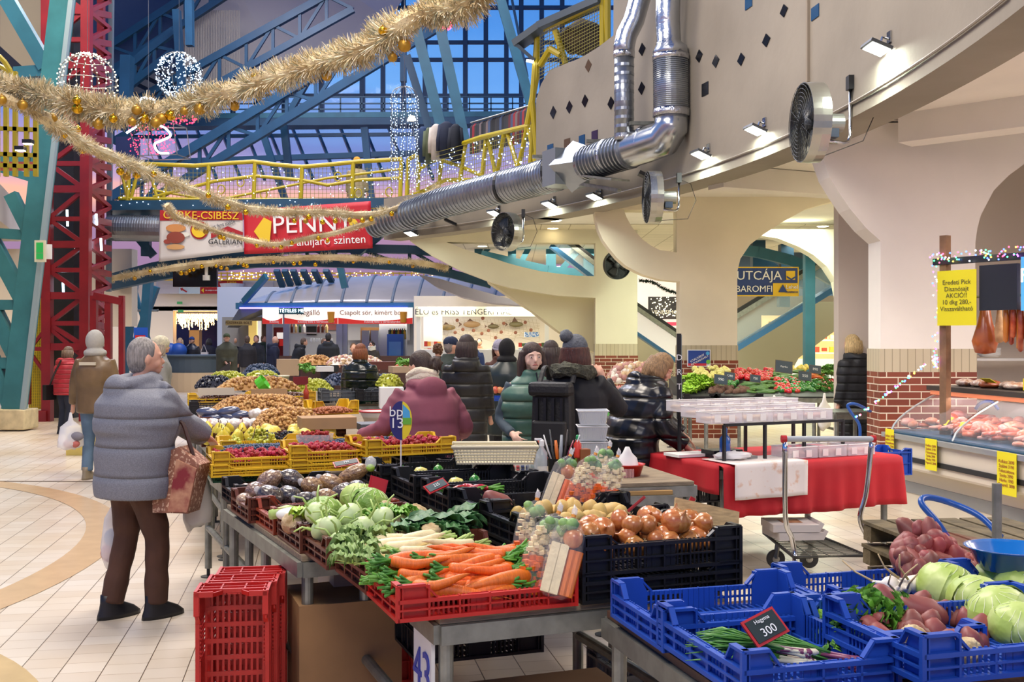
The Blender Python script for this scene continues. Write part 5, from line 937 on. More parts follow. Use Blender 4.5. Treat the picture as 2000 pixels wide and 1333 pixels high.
  for k in (1, -1):
   f = ft[k]; b = MB(); b.loft([(f + V((0, .045, -.07)) * s, .052 * s, .14 * s), (f + V((0, .045, -.045)) * s, .05 * s, .137 * s), (f + V((0, .03, -.01)) * s, .044 * s, .11 * s), (f + V((0, -.01, .03)) * s, .042 * s, .062 * s), (f + V((0, -.015, .075)) * s, .045 * s, .055 * s)], 14); b.build('shoe', M('shoe_' + shoe[1:], shoe, .45), t, smooth=True)
 # coat
 tm = topm or M('coat_' + top[1:], top, .6 if puff else .8, var=.12, vs=8, bump=.2, bs=18); tm = quilt(tm, puff) if puff else tm; hem = .95 - (coat - .5) if coat < 1 else .3
 hem = 1.42 - coat; b = MB(); secs = []; N_ = 26
 for i in range(N_ + 1):
  z = hem + (1.45 - hem) * i / N_; u = (z - .95)
  rx = (.19 + (.012 if z > 1.15 else 0) + .03 * max(0, .95 - z)) if z < 1.28 else .202 - (z - 1.28) * .45 - max(0, z - 1.36) * .55; ry = (.135 + .012 * (z > 1.1) + .02 * max(0, .95 - z)) if z < 1.28 else .147 - (z - 1.28) * .42
  if z < 1.36: rx += .015 * math.sin((z - hem) * 3)
  g = 1 + (.045 * abs(math.sin((z - hem) / (puff * s) * PI)) if puff else 0); c = U(0, 0, z) if z > .95 else V((0, 0, z)) * s
  secs.append((c, rx * fat * g * s * (1.06 if puff else 1), ry * (fat * 1.08 if fat > 1 else 1) * g * s * (1.1 if puff else 1.0), 0, R(-lean) if z > .95 else 0))
 b.loft(secs, 24 if near else 14)
 slm = b if sleeve is None else MB()
 for k in (1, -1):
  if vest and sleeve is None: continue
  w_ = hnd[k].lerp(elb[k], .06 + .1 * (1 - cuff)); path = crv([shl[k] + (U(0, 0, 1.4) - shl[k]) * .15, shl[k].lerp(elb[k], .5) + V((0, 0, .0)), elb[k], w_], 7); m = len(path)
  rr = [((.083 if not sleeve else .066) - .03 * i / m) * s * (1.16 if puff and not sleeve else 1) * fat ** .4 * (1 + (.09 * abs(math.sin(i / m * .5 / puff * PI)) if puff and not sleeve else (.05 * math.sin(i * 1.9) if near else 0))) for i in range(m)]; slm.tube(path, rr, 14 if near else 10)
 if sleeve is not None: slm.build('sleeves', M('sleeve_' + sleeve[1:], sleeve, .85, var=.1, vs=20), t, smooth=True, mods=[('remesh', .012), ('smooth', 1)])
 if hood == 'down':
  for yy, zz, rr_ in ((0, 1.425, .04), (-.035, 1.435, .042), (-.06, 1.42, .045)): b.tube([U(.105 * math.cos(a), yy + .1 * math.sin(a), zz + .025 * math.sin(a)) for a in [i * PI / 8 for i in range(16)]], rr_ * s, 8, closed=True)
  b.sph(U(0, -.14, 1.37), V((.13, .06, .1)) * s, 14, 10)
 elif not vest or True: b.tube([U(.075 * math.cos(a), .005 + .075 * math.sin(a), 1.45) for a in [i * PI / 8 for i in range(16)]], .028 * s * (1.3 if puff else 1), 8, closed=True)
 b.build('vest' if vest else 'coat', tm, t, smooth=True, mods=[('remesh', .011 if near else .022), ('smooth', 1 if puff else 2)])
 # hair, hats, hoods
 st, hc_ = hair; hm = M('hair_' + hc_[1:], hc_, .55, hx2=None, var=.35, vs=25, bump=.4, bs=60, vsc=(4, 4, .6)); nf = lambda d: 1 + .05 * nz((d.x * 9, d.y * 9, d.z * 2), 1) + .015 * math.sin(d.x * 40 + d.z * 5)
 if st != 'none':
  b = MB(); b.sph(HH(0, -.02, .024), V((.084, .092, .108)) * s, 24, 16, nf, HR)
  if st in ('long', 'bob', 'blond', 'bun'): b.sph(HH(0, -.008, .047), V((.084, .092, .086)) * s, 24, 16, nf, HR)
  if st == 'short': b.sph(HH(0, -.035, -.01), V((.08, .075, .095)) * s, 20, 12, nf, HR)
  if st == 'curly':
   for k in range(40): d = V((uni(-1, 1), uni(-1, .25), uni(-.6, 1))).normalized(); b.sph(HH(d.x * .08, -.02 + d.y * .09, .02 + d.z * .1), .026 * s, 8, 6)
  if st in ('bob', 'long', 'blond'):
   L_ = {'bob': -.15, 'long': -.34, 'blond': -.14}[st]
   for i in range(13): a = R(-105 + i * 17.5) ; x, y = math.sin(a) * .082, -.018 - math.cos(a) * .085; b.tube([HH(x * .9, y, .05), HH(x * 1.08, y * 1.05, -.04), HH(x * 1.12, y * 1.0, L_ * .6), HH(x * .95 + uni(-.01, .01), y, L_ + uni(-.02, .03))], [.03 * s, .034 * s, .03 * s, .012 * s], 8)
  if st == 'bun':
   b.sph(HH(0, -.03, .0), V((.08, .08, .1)) * s, 20, 12, nf, HR); b.sph(HH(.05, -.12, -.0), V((.05, .045, .055)) * s, 14, 10, nf, HR)
   for k in range(9): a = uni(0, 6.3); b.tube([HH(.05, -.12, .0), HH(.05 + .05 * math.cos(a), -.14, .05 * math.sin(a)), HH(.05 + .075 * math.cos(a), -.15, .085 * math.sin(a) - .03)], [.014 * s, .01 * s, .003 * s], 6)
  b.build('hair', hm, t, smooth=True, mods=[('remesh', .009 if near else .02)] if near else [])
 if hat:
  hk, hcol = hat; mm = M('hat_' + hcol[1:], hcol, .9, var=.15, vs=30, bump=.6, bs=50); b = MB()
  if hk in ('beanie', 'pompom', 'fuzzy'):
   b.sph(HH(0, -.015, .05), V((.095, .108, .1)) * s * (1.15 if hk == 'fuzzy' else 1), 20, 12, lambda d: 1 + (.03 * math.sin(math.atan2(d.y, d.x) * 14) if hk != 'fuzzy' else .04 * nz(d, 9)), HR); b.tube([HH(.09 * math.cos(a), -.012 + .105 * math.sin(a), .028) for a in [i * PI / 9 for i in range(18)]], .016 * s, 8, closed=True)
   if hk == 'pompom': b.sph(HH(-.045, -.085, .135), .048 * s, 16, 10, lambda d: 1 + .25 * nz(d, 9))
  else:
   b.sph(HH(0, -.012, .045), V((.09, .104, .085)) * s, 18, 10, None, HR); b.loft([(HH(0, .1, .045), .07 * s, .055 * s), (HH(0, .105, .055), .07 * s, .055 * s)], 12)
  b.build('hat', mm, t, smooth=True)
 if hood and hood not in ('down',):
  b = MB(); b.sph(HH(0, -.03, .01), V((.105, .115, .135)) * s, 20, 14, lambda d: 1 - .12 * max(0, d.y), HR); b.tube([U(.09 * math.cos(a), .0 + .09 * math.sin(a), 1.45) for a in [i * PI / 8 for i in range(16)]], .04 * s, 8, closed=True); b.build('hood', M('hood_' + hood[1:], hood, .9, var=.08, bump=.2, bs=40), t, smooth=True, mods=[('remesh', .014)])
 if scarf:
  b = MB()
  for k in range(3): b.tube([U(.1 * math.cos(a), .01 + .095 * math.sin(a), 1.435 + .04 * k + .012 * math.sin(a * 3 + k)) for a in [i * PI / 9 for i in range(18)]], .034 * s, 8, closed=True)
  b.build('scarf', M('scarf_' + scarf[1:], scarf, .95, bump=.7, bs=40, var=.08), t, smooth=True)
 t['_'] = 0; del t['_']; return t, dict(U=U, HH=HH, hnd=hnd, elb=elb, s=s, shl=shl)
def W(t, p): return t.matrix_basis @ V(p)
def at(px, Y): return V(((px - 1000) * Y / F, Y, 0))
plastic = clear('bag_film', '#f2f2f2', .55, .25); plastic2 = M('white_bag', '#e9e7e4', .35)
def carrier(label, top, hgt, wd, content=None, mat=None, group=None):
 t = thing('carrier_bag', label, 'bag', top); b = MB(); 
 prof = [(0, .0, .012, .01), (0, -.09 * hgt / .4, .03, .014), (0, -.16 * hgt / .4, wd * .38, .035), (0, -.3 * hgt / .4, wd * .48, .06), (0, -hgt * .9, wd * .5, .07), (0, -hgt, wd * .36, .045)]
 b.loft([(V((x, 0, z)), rx, ry, .2 * i) for i, (x, z, rx, ry) in enumerate(prof)], 18); b.v = [tuple(V(p) * (1 + .12 * nz(p, 14))) for p in b.v]; b.build('film', mat or plastic, t, smooth=True)
 if content:
  for k, c in enumerate(content): MB().sph((uni(-.2, .2) * wd, 0, -hgt * (.86 - .2 * k)), (wd * .33, .05, hgt * .13), 12, 8).build('contents', M('inside_' + c[1:], c, .6), t, smooth=True)
 return t
hounds = M('quilted_grey', '#82848c', .8, hx2='#6d7078', vs=170, bump=.15, bs=14)
pw = at(262, 6.35); fd = 42
to_loc = lambda w_, loc, fd: Mx.Rotation(R(fd), 4, 'Z') @ (V(w_) - loc)
t, k = person('grey-haired woman in a quilted grey jacket and brown trousers reaching to the fruit', pw, fd, 1.66, '#80828a', '#4c2f20', '#17171b', ('short', '#8b8680'), coat=.68, fat=1.3, puff=.17, lean=4, hy=14, rh=to_loc(P(418, 868, 6.75), pw, fd), lh=V((-.3, .05, .80)), near=True, hood='down', topm=hounds, curl=.35, pal={1: (0, 0, -1), -1: None}, stride=.09)
hw = W(t, k['hnd'][-1] + V((0, 0, -.08))); carrier('white plastic carrier bag with pink contents held by the grey-haired woman', hw, .46, .2, ['#c87a70', '#8a90a0'])
ew = W(t, k['elb'][1] * .4 + k['hnd'][1] * .6)
bagm = M('dotted_bag', '#8a5a44', .55, hx2='#c9a68a', vs=60, fac=(.55, .6)); rose = M('rose_print', '#7d2428', .5, hx2='#b98a6a', vs=9, fac=(.4, .6))
tt = thing('shopping_bag', 'brown dotted shopping bag with a rose print hanging from the woman\'s forearm', 'bag', P(350, 905, 6.3), R(-10)); b = MB(); b.prism([V((-.12, -.09, -.28)), V((.1, -.09, -.28)), V((.16, -.07, 0)), V((.02, -.05, .1)), V((-.14, -.06, .03))], (0, .15, 0)); b.build('body', bagm, tt)
MB().prism([V((-.02, -.1, -.27)), V((.1, -.1, -.27)), V((.15, -.085, -.02)), V((.02, -.075, .03))], (0, .012, 0)).build('printed_panel', rose, tt)
b = MB(); b.tube(crv([(-.1, -.0, .02), (-.06, 0, .15), (.0, .02, .24), (.06, 0, .13), (.1, 0, .0)], 5), .012, 6); b.build('handle', M('handle_brown', '#3f241c', .6), tt)
carrier('empty-looking white carrier bag hanging behind the rose-print shopping bag', P(386, 885, 6.6), .46, .19, mat=M('white_bag_soft', '#dcdad6', .5))
pw = at(186, 12.6); t, k = person('man in a brown leather jacket with a pale grey hood seen from behind', pw, 8, 1.74, '#6b5536', '#5c7488', '#8a7c64', ('none', '#444444'), coat=.66, fat=1.12, hood='#a9a69c', topm=M('brown_leather', '#6a5436', .4, var=.25, vs=4), lh=V((-.33, .08, .82)), near=False)
MB().box((0, -.17, 1.36), (.2, .02, .035)).build('worn_patch', M('worn_beige', '#c9bfa4', .7), t)
carrier('white carrier bag with red contents held by the man in the brown jacket', P(138, 806, 12.4), .42, .3, ['#b5645a', '#77747c'])
tag(MB().box((0, 0, .2), (.42, .3, .4)).build('yellow_tub', M('tub_yellow', '#d9c060', .5), loc=G(166, 888)), 'pale yellow tub on the floor beside the man in the brown jacket', 'tub')
pw = at(126, 18.6); t, k = person('person in a red puffer jacket with a black shoulder bag by the red tower', pw, 30, 1.52, '#a5202a', '#1d2333', '#16161a', ('bob', '#6a5440'), coat=.66, fat=1.1, puff=.08, hood='down', lean=6)
b = MB(); b.tube(crv([(.12, -.16, 1.28), (0, -.2, 1.05), (-.2, -.14, .85)], 5), .015, 6); b.box((-.24, -.12, .72), (.1, .2, .26)); b.build('shoulder_bag', blackp, t)
person('woman in a fuzzy cream hat and pale grey coat behind the grey-haired woman', at(312, 15.2), 60, 1.66, '#9c9a90', '#44444a', hair=('bob', '#b9a890'), hat=('fuzzy', '#d8cfae'), coat=.9, fat=1.05)
person('blond woman in a beige coat walking behind the man in the blue cap', at(352, 39), 175, 1.68, '#b08a70', '#3f6a8c', hair=('long', '#c9a878'), coat=.75, stride=.2)
person('man in a blue cap, black leather jacket and jeans walking this way', at(375, 36.4), 178, 1.72, '#20222c', '#55708c', hair=('short', '#4a3c30'), hat=('cap', '#1e3c78'), coat=.72, fat=1.15, stride=.15, topm=M('black_leather', '#20222a', .35))
t, k = person('woman in a black coat with a white handbag walking away in the far hall', at(408, 39.5), 5, 1.66, '#22202a', '#1c1c22', hair=('bob', '#2a211c'), coat=.85, fat=1.1, stride=.12)
b = MB(); b.box((-.1, -.26, 1.02), (.32, .12, .28)); b.tube([(-.22, -.24, 1.16), (-.1, -.24, 1.45), (.02, -.24, 1.16)], .012, 6); b.build('handbag', M('ivory_bag', '#e0d4c8', .5), t)
t, k = person('man in an olive cap and olive jacket holding a dark bag in the far hall', at(443, 30), 168, 1.80, '#4a4a38', '#3a382e', hair=('short', '#5a4c3c'), hat=('cap', '#4c5638'), coat=.85, fat=1.35, rh=V((.02, .26, 1.0)), lh=V((-.1, .26, .98)), hy=-10)
b = MB(); b.prism([V((-.1, .3, 1.0)), V((.25, .3, .75)), V((.3, .3, .35)), V((-.1, .3, .38))], (0, .06, 0)); b.build('dark_bag', M('bag_dark', '#3c3835', .6), t)
person('dark-haired man behind the man in the olive cap', at(462, 36), 190, 1.72, '#24242c', '#202026', hair=('short', '#2a2420'), coat=.7)
person('man in a dark jacket and grey trousers seen from behind by the kiosk', at(483, 33.5), -20, 1.74, '#2c2a2c', '#7a7872', hair=('short', '#5a4636'), coat=.68, fat=1.1)
t, k = person('man in a black jacket with a white chest stripe beside the kiosk', at(501, 34.5), 190, 1.76, '#22262c', '#20222a', hair=('short', '#6a4c34'), coat=.68, fat=1.1, rh=V((-.02, .3, 1.2)))
MB().loft([(V((0, 0, 1.22)), .215, .165), (V((0, 0, 1.27)), .22, .165)], 14).build('white_stripe', M('stripe_white', '#d6d6d2', .8), t)
person('man in a green hooded jacket lifting a hand to his face by the kiosk', at(514, 35.2), 120, 1.76, '#2e4438', '#22242a', hair=('short', '#6a4c34'), coat=.68, rh=V((.05, .2, 1.5)), hood='down')
person('bald man in a navy hooded jacket by the kiosk', at(532, 33), 60, 1.74, '#161c34', '#1e2030', hair=('none', '#222222'), coat=.75, fat=1.2, lean=5, hood='down')
person('man with a dark cap partly hidden by the kiosk corner group', at(470.5, 36.8), 170, 1.74, '#3a3438', '#22242a', hair=('short', '#3a2c24'), hat=('cap', '#20242c'), coat=.7)
person('dark-clad man bending over the kiosk counter', at(578, 32.6), 70, 1.72, '#16181c', '#202228', hair=('short', '#5a4636'), coat=.72, fat=1.15, lean=20, rh=V((.05, .4, .95)), hood='down')
person('broad man in a black coat with his back turned at the kiosk counter', at(641, 32), 0, 1.82, '#1f2226', '#202228', hair=('short', '#2a2624'), coat=.8, fat=1.45, hood='down')
person('short man behind the broad man in black at the kiosk counter', at(632, 34), 120, 1.66, '#2a2e34', '#202228', hair=('short', '#7a5c44'), coat=.7)
person('dark-haired woman with a pale scarf inside the beer kiosk', at(729, 33), 200, 1.58, '#3c3830', '#222222', hair=('curly', '#241c18'), coat=.7, scarf='#e6e4d0', lean=8, hp=15)
gl = M('glossy_black_jacket', '#1a211c', .22, var=.3, vs=12, bump=.5, bs=10)
person('woman with a copper bob in a glossy black jacket behind the produce', at(703, 15), 15, 1.58, '#1c221e', '#202228', hair=('bob', '#7c4420'), coat=.75, fat=1.15, topm=gl, near=False, puff=.12)
person('fair man in front of the copper-haired woman', at(690, 24), 160, 1.55, '#50545a', '#202228', hair=('short', '#6a4c34'), coat=.6)
vel = M('dusty_pink_velour', '#844654', .75, var=.18, vs=3, bump=.25, bs=7)
t, k = person('woman in a dusty pink hooded top and cream knitted scarf with her back turned', at(838, 7.6), -28, 1.58, '#7c3f4e', '#26262c', hair=('bun', '#3a2a20'), coat=.8, fat=1.22, lean=12, hy=-20, hp=8, near=True, hood='down', topm=vel, scarf='#d8cdb4', lh=V((-.4, .3, .95)), rh=V((.38, .25, .95)), legs=True)
person('man in a navy flat cap with white temples behind the long black coat', at(878, 14), 70, 1.68, '#28342c', '#222222', hair=('short', '#8a8078'), hat=('cap', '#1e2a44'), coat=.7, fat=1.2)
t, k = person('woman in a long black quilted coat with a hood seen from behind', at(911, 11.4), 4, 1.69, '#141414', '#141416', hair=('long', '#2c1c18'), coat=1.02, fat=1.0, puff=.13, hood='down', topm=M('black_quilt', '#171615', .5, bump=.1))
person('woman in a grey knitted hat and rust collar looking down', at(976, 15.5), 195, 1.62, '#4c2c20', '#222222', hair=('long', '#4a2c1e'), hat=('beanie', '#9a96a4'), coat=.8, hp=20, near=False)
person('person in a black hood and dark green glossy coat seen from behind', at(990, 12.8), 10, 1.64, '#26302c', '#1c1c20', hair=('none', '#000000'), coat=.9, fat=1.25, hood='#141414', topm=M('dark_green_coat', '#28322d', .35, var=.2, vs=5))
person('dark-haired woman behind the woman in the green vest', at(1075, 11), 15, 1.63, '#1c1c20', '#1c1c20', hair=('long', '#2a1a16'), coat=.8, fat=1.1)
person('woman with copper hair at the far left of the fish stall', at(855, 18), 20, 1.57, '#22262a', '#1c1c20', hair=('curly', '#5c3a22'), coat=.7, fat=1.1)
person('man in a blue jacket leaning at the fish counter', at(905 + 19, 26), 20, 1.62, '#24386c', '#1c1c20', hair=('short', '#3a3430'), coat=.7, fat=1.2, lean=10)
person('fish vendor with tied dark hair and a patterned shirt behind the counter', at(936, 31.9), 180, 1.66, '#d89a80', '#333333', hair=('short', '#3a2a22'), coat=.6)
vm = M('sage_green_vest', '#466a5a', .45, var=.12, vs=6, bump=.15, bs=14)
t, k = person('brown-haired woman in a sage green quilted vest looking this way', at(1037, 8.3), 160, 1.62, '#466a5a', '#22252c', hair=('long', '#38241c'), coat=.8, fat=1.08, puff=.13, near=True, vest=True, sleeve='#3e4c56', topm=vm, hy=6, lh=V((-.2, .17, .93)), rh=V((.21, .17, .93)), skinm=skin2)
MB().tube([k['U'](0, .172, .75), k['U'](0, .178, 1.1), k['U'](0, .165, 1.36), k['U'](0, .12, 1.46)], .006, 6).build('zip', blackp, t)
bc = M('black_wool', '#17171a', .8, var=.1, vs=10)
pw = at(1122, 7.7); fd2 = 22
t, k = person('woman in a grey bobble hat with a black backpack raising her hand', pw, fd2, 1.66, '#17171a', '#1a1a20', hair=('long', '#4a2418'), coat=.75, fat=1.15, near=True, hat=('pompom', '#5c6066'), topm=bc, rh=to_loc(P(1178, 742, 7.75), pw, fd2), lh=V((-.2, .2, .95)), curl=.9, pal={1: (-.4, .6, .2), -1: None})
b = MB(); b.tube([k['U'](.13 * math.cos(a), -.03 + .12 * math.sin(a), 1.44 - .03 * math.sin(a)) for a in [i * PI / 9 for i in range(18)]], .05, 8, closed=True); b.v = [tuple(V(p) + V((uni(-1, 1), uni(-1, 1), uni(-1, 1))) * .012) for p in b.v]; b.build('fur_trim', M('fur_trim', '#4c4c3e', .95, var=.4, vs=40, bump=1, bs=60), t)
bp = M('backpack_canvas', '#1c1b19', .6, bump=.2, bs=50)
b = MB(); b.box((-.07, -.25, 1.12), (.3, .15, .42), taper=.92); b.build('backpack', bp, t, mods=[('bevel', .03)]); MB().box((-.07, -.335, 1.0), (.25, .05, .17)).build('backpack_pocket', M('backpack_pocket', '#211f1b', .6), t, mods=[('bevel', .02)]); MB().box((-.07, -.3, 1.3), (.31, .13, .1)).build('backpack_flap', bp, t, mods=[('bevel', .03)])
b = MB(); [b.box((-.07 + x, -.34, 1.16), (.02, .012, .16)) for x in (-.09, -.03, .03, .09)]; b.build('webbing', M('webbing', '#0c0c0c', .5), t)
for sx in (.05, -.19): MB().tube(crv([(sx, -.2, 1.34), (sx, -.1, 1.45), (sx * 1.2, .08, 1.4), (sx * 1.2, .13, 1.2)], 4), .02, 6, sq=.4).build('strap', bp, t)
pz = at(1232, 8.3); fd3 = 68
blp = M('black_puffer', '#15171c', .28, var=.2, vs=5, bump=.12, bs=9)
t, k = person('vendor with wavy blond hair in a black puffer coat bending over the red table', pz, fd3, 1.60, '#15171c', '#1c1e24', hair=('blond', '#8a6a44'), coat=.82, fat=1.28, puff=.15, lean=24, hy=6, hp=22, near=True, hood='down', topm=blp, rh=to_loc(P(1338, 872, 8.15), pz, fd3), lh=to_loc(P(1345, 862, 8.5), pz, fd3), pal={1: (0, 0, -1), -1: (0, 0, -1)}, curl=.3)
H = k['HH']; b = MB(); [b.tube([H(s_ * .034 + .024 * math.cos(a), .104, .006 + .018 * math.sin(a)) for a in [i * PI / 6 for i in range(12)]], .0016, 5, closed=True) for s_ in (1, -1)]; b.tube([H(.058, .1, .008), H(.078, .03, .008)], .0016, 4); b.tube([H(-.058, .1, .008), H(-.078, .03, .008)], .0016, 4); b.build('spectacles', M('red_frame', '#7c1c20', .3), t)
person('blond person in a long dark coat standing left of the brick pillar', at(1672, 13.4), -35, 1.70, '#15161a', '#15161a', hair=('bob', '#c9ad78'), coat=1.15, fat=1.15, puff=.1, lean=3, hood='down')
pwk = P(697, 303, 26.2); t, k = person('person in a yellow hat and beige coat standing on the footbridge', (pwk.x, 26.2, pwk.z - 1.72), 10, 1.66, '#a8946c', '#2a2420', hair=('short', '#2a201a'), hat=('beanie', '#d8982c'), coat=.8, fat=1.1, scarf='#2a241e')
# coats on the gallery
for i, (x, y, c, w_) in enumerate(((826, 248, '#1f3350', .18), (838, 250, '#4a5238', .16), (852, 243, '#b5aa9c', .22), (872, 238, '#141c30', .3), (890, 243, '#10141e', .22))):
 Y = 23.8 - i * .25; b = MB(); b.loft([(V((0, 0, 0)), .05, .05), (V((0, 0, -.06)), w_ * .5, .1), (V((0, 0, -.3)), w_ * .52, .13), (V((0, 0, -.78)), w_ * .5, .14)], 12); b.tube([(-w_ * .4, 0, -.08), (-w_ * .55, .0, -.4), (-w_ * .55, .03, -.62)], .06, 8); b.tube([(w_ * .4, 0, -.08), (w_ * .55, .0, -.4), (w_ * .55, .03, -.62)], .06, 8)
 tag(b.build('hanging_coat', M('hung_' + c[1:], c, .85, var=.15, vs=5), loc=P(x, y, Y), smooth=True), ['blue coat on the gallery rail, leftmost of the hanging coats', 'olive coat on the gallery rail beside the blue one', 'pale furry coat hanging on the gallery rail', 'navy hooded coat hanging on the gallery rail', 'black coat on the gallery rail, right end of the coats'][i], 'coat')
gc = ['#17181c', '#22242c', '#101114', '#3a4a68', '#8a2028', '#1c1c20', '#6a5c5c', '#5a1c24', '#24304c', '#2a2a2c']
for i in range(26):
 u = i / 25; x = 925 + 112 * u; Y = 23.2 - 3.2 * u; c = gc[int(rnd() * 5 * 1.99)] if i < 18 else gc[(3, 4, 6, 7, 8, 4, 9, 3)[i - 18]]
 b = MB(); b.loft([(V((0, 0, 0)), .03, .05), (V((0, 0, -.05)), .045, .16), (V((0, 0, -.62)), .05, .18)], 8); tag(b.build('rack_garment', M('hung_' + c[1:], c, .85), loc=P(x, 243 - 34 * u, Y), rz=.5), 'garment on the clothes rail of the upper gallery', 'garment', 'garments on the gallery clothes rail')
tag(MB().tube([P(920, 240, 23.3), P(1040, 205, 19.9)], .02, 6).build('clothes_rail', steel), 'clothes rail on the upper gallery', 'rail')
# STALLS, CRATES, PRODUCE
TZ = .78
def crate(nm, label, mat, w_, d_, h, ph, loc, rz, group=None, z=None):     # slotted stacking crate; origin: its left front bottom corner
 b = MB(); t_ = .006
 for i in range(1, int(w_ / .022)): b.box((i * .022, d_ / 2, .008), (.009, d_ - .02, .006))
 for i in range(1, int(d_ / .065)): b.box((w_ / 2, i * .065, .009), (w_ - .02, .018, .008))
 for (a, c) in (((0, 0), (w_, 0)), ((w_, 0), (w_, d_)), ((w_, d_), (0, d_)), ((0, d_), (0, 0))):
  A, B = V((*a, 0)), V((*c, 0)); L_ = (B - A).length; dr = (B - A) / L_; inn = V((-dr.y, dr.x, 0)); sd = .11 if L_ > .5 else .085
  at_ = lambda u, z, q=0: A + dr * u + inn * q + V((0, 0, z))
  for zz in (.006, h - .008): b.bar(at_(0, zz, .004), at_(L_, zz, .004), .016, .012)
  b.bar(at_(0, h * .5, .002), at_(L_, h * .5, .002), .008, .006)
  b.prism([at_(0, 0, .014), at_(sd, 0, .014), at_(sd, h, .014), at_(sd * .8, ph, .014), at_(0, ph, .014)], inn * .004); b.prism([at_(L_, 0, .014), at_(L_ - sd, 0, .014), at_(L_ - sd, h, .014), at_(L_ - sd * .8, ph, .014), at_(L_, ph, .014)], inn * .004)
  for u0, u1 in ((0, sd * .8), (L_ - sd * .8, L_)): b.bar(at_(u0, ph, .006), at_(u1, ph, .006), .02, .008)
  b.bar(at_(sd * .8, ph, .008), at_(sd * 1.15, h, .008), .016, .006); b.bar(at_(L_ - sd * .8, ph, .008), at_(L_ - sd * 1.15, h, .008), .016, .006)
  b.bar(at_(0, 0, 0.002), at_(0, ph, .002), .012)
  n_ = max(3, round(L_ / .1))
  for i in range(1, n_): b.bar(at_(L_ * i / n_, 0, .005), at_(L_ * i / n_, h if sd < L_ * i / n_ < L_ - sd else ph, .005), .014, .006)
  u = sd + .008
  while u < L_ - sd:
   solid = abs(u - L_ / 2) < L_ * .09
   if solid: b.box(at_(u, h / 2, .015), (.02, .004, h), math.atan2(dr.y, dr.x)); u += .018
   else: b.box(at_(u, h / 2, .015), (.007, .004, h), math.atan2(dr.y, dr.x)); u += .0165
 o = b.build(nm, mat, loc=(loc[0], loc[1], z if z is not None else loc[2]), rz=rz); return tag(o, label, 'crate', group)
cr = {k: M('crate_' + k, h, .38, var=.08, vs=6) for k, h in (('red', '#b8241e'), ('brown', '#5e2f20'), ('russet', '#8c3a22'), ('black', '#17181a'), ('blue', '#1f4aa8'), ('yellow', '#d9ae22'), ('green', '#1d6a4c'), ('grey', '#5a5f62'))}
crate_i = [0]
ux = lambda deg: (V((math.cos(R(deg)), math.sin(R(deg)), 0)), V((-math.sin(R(deg)), math.cos(R(deg)), 0)))
def proto(name, cat, parts):
 if len(parts) == 1: o = parts[0][0].build(name, parts[0][1], smooth=True); o['category'] = cat; o['label'] = name
 else:
  o = thing(name, name, cat)
  for b, m, n_, *r in parts: b.build(n_, m, o, smooth=(r[0] if r else True))
 o.location = (0, 0, -50); protos.append(o); return o
protos = []; used = set()
def put(p, loc, rot, label, group, sc=1):
 if p.name not in used:
  used.add(p.name); _kc.pop(p.name, None); p.location = loc; p.rotation_euler = rot; p.scale = (sc,) * 3 if isinstance(sc, (int, float)) else sc; p['label'] = label; p['group'] = group; return p
 return dup(p, loc, rot, label, group, sc)
or_ = M('carrot_orange', '#dd6a1c', .45, var=.12, vs=30, rand=.12, bump=.15, bs=60, vsc=(6, 1, 1)); gstem = M('leaf_green', '#4f8f2a', .5, var=.25, vs=20, rand=.2); pgr = M('pale_green', '#a9c46c', .45, var=.15, vs=12, rand=.1)
def root(l, r, m, bend=.02, nm='carrot', st=gstem):
 b = MB(); pts = [(l * u, bend * math.sin(u * 3), bend * .4 * math.sin(u * 5)) for u in (0, .02, .06, .2, .4, .6, .8, .93, 1.0)]; rs = [r * k for k in (.35, .75, .95, 1, .88, .72, .5, .25, .04)]; b.tube(pts, rs, 12); b.tube([(l, bend * math.sin(3), 0), (l * 1.12, 0, -.004)], [r * .05, .0006], 5)
 g = MB(); [g.tube([(0, uni(-.008, .008), uni(-.008, .008)), (-uni(.035, .065), uni(-.026, .026), uni(-.012, .022))], [.0045, .004], 6) for _ in range(11)]; return proto(nm, 'vegetable', [(b, m, 'root'), (g, st, 'stalks')])
pars = M('parsnip_cream', '#e3d3a4', .5, var=.1, vs=25, rand=.06, bump=.2, bs=50)
car = [root(.2, .019, or_), root(.22, .023, or_, .012), root(.17, .017, or_, -.02)]; psn = [root(.24, .022, pars, .01, 'parsnip', pgr), root(.2, .018, pars, -.015, 'parsnip', pgr)]
def ell(name, cat, r, m, jig=.06, f=1.5, stem=None, n=(16, 12), extra=None):
 s_ = rnd() * 50; b = MB().sph((0, 0, 0), r, n[0], n[1], lambda d: 1 + jig * nz(d, f, s_)); ps = [(b, m, 'flesh')]
 if stem: ps.append((MB().tube([(0, 0, r[2] * .9), (.003, 0, r[2] * 1.2)], [.004, .003], 6), stem, 'stem'))
 return proto(name, cat, ps)
on_m = M('onion_skin', '#a8622c', .25, hx2='#c88a4c', vs=9, rand=.15, vsc=(6, 6, .8), coat=.3); b0 = MB
def onion():
 b = MB().lathe([(.0, -.034), (.012, -.033), (.034, -.02), (.042, 0), (.036, .022), (.018, .034), (.006, .042), (.003, .056), (0, .06)], n=20); r = MB(); [r.tube([(0, 0, -.032), (uni(-.01, .01), uni(-.01, .01), -.045)], .001, 4) for _ in range(8)]; return proto('onion', 'onion', [(b, on_m, 'bulb'), (r, M('root_straw', '#b09a70', .9), 'roots')])
onn = onion(); pot = [ell('potato', 'potato', (.042, .03, .028), M('potato_skin', '#c9a860', .6, var=.12, vs=12, rand=.1), .14), ell('potato', 'potato', (.036, .03, .027), M('potato_skin'), .14)]
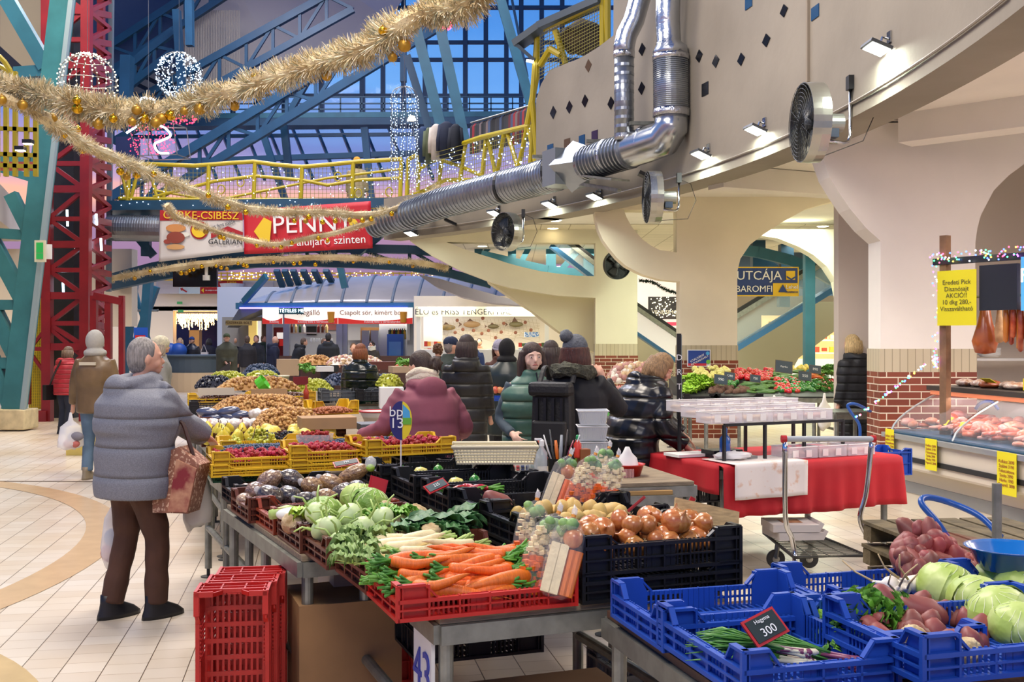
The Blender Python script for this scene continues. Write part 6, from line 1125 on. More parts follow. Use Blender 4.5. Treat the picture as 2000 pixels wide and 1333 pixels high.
rpt = [ell('red_potato', 'potato', (.055, .03, .028), M('red_potato_skin', '#8a4a44', .5, var=.2, vs=9, rand=.15), .16), ell('red_potato', 'potato', (.04, .03, .028), M('red_potato_skin'), .16)]
cabm = M('cabbage_leaf', '#a9c25c', .4, hx2='#c9d98c', vs=5, bump=.4, bs=10, fac=(.4, .6))
def cabbage(r, m, name='cabbage'):
 b = MB().sph((0, 0, 0), (r, r, r * .88), 40, 24, lambda d: 1 + .02 * math.sin(math.atan2(d.y, d.x) * 9 + 2 * nz(d, 3)) * (1 - abs(d.z)) + .03 * nz(d, 2)); v = MB()
 for k in range(16):
  a = k * PI / 8 + .1 * (k % 3); pts = []
  for i in range(7): th = .35 + i * .3; aa = a + .2 * math.sin(i * .8 + k); d = V((math.sin(th) * math.cos(aa), math.sin(th) * math.sin(aa), math.cos(th))); pts.append(V((d.x * r, d.y * r, d.z * r * .88)) * 1.012)
  v.tube(pts, [.0008 + .0004 * i for i in range(7)], 5)
 lf = MB()
 for k in range(3):
  a0 = k * 2.1; lf.sheet(lambda u, w_: V((math.sin(.9 + w_ * 1.5) * math.cos(a0 + (u - .5) * 1.6), math.sin(.9 + w_ * 1.5) * math.sin(a0 + (u - .5) * 1.6), math.cos(.9 + w_ * 1.5) * .88)) * r * (1.05 + .1 * (1 - w_) * abs(u - .5) + .02 * math.sin(u * 20)), 8, 6)
 return proto(name, 'cabbage', [(b, m, 'head'), (v, M('vein_pale', '#dfe8b8', .5), 'veins'), (lf, m, 'outer_leaves')])
cab = cabbage(.1, cabm); sav = cabbage(.085, M('savoy_leaf', '#6f9a34', .45, hx2='#9cba58', vs=8, bump=.8, bs=25), 'savoy_cabbage')
kh = M('kohlrabi_skin', '#b6cc8c', .4, hx2='#cbdca4', vs=6)
def leaf(b, p0, p1, w_, up=.03, n=5):
 p0, p1 = V(p0), V(p1); d = p1 - p0; s_ = d.cross(V((0, 0, 1))).normalized(); b.sheet(lambda u, v: p0 + d * v + V((0, 0, up * math.sin(v * PI) - .02 * v)) + s_ * (u - .5) * w_ * math.sin(min(1, v * 1.15 + .05) * PI) ** .7 + V((0, 0, .012 * math.sin(u * 13 + v * 9) + .02 * abs(u - .5))), n, 7)
b = MB().sph((0, 0, 0), (.045, .045, .04), 18, 12); g = MB(); [g.tube([(.03 * math.cos(a), .03 * math.sin(a), .02), (.05 * math.cos(a), .05 * math.sin(a), .05 + .02 * (a % 1)), (.085 * math.cos(a), .085 * math.sin(a), .06)], [.005, .004, .003], 6) for a in (0, 1.2, 2.3, 3.6, 4.9)]
khl = proto('kohlrabi', 'kohlrabi', [(b, kh, 'bulb'), (g, pgr, 'stems')])
cel_m = M('celeriac_skin', '#a98f62', .85, hx2='#d6c49a', vs=14, bump=1, bs=22)
b = MB().sph((0, 0, 0), (.05, .05, .045), 24, 16, lambda d: 1 + .14 * nz(d, 4) + .05 * nz(d, 11)); g = MB(); [g.tube([(uni(-.02, .02), uni(-.02, .02), -.03), (uni(-.05, .05), uni(-.05, .05), -.05)], [.004, .001], 5) for _ in range(10)]; celr = proto('celeriac', 'celeriac', [(b, cel_m, 'bulb'), (g, cel_m, 'rootlets')])
dkl = M('dark_leaf', '#2f5c34', .5, hx2='#4a7a44', vs=8, bump=.3, bs=20); brl = M('bright_leaf', '#8fbf2c', .4, hx2='#a9d048', vs=8)
def leafy(name, m, k, l, w_, cat='greens', st=pgr):
 b = MB(); g = MB()
 for i in range(k): a = uni(-.6, .6) if k < 12 else uni(0, 6.3); e_ = V((math.cos(a) * l * uni(.7, 1), math.sin(a) * l * uni(.7, 1), uni(.0, .05))); leaf(b, e_ * .25, e_, w_ * uni(.7, 1.2)); g.tube([(0, 0, 0), e_ * .3, e_ * .8], [.004, .003, .001], 5)
 return proto(name, cat, [(b, m, 'leaves'), (g, st, 'stems')])
khlv = leafy('kohlrabi_greens', dkl, 7, .2, .08); lett = leafy('lettuce', brl, 22, .11, .09, 'lettuce'); prs = leafy('parsley_bunch', M('parsley_leaf', '#4c8a2a', .5, hx2='#7ab040', vs=14), 34, .13, .035)
tomm = M('tomato_red', '#c8241a', .2, rand=.12, coat=.3); tom = ell('tomato', 'tomato', (.034, .034, .029), tomm, .03, stem=gstem, n=(12, 8)); pep = ell('pepper', 'pepper', (.034, .034, .038), M('pepper_green', '#2f7a26', .25, rand=.2, coat=.3), .16, 2.5, gstem, (14, 10)); yp = ell('yellow_pepper', 'pepper', (.03, .045, .03), M('pepper_yellow', '#dfd67a', .3, rand=.08, coat=.3), .16, 2.5, gstem, (14, 10)); cuc = ell('cucumber', 'cucumber', (.1, .02, .02), M('cucumber_green', '#3c6a2a', .4, hx2='#6a9440', vs=6, rand=.1), .08, n=(10, 12)); beet = ell('beetroot', 'beetroot', (.04, .04, .036), M('beet_brown', '#6a4c3c', .8, rand=.15, bump=.4), .12, stem=M('root_straw'), n=(12, 8)); chil = root(.12, .012, M('chilli_red', '#a8161a', .25, rand=.15, coat=.3), .03, 'red_pepper_pod')
pear = proto('pear', 'pear', [(MB().lathe([(0, -.04), (.025, -.038), (.038, -.018), (.036, .004), (.022, .028), (.013, .045), (.004, .052), (0, .052)], n=16), M('pear_yellow', '#d9c43c', .35, var=.1, vs=8, rand=.1), 'flesh'), (MB().tube([(0, 0, .05), (.004, 0, .075)], .0022, 5), M('twig', '#4c3420', .8), 'stem')])
quin = ell('quince', 'quince', (.042, .042, .045), M('quince_yellow', '#dccb58', .4, var=.1, vs=6, rand=.06), .08, 2); appl = ell('apple', 'apple', (.036, .036, .032), M('apple_red', '#c24438', .3, hx2='#dba060', vs=5, rand=.15), .03, stem=M('twig'), n=(14, 10))
def grapes(m, k=60, r=.0105):
 b = MB()
 for i in range(k): u = rnd(); b.sph((.16 * u - .08 + uni(-.01, .01), uni(-.045, .045) * (1 - .5 * u), uni(-.0, .05) * (1 - .4 * u)), r, 8, 6)
 return proto('grape_bunch', 'grapes', [(b, m, 'grapes'), (MB().tube([(-.1, 0, .03), (0, 0, .03), (.08, 0, .01)], .003, 5), M('twig'), 'stalk')])
grg = grapes(M('grape_green', '#b5b83e', .25, var=.12, vs=20)); grb = grapes(M('grape_dark', '#20222e', .3, var=.3, vs=20))
ras = proto('raspberry', 'raspberry', [(MB().sph((0, 0, 0), (.011, .011, .013), 10, 8, lambda d: 1 + .12 * math.sin(d.z * 16) * math.sin(math.atan2(d.y, d.x) * 6)), M('raspberry_red', '#b81c2e', .4, rand=.2, bump=.8, bs=200), 'fruit')])
grl = proto('garlic_bulb', 'garlic', [(MB().lathe([(0, -.022), (.02, -.02), (.027, -.004), (.02, .014), (.007, .024), (.004, .05), (0, .052)], n=14), M('garlic_white', '#e8e0d2', .5, var=.06, vs=20, rand=.05), 'bulb'), (MB().tube([(0, 0, .045), (.02, .01, .1), (.05, .0, .14)], [.004, .003, .002], 6), M('garlic_stalk', '#c9b184', .8), 'stalk')])
# lay a heap: p list of prototypes; box in local frame (deg, origin), w, d; z base and crown height
def heap(ps, label, group, O, deg, w_, d_, z, hgt, n, sc=(.9, 1.1), flat=False, rz=None, lay=0, rot=True):
 u, v = ux(deg); O = V(O)
 for i in range(n):
  a, c = rnd(), rnd(); k = (1 - (2 * a - 1) ** 2) * (1 - (2 * c - 1) ** 2); loc = O + u * (a * w_) + v * (c * d_); loc.z = z + hgt * k * uni(.45, 1) + lay
  ro = (uni(-.15, .15), uni(-.15, .15), (R(rz) if rz is not None else 0) + (uni(-.35, .35) if rz is not None else uni(0, 6.3))) if flat or not rot else (uni(0, 6.3), uni(0, 6.3), uni(0, 6.3))
  put(ps[i % len(ps)], loc, ro, label, group, uni(*sc))
def grains(nm, label, cat, m, O, deg, w_, d_, z, hgt, n, r, fl=1.0, k0=.35):   # uncountable small stuff as one heap
 u, v = ux(deg); O = V(O); b = MB(); ms = m if isinstance(m, list) else [m]
 b.sheet(lambda p, q: u * (p * w_) + v * (q * d_) + V((0, 0, z - .012 + hgt * (1 - (2 * p - 1) ** 4) * (1 - (2 * q - 1) ** 4))), 8, 8)
 for i in range(n):
  a, c = rnd(), rnd(); b.mi = int(rnd() * len(ms)); b.sph(u * (a * w_) + v * (c * d_) + V((0, 0, z + hgt * (1 - (2 * a - 1) ** 4) * (1 - (2 * c - 1) ** 4) * uni(.85, 1.05))), (r * uni(.8, 1.2), r * uni(.7, 1.1), r * fl), 6, 4)
 return tag(b.build(nm, ms, loc=O, smooth=True), label, cat, kind='stuff')
def stand(label, O, deg, w_, d_, z=TZ, top=True, num=None, legs=((0, 0), (1, 0), (0, 1), (1, 1)), mt=None, r=.024, rails=True):
 t = thing('market_table', label, 'table', (O[0], O[1], 0), R(deg)); 
 if top: MB().box((w_ / 2, d_ / 2, z - .012), (w_, d_, .022)).build('table_top', mt or wood, t)
 b = MB(); h = z - .055
 for a, c in (((0, 0), (w_, 0)), ((w_, 0), (w_, d_)), ((w_, d_), (0, d_)), ((0, d_), (0, 0))): b.bar((*a, h), (*c, h), .04, .06)
 b.build('frame', steel, t)
 for a, c in legs:
  q = V((.03 + (w_ - .06) * a, .03 + (d_ - .06) * c, 0)); lg = MB(); lg.cyl(q + V((0, 0, .06)), q + V((0, 0, h)), r, n=14); lo = lg.build('leg', steel, t, smooth=False); MB().lathe([(0, 0), (.05, 0), (.052, .006), (.012, .012), (.012, .06), (0, .06)], q, 16).build('foot', dark, lo)
 if rails: b = MB(); [b.tube([(x, .03, .34), (x, d_ - .03, .34)], .022, 12) for x in (.03, w_ - .03)]; b.build('rail', steel, t) if False else [MB().tube([(x, .03, .34), (x, d_ - .03, .34)], .022, 12).build('side_rail', steel, t) for x in (.03, w_ - .03)]
 return t
O1 = V((-.349, 3.286, 0)); u1, v1 = ux(21.2)
t43 = stand('steel-framed market table numbered 43 carrying the carrots and onions', O1 + u1 * .14 + v1 * .02, 21.2, 1.02, 1.15)
MB().box((-.012, .13, .57), (.012, .2, .3)).build('number_plate', M('plate_white', '#d9d8d2', .5), t43); MB().text('43', .2, basis((-.02, .13, .57), (0, -1, 0), (0, 0, 1)), .004).build('number', M('plate_blue', '#2f3f9c', .5), t43)
ends = [G(717, 1162, .78), G(487, 1023, .78)]
u2, v2 = ux(26)
for i, (px, Y, w_, d_, lab) in enumerate(((590, 4.3, 1.5, 1.5, 'second market table from the front, under the kohlrabi crates'), (478, 6.0, 1.35, 1.6, 'third market table, under the raspberry crates'), (430, 8.1, 1.5, 1.9, 'fourth market table, under the grapes and pears'), (395, 10.4, 2.0, 2.4, 'fifth market table, under the nuts'), (372, 13.6, 2.6, 3.6, 'furthest table of the fruit stall'))):
 O = at(px, Y); stand(lab, O, (26, 24, 21, 19, 17)[i], w_, d_, legs=((0, 0), (1, 0), (0, 1), (1, 1), (0, .5)), mt=wood)
for i, (px, y) in enumerate(((413, 1020), (427, 1051), (433, 1094))):
 g_ = G(px + 8, y); t = thing('adjustable_leg', ['round steel table leg on a disc foot, furthest of three', 'round steel table leg on a disc foot, middle of three', 'round steel table leg on a disc foot, nearest of three'][i], 'table leg', g_); MB().cyl((0, 0, .05), (0, 0, .74), .024, n=14).build('tube', steel, t, smooth=True); MB().lathe([(0, 0), (.055, 0), (.055, .006), (.01, .012), (.01, .06), (0, .06)], n=18).build('disc_foot', dark, t)
def C1(px, y, z=.78): return G(px, y, z)
crate('crate', 'red plastic crate of carrots on the table corner', cr['red'], .6, .4, .07, .11, O1, R(21.2), z=TZ)
colA = [((717, 1162), 'brown', 24, 'brown crate of parsnips behind the carrots'), ((640, 1114), 'brown', 25, 'dark brown crate of kohlrabi, second behind the carrots'), ((588, 1082), 'brown', 25, 'brown crate with the celeriac at its left, third behind the carrots'), ((536, 1046), 'russet', 26, 'russet crate in front of the seed bags'), ((487, 1023), 'brown', 26, 'dark brown crate holding the bags of seeds'), ((462, 994), 'black', 25, 'black crate at the left edge under the bags of seeds')]
for (px, y), c, dg, lab in colA:
 g_ = C1(px, y); u, v = ux(dg); crate('crate', lab, cr[c], .58, .4, .075, .115, g_ , R(dg), z=TZ)
for i in range(76):
 flip = rnd() < .42; a = uni(.36, .48) if flip else uni(.02, .13) + .1 * (rnd() < .3); c = .075 + .28 * (i / 76); loc = O1 + u1 * a + v1 * c; loc.z = TZ + .05 + .1 * (1 - abs(i / 38 - 1)) * uni(.3, 1) + .02 * (i % 3)
 put(car[i % 3], loc, (uni(-.1, .1), uni(-.12, .12), R(21 + (180 if flip else 0)) + uni(-.3, .3)), 'orange carrot with a clipped green top in the red crate', 'carrots in the red crate', uni(.95, 1.3))
g_ = C1(717, 1162); u, v = ux(24)
for i in range(14): loc = g_ + u * uni(.02, .16) + v * uni(.04, .3); loc.z = TZ + .08 + .05 * rnd(); fl = i % 3 == 0; put(psn[i % 2], loc + (u * .3 if fl else V()), (0, uni(-.1, .1), R(24 + (180 if fl else 0)) + uni(-.25, .25)), 'cream parsnip in the brown crate behind the carrots', 'parsnips', uni(1, 1.3))
for i in range(3): put(leafy('celery_greens', M('celery_leaf', '#6f8f4a', .6, hx2='#94b06a', vs=12), 26, .12, .03) if i == 0 else protos[-1], g_ + u * (-.02 + i * .05) + v * (.1 + .1 * i) + V((0, 0, TZ + .09 + .02 * i)) - V((0, 0, g_.z)), (0, 0, 2.2 + i), 'limp greens of the parsnips hanging over the brown crate', 'parsnip greens')
g_.z = 0; film = clear('glossy_film', '#ffffff', .09, .05); knot = M('rubber_amber', '#d98a2c', .5)
def soupbag(label, px, y, Y, h, lean_, kind, rz=0):
 t = thing('soup_vegetable_bag', label, 'bag of vegetables', P(px, y, Y), rz, 'bags of mixed soup vegetables'); T = Mx.Rotation(R(lean_), 4, 'Y') @ Mx.Rotation(R(-18), 4, 'X'); w_ = h * .2
 cub = MB(); cr_ = MB()
 for i in range(110): q = T @ V((uni(-.85, .85) * w_, uni(-.65, .65) * w_, uni(.05, .46) * h)); cr_.box(q, (.022, .017, .015), uni(0, 3))
 for i in range(80): q = T @ V((uni(-.85, .85) * w_, uni(-.6, .6) * w_, uni(.46, .82) * h)); cub.box(q, (.016, .016, .012), uni(0, 3))
 if kind: 
  cr_ = MB(); cub = MB(); [cr_.tube([T @ V((x, -.0, .05 * h)), T @ V((x, 0, .6 * h))], [.014, .016], 8) for x in (.5 * w_, .85 * w_)]; [cub.box(T @ V((x, 0, .34 * h)), (.03, .025, .6 * h), Mx.Rotation(R(lean_), 4, 'Y') @ Mx.Rotation(R(-18), 4, 'X')) for x in (-.6 * w_, -.1 * w_)]; MB().sph(T @ V((.3 * w_, 0, .74 * h)), w_ * .62, 14, 10).build('onion', on_m, t, smooth=True)
 cr_.build('diced_carrot', or_, t)['kind'] = 'stuff'; cub.build('diced_parsnip', pars, t)['kind'] = 'stuff'
 b = MB(); [b.sph(T @ V((uni(-.5, .5) * w_, uni(-.4, .4) * w_, uni(.8, .9) * h)), .02, 8, 6, lambda d: 1 + .3 * nz(d, 5)) for _ in range(5)]; b.build('greens', M('broccoli_green', '#5c8458', .6, hx2='#8ab060', vs=20), t, smooth=True)
 b = MB(); b.lathe([(w_ * .6, 0), (w_ * 1.05, .08 * h), (w_ * 1.1, .5 * h), (w_ * 1.0, .8 * h), (w_ * .45, .95 * h), (.006, h), (.012, 1.06 * h)], n=24, T=T, sy=.75); b.build('film', film, t, smooth=True)
 MB().cyl(T @ V((0, 0, .985 * h)), T @ V((0, 0, 1.02 * h)), .008).build('knot', knot, t); b = MB(); b.sph(T @ V((0, 0, 1.06 * h)), (.009, .009, .016), 10, 8, lambda d: 1 + .9 * nz(d, 7)); b.build('bag_tail', clear('film_tail', '#f4f4f4', .4), t, smooth=True)
soupbag('clear bag of soup vegetables on the red crate, tallest and furthest back', 1024, 1132, 3.85, .29, 10, 0); soupbag('clear bag of soup vegetables with diced carrot leaning on the red crate', 1030, 1168, 3.55, .3, 22, 0); soupbag('clear soup vegetable bag with an onion and carrot sticks, front right of the red crate', 1080, 1168, 3.45, .27, 16, 1)
for i, (x, y, Y, h) in enumerate(((1073, 1000, 4.75, .27), (1118, 1012, 4.65, .3), (1165, 1008, 4.65, .28), (1150, 985, 4.9, .28))): soupbag(['leftmost soup vegetable bag above the potato crate', 'middle soup vegetable bag above the potato crate', 'rightmost soup vegetable bag above the potato crate', 'rear soup vegetable bag above the potato crate'][i], x, y, Y, h, 22, 1 if i == 0 else 0)
g2 = C1(640, 1114); u, v = ux(25)
for i in range(10): loc = g2 + u * (.06 + .1 * (i % 3) + uni(-.02, .02)) + v * (.04 + .1 * (i // 3)); loc.z = TZ + .09 + .05 * (i % 2) + .02 * (i // 5); put(khl, loc, (uni(-.8, .8), uni(-.8, .8), uni(0, 6)), 'pale green kohlrabi in the dark brown crate', 'kohlrabi', uni(.95, 1.2))
for i in range(5): loc = g2 + u * (.28 + .05 * i) + v * uni(.02, .2); loc.z = TZ + .12; put(khlv, loc, (0, uni(-.1, .2), R(-10) + uni(-.5, .5)), 'dark kohlrabi leaves spread over the brown crates', 'kohlrabi leaves', 1.1)
for i, (x, y, Y, s_, p, lab) in enumerate(((630, 1003, 4.75, 1.0, sav, 'green cabbage with ragged leaves behind the kohlrabi'), (722, 988, 4.7, 1.05, sav, 'green cabbage beside the red price card'), (700, 975, 4.95, .8, cab, 'pale cabbage half hidden by the red price card'))): put(p, P(x, y, Y), (.2, .3 * i, i), lab, 'cabbages by the kohlrabi', s_)
for i, (x, y, Y, s_) in enumerate(((572, 1022, 4.55, 1.0), (604, 1020, 4.6, .7), (784, 1015, 4.45, 1.0), (755, 997, 4.6, .85), (815, 1008, 4.5, .95), (750, 1022, 4.35, .7), (797, 1035, 4.25, .75), (840, 1045, 4.15, .95), (812, 1000, 4.6, .7))): put(celr, P(x, y, Y), (uni(0, 1), uni(0, 1), uni(0, 6)), 'knobbly celeriac root among the brown crates', 'celeriac roots', s_)
for i in range(4): put(prs if i < 2 else lett, P((770, 745, 818, 600)[i], (1008, 1012, 1022, 1012)[i], 4.45 + .1 * (i == 3)), (0, 0, i * 1.6), 'leafy greens tucked between the celeriac roots', 'greens by the celeriac', .8)
tag(MB().tube([P(528, 1006, 4.75), P(560, 1000, 4.8), P(592, 1000, 4.85)], [.022, .03, .02], 12).build('marrow_piece', pgr, smooth=True), 'pale green marrow piece lying in the russet crate', 'marrow')
tag(MB().sph((0, 0, 0), (.07, .05, .03), 16, 10).build('cling_wrapped_radish', M('radish_white', '#e4e8dc', .2), loc=P(570, 1005, 4.65), smooth=True), 'white wrapped root on the celeriac in the russet crate', 'root')
# price cards
def card(label, px, y, Y, w_, h_, bg_, txt='', rx=60, rz=20, edge='#b5282c', ry=0, tc='#e8ece8'):
 t = thing('price_card', label, 'price card', P(px, y, Y)); T = Mx.Rotation(R(rz), 4, 'Z') @ Mx.Rotation(R(rx - 90), 4, 'X') @ Mx.Rotation(R(ry), 4, 'Y')
 MB().box((0, 0, 0), (w_, .006, h_), T).build('frame', M('edge_' + edge[1:], edge, .4), t); MB().box(T @ V((0, -.004, 0)), (w_ - .014, .004, h_ - .014), T).build('face', M('cardface_' + bg_[1:], bg_, .5), t)
 if txt:
  for j, ln in enumerate(txt.split('|')): MB().text(ln, h_ * (.42 if len(ln) < 5 else .2), T @ Mx.Translation((0, -.008, h_ * (.25 - .42 * j) if '|' in txt else 0)) @ Mx.Rotation(R(90), 4, 'X'), .001).build('lettering', M('chalk_' + tc[1:], tc, .7), t)
 return t
card('black price card reading 300 stuck in the spring onions', 1494, 1226, 2.72, .105, .075, '#1c2c2c', 'Hagyma|300', 50, 12, ry=-22)
card('plain red price card leaning behind the cabbage', 736, 957, 4.8, .085, .11, '#b01820', '', 75, 30, '#b01820', 20); card('dark chalk card clipped to the black crate', 852, 950, 4.7, .11, .05, '#4c5c5e', '225', 40, 20, ry=-25); card('dark chalk card lying over the seed bags', 676, 905, 5.9, .14, .05, '#3c4a50', '790', 30, 10, ry=-15); card('chalk card lying on the raspberries', 672, 884, 6.9, .13, .05, '#54666a', '600', 25, 0)
card('blue and red price card behind the carrots', 985, 1088, 3.75, .03, .07, '#1a2c3c', '', 80, 10)
card('red price peg standing in the onions', 1345, 990, 3.95, .02, .075, '#a8201c', '', 85, 10, '#a8201c', 30); card('red price peg beside the potatoes', 1243, 985, 4.3, .012, .09, '#a8201c', '', 80, 0, '#a8201c', 50)
sdm = [M('seeds_%d' % i, a, .35, hx2=c, vs=60, bump=.6, bs=70, coat=1) for i, (a, c) in enumerate((('#6a4a38', '#b09070'), ('#2c241e', '#5c4a3c'), ('#b08a58', '#7c5c3c'), ('#5c4434', '#94705c'), ('#1c1a1c', '#4a3c34')))]
for i, (x, y, Y, rx, ry_, c, l) in enumerate([(525, 940, 5.65, .07, .055, 0, 'upper left'), (570, 938, 5.7, .075, .055, 1, 'dark, upper middle'), (610, 950, 5.6, .06, .05, 2, 'pale, centre'), (648, 945, 5.65, .07, .05, 2, 'pale, right of centre'), (690, 926, 5.7, .085, .045, 2, 'golden, top right'), (500, 962, 5.4, .05, .06, 3, 'tall, far left'), (528, 972, 5.3, .07, .06, 1, 'dark, front left'), (564, 970, 5.35, .06, .055, 4, 'blackish, front centre'), (598, 976, 5.3, .055, .04, 4, 'small blackish, front'), (636, 968, 5.3, .05, .035, 2, 'small pale, front'), (670, 964, 5.35, .06, .05, 1, 'dark, front right'), (700, 958, 5.4, .06, .05, 4, 'blackish, front far right'), (478, 978, 5.3, .035, .045, 0, 'small, front far left'), (480, 955, 5.6, .03, .03, 3, 'half hidden, far left')]):
 t = thing('seed_bag', 'clear bag of seeds or beans, ' + l + ', in the brown crate', 'bag of seeds', P(x, y, Y)); b = MB().sph((0, 0, 0), (rx * 1.05, ry_, ry_ * .95), 20, 14, lambda d: 1 + .1 * nz(d, 2.5, i)); T = Mx.Rotation(R((-35, 25, 20, 25, -25, -60, 30, 10, 0, 0, -15, 20, -70, 0)[i]), 4, 'Y'); b.v = [tuple(T @ V(p)) for p in b.v]; b.build('filled_pouch', sdm[c], t, smooth=True)
 tl = MB(); q = T @ V((-rx * 1.0, 0, 0)); tl.sph(q, .02, 8, 6, lambda d: 1 + .4 * nz(d, 5)); tl.build('bag_tail', clear('film_tail'), t, smooth=True)
t = thing('net_bag', 'small clear twist of produce at the corner of the black crates', 'bag', P(724, 905, 5.6)); MB().sph((0, 0, 0), (.03, .03, .035), 12, 10, lambda d: 1 + .2 * nz(d, 4)).build('film', clear('film_tail'), t, smooth=True); MB().sph((0, -.005, -.025), (.024, .024, .02), 10, 8).build('contents', brl, t, smooth=True)
cornersB = [((1135, 1183), 3.51), ]
B0 = O1 + u1 * .625
crate('crate', 'black crate at the bottom of the onion stack', cr['black'], .6, .4, .075, .1, B0, R(21.2), z=TZ); crate('crate', 'black crate full of brown onions, top of the stack at the table corner', cr['black'], .6, .4, .1, .13, B0, R(21.2), z=TZ + .09)
heap([onn], 'brown onion in the top black crate', 'onions', B0 + u1 * .06 + v1 * .06, 21.2, .48, .28, TZ + .15, .07, 34, (.75, 1.1)); put(onn, P(1352, 1040, 3.9), (.5, .3, 0), 'largest brown onion, under the red price peg', 'onions', 1.35)
heap([onn], 'brown onion in the top black crate', 'onions', B0 + u1 * .05 + v1 * .05, 21.2, .5, .28, TZ + .21, .03, 16, (.8, 1.1))
tag(MB().box((0, 0, 0), (.26, .012, .07), Mx.Rotation(R(14), 4, 'Z') @ Mx.Rotation(R(14), 4, 'Y') @ Mx.Rotation(R(-20), 4, 'X')).build('crate_lath', M('slat_wood', '#b59a6a', .7, var=.2, vs=12, vsc=(1, 6, 10)), loc=P(1380, 1005, 3.95)), 'pale wooden slat lying across the back of the onion crate', 'slat')
for i, ((px, y), lab) in enumerate((((1014, 1007), 'black crate of potatoes behind the onions'), ((957, 980), 'black crate holding a sweet potato and soup vegetable bags'), ((878, 956), 'black crate with red peppers, third behind the onions'), ((810, 932), 'black crate with a chalk card, fourth behind the onions'), ((744, 911), 'black crate with a green vegetable, fifth behind the onions'))):
 z = .99; q = G(px, y, z); dg = 23 - i * .3; u, v = ux(dg); o = q - v * .4 * 0 ; o.z = 0
 crate('crate', lab, cr['black'], .64, .4, .09, .125, o, R(dg), z=z - .125); crate('crate', lab.replace('black crate', 'lower black crate under the one') if False else 'lower black crate under the ' + lab[6:], cr['black'], .6, .4, .075, .09, o, R(dg), z=TZ - .0)
 if i == 0: heap(pot, 'yellow potato in the black crate behind the onions', 'yellow potatoes', o + u * .05 + v * .04, dg, .5, .3, .93, .05, 34, (.95, 1.2))
 if i == 1: put(rpt[0], o + u * .12 + v * .2 + V((0, 0, .95)), (0, .5, .4), 'long pinkish sweet potato alone in the black crate', 'sweet potato', 1.5); 
 if i == 2: [put(chil, o + u * (.08 + .06 * k) + v * .2 + V((0, 0, .95)), (0, 0, k), 'red pepper pod in the third black crate', 'red pods', 1.2) for k in range(4)]
 if i in (3, 4): [put((yp, pep)[k % 2], o + u * (.06 + .1 * k) + v * .15 + V((0, 0, .93)), (0, 0, k), 'pale or green pepper in the back black crates', 'peppers in the back crates', .9) for k in range(4)]
for i, (px, y) in enumerate(((800, 893), (860, 900))): o = G(px, y, .93); crate('crate', ['black crate behind the round sign, left', 'black crate behind the round sign, right'][i], cr['black'], .6, .4, .1, .13, o, R(22), z=.8)
# FRUIT STALL BEHIND: yellow crates, berries, pears, nuts
def yc(px, y, z, dg, lab, w_=.58, c='yellow', h=.065, ph=.1, d_=.4): o = G(px, y, z); return o, crate('crate', lab, cr[c], w_, d_, h, ph, o, R(dg), z=z)
o, _ = yc(418, 944, .78, 22, 'green crate under the yellow raspberry crates', c='green', h=.08); yc(414, 934, .84, 22, 'lower yellow crate under the front raspberries', h=.05, ph=.07)
ya, _ = yc(416, 918, .88, 21, 'yellow crate of raspberries at the left edge of the stall', .56); yc(568, 924, .86, 20, 'lower yellow crate left of the black crates', .6, h=.05, ph=.07); yb, _ = yc(567, 905, .91, 20, 'yellow crate of raspberries in the middle of the row', .6); ycc, _ = yc(716, 894, .94, 27, 'tilted yellow crate of raspberries beside the round sign', .58)
rb = M('raspberry_red')
for O, dg, n in ((ya, 21, 110), (yb, 20, 110), (ycc, 27, 80)):
 u, v = ux(dg); z0 = O.z; O2 = V((O.x, O.y, 0)) + u * .04 + v * .03; grains('raspberry_bed', 'bed of raspberries filling a yellow crate beneath the top berries', 'raspberries', rb, O2, dg, .5, .33, z0 + .05, .015, 260, .012)
 for i in range(n): p = O2 + u * uni(.0, .5) + v * (.33 * (i + .5) / n); p.z = z0 + .076 + .008 * rnd(); put(ras, p, (uni(0, 3), uni(0, 3), 0), 'single raspberry on top of a yellow crate', 'raspberries in the yellow crates', uni(.9, 1.25))
blu = M('blueberry', '#2c3c58', .5, var=.35, vs=40, rand=.1)
punn = clear('punnet_plastic', '#f0f4f4', .28)
def punnet(lab, px, y, Y, w_, h): 
 t = thing('punnet', lab, 'punnet', P(px, y, Y)); b = MB(); [b.prism([V((x0, y0, 0)), V((x1, y1, 0)), V((x1 * 1.1, y1 * 1.1, h)), V((x0 * 1.1, y0 * 1.1, h))], (0, .002, 0) if abs(y1 - y0) < .01 else (.002, 0, 0)) for x0, y0, x1, y1 in ((-w_, -w_ * .7, w_, -w_ * .7), (w_, -w_ * .7, w_, w_ * .7), (w_, w_ * .7, -w_, w_ * .7), (-w_, w_ * .7, -w_, -w_ * .7))]; b.build('tub', punn, t)
 tag(MB().build('x', rb), 'x', 'x') if False else None; b = MB(); [b.sph((uni(-1, 1) * w_ * .9, uni(-.6, .6) * w_, uni(.01, h * 1.15)), .012, 7, 5) for _ in range(int(170 * w_ / .09))]; b.build('berries', rb, t, smooth=True)['kind'] = 'stuff'
punnet('large clear punnet heaped with raspberries above the middle crate', 615, 872, 7.1, .1, .08); punnet('small clear punnet of raspberries right of the large one', 697, 880, 7.0, .05, .06)
def pile(px, y, z, *a, **k): return (G(px, y, z), a, k)
def gr(nm, lab, cat, m, px, y, z, dg, w_, d_, h, n, r, **k): O = G(px, y, z); O.z = 0; return grains(nm, lab, cat, m, O, dg, w_, d_, z, h, n, r, **k)
gr('blueberries', 'blueberries in the crate behind the left raspberries', 'blueberries', blu, 432, 884, .95, 20, .55, .3, .02, 420, .009); gr('blueberries', 'blueberries right of the large raspberry punnet', 'blueberries', blu, 650, 874, .97, 20, .6, .35, .03, 420, .009)
yc(432, 893, .88, 20, 'yellow crate of blueberries at the left'); yc(645, 885, .88, 20, 'yellow crate of blueberries behind the round sign', .6)
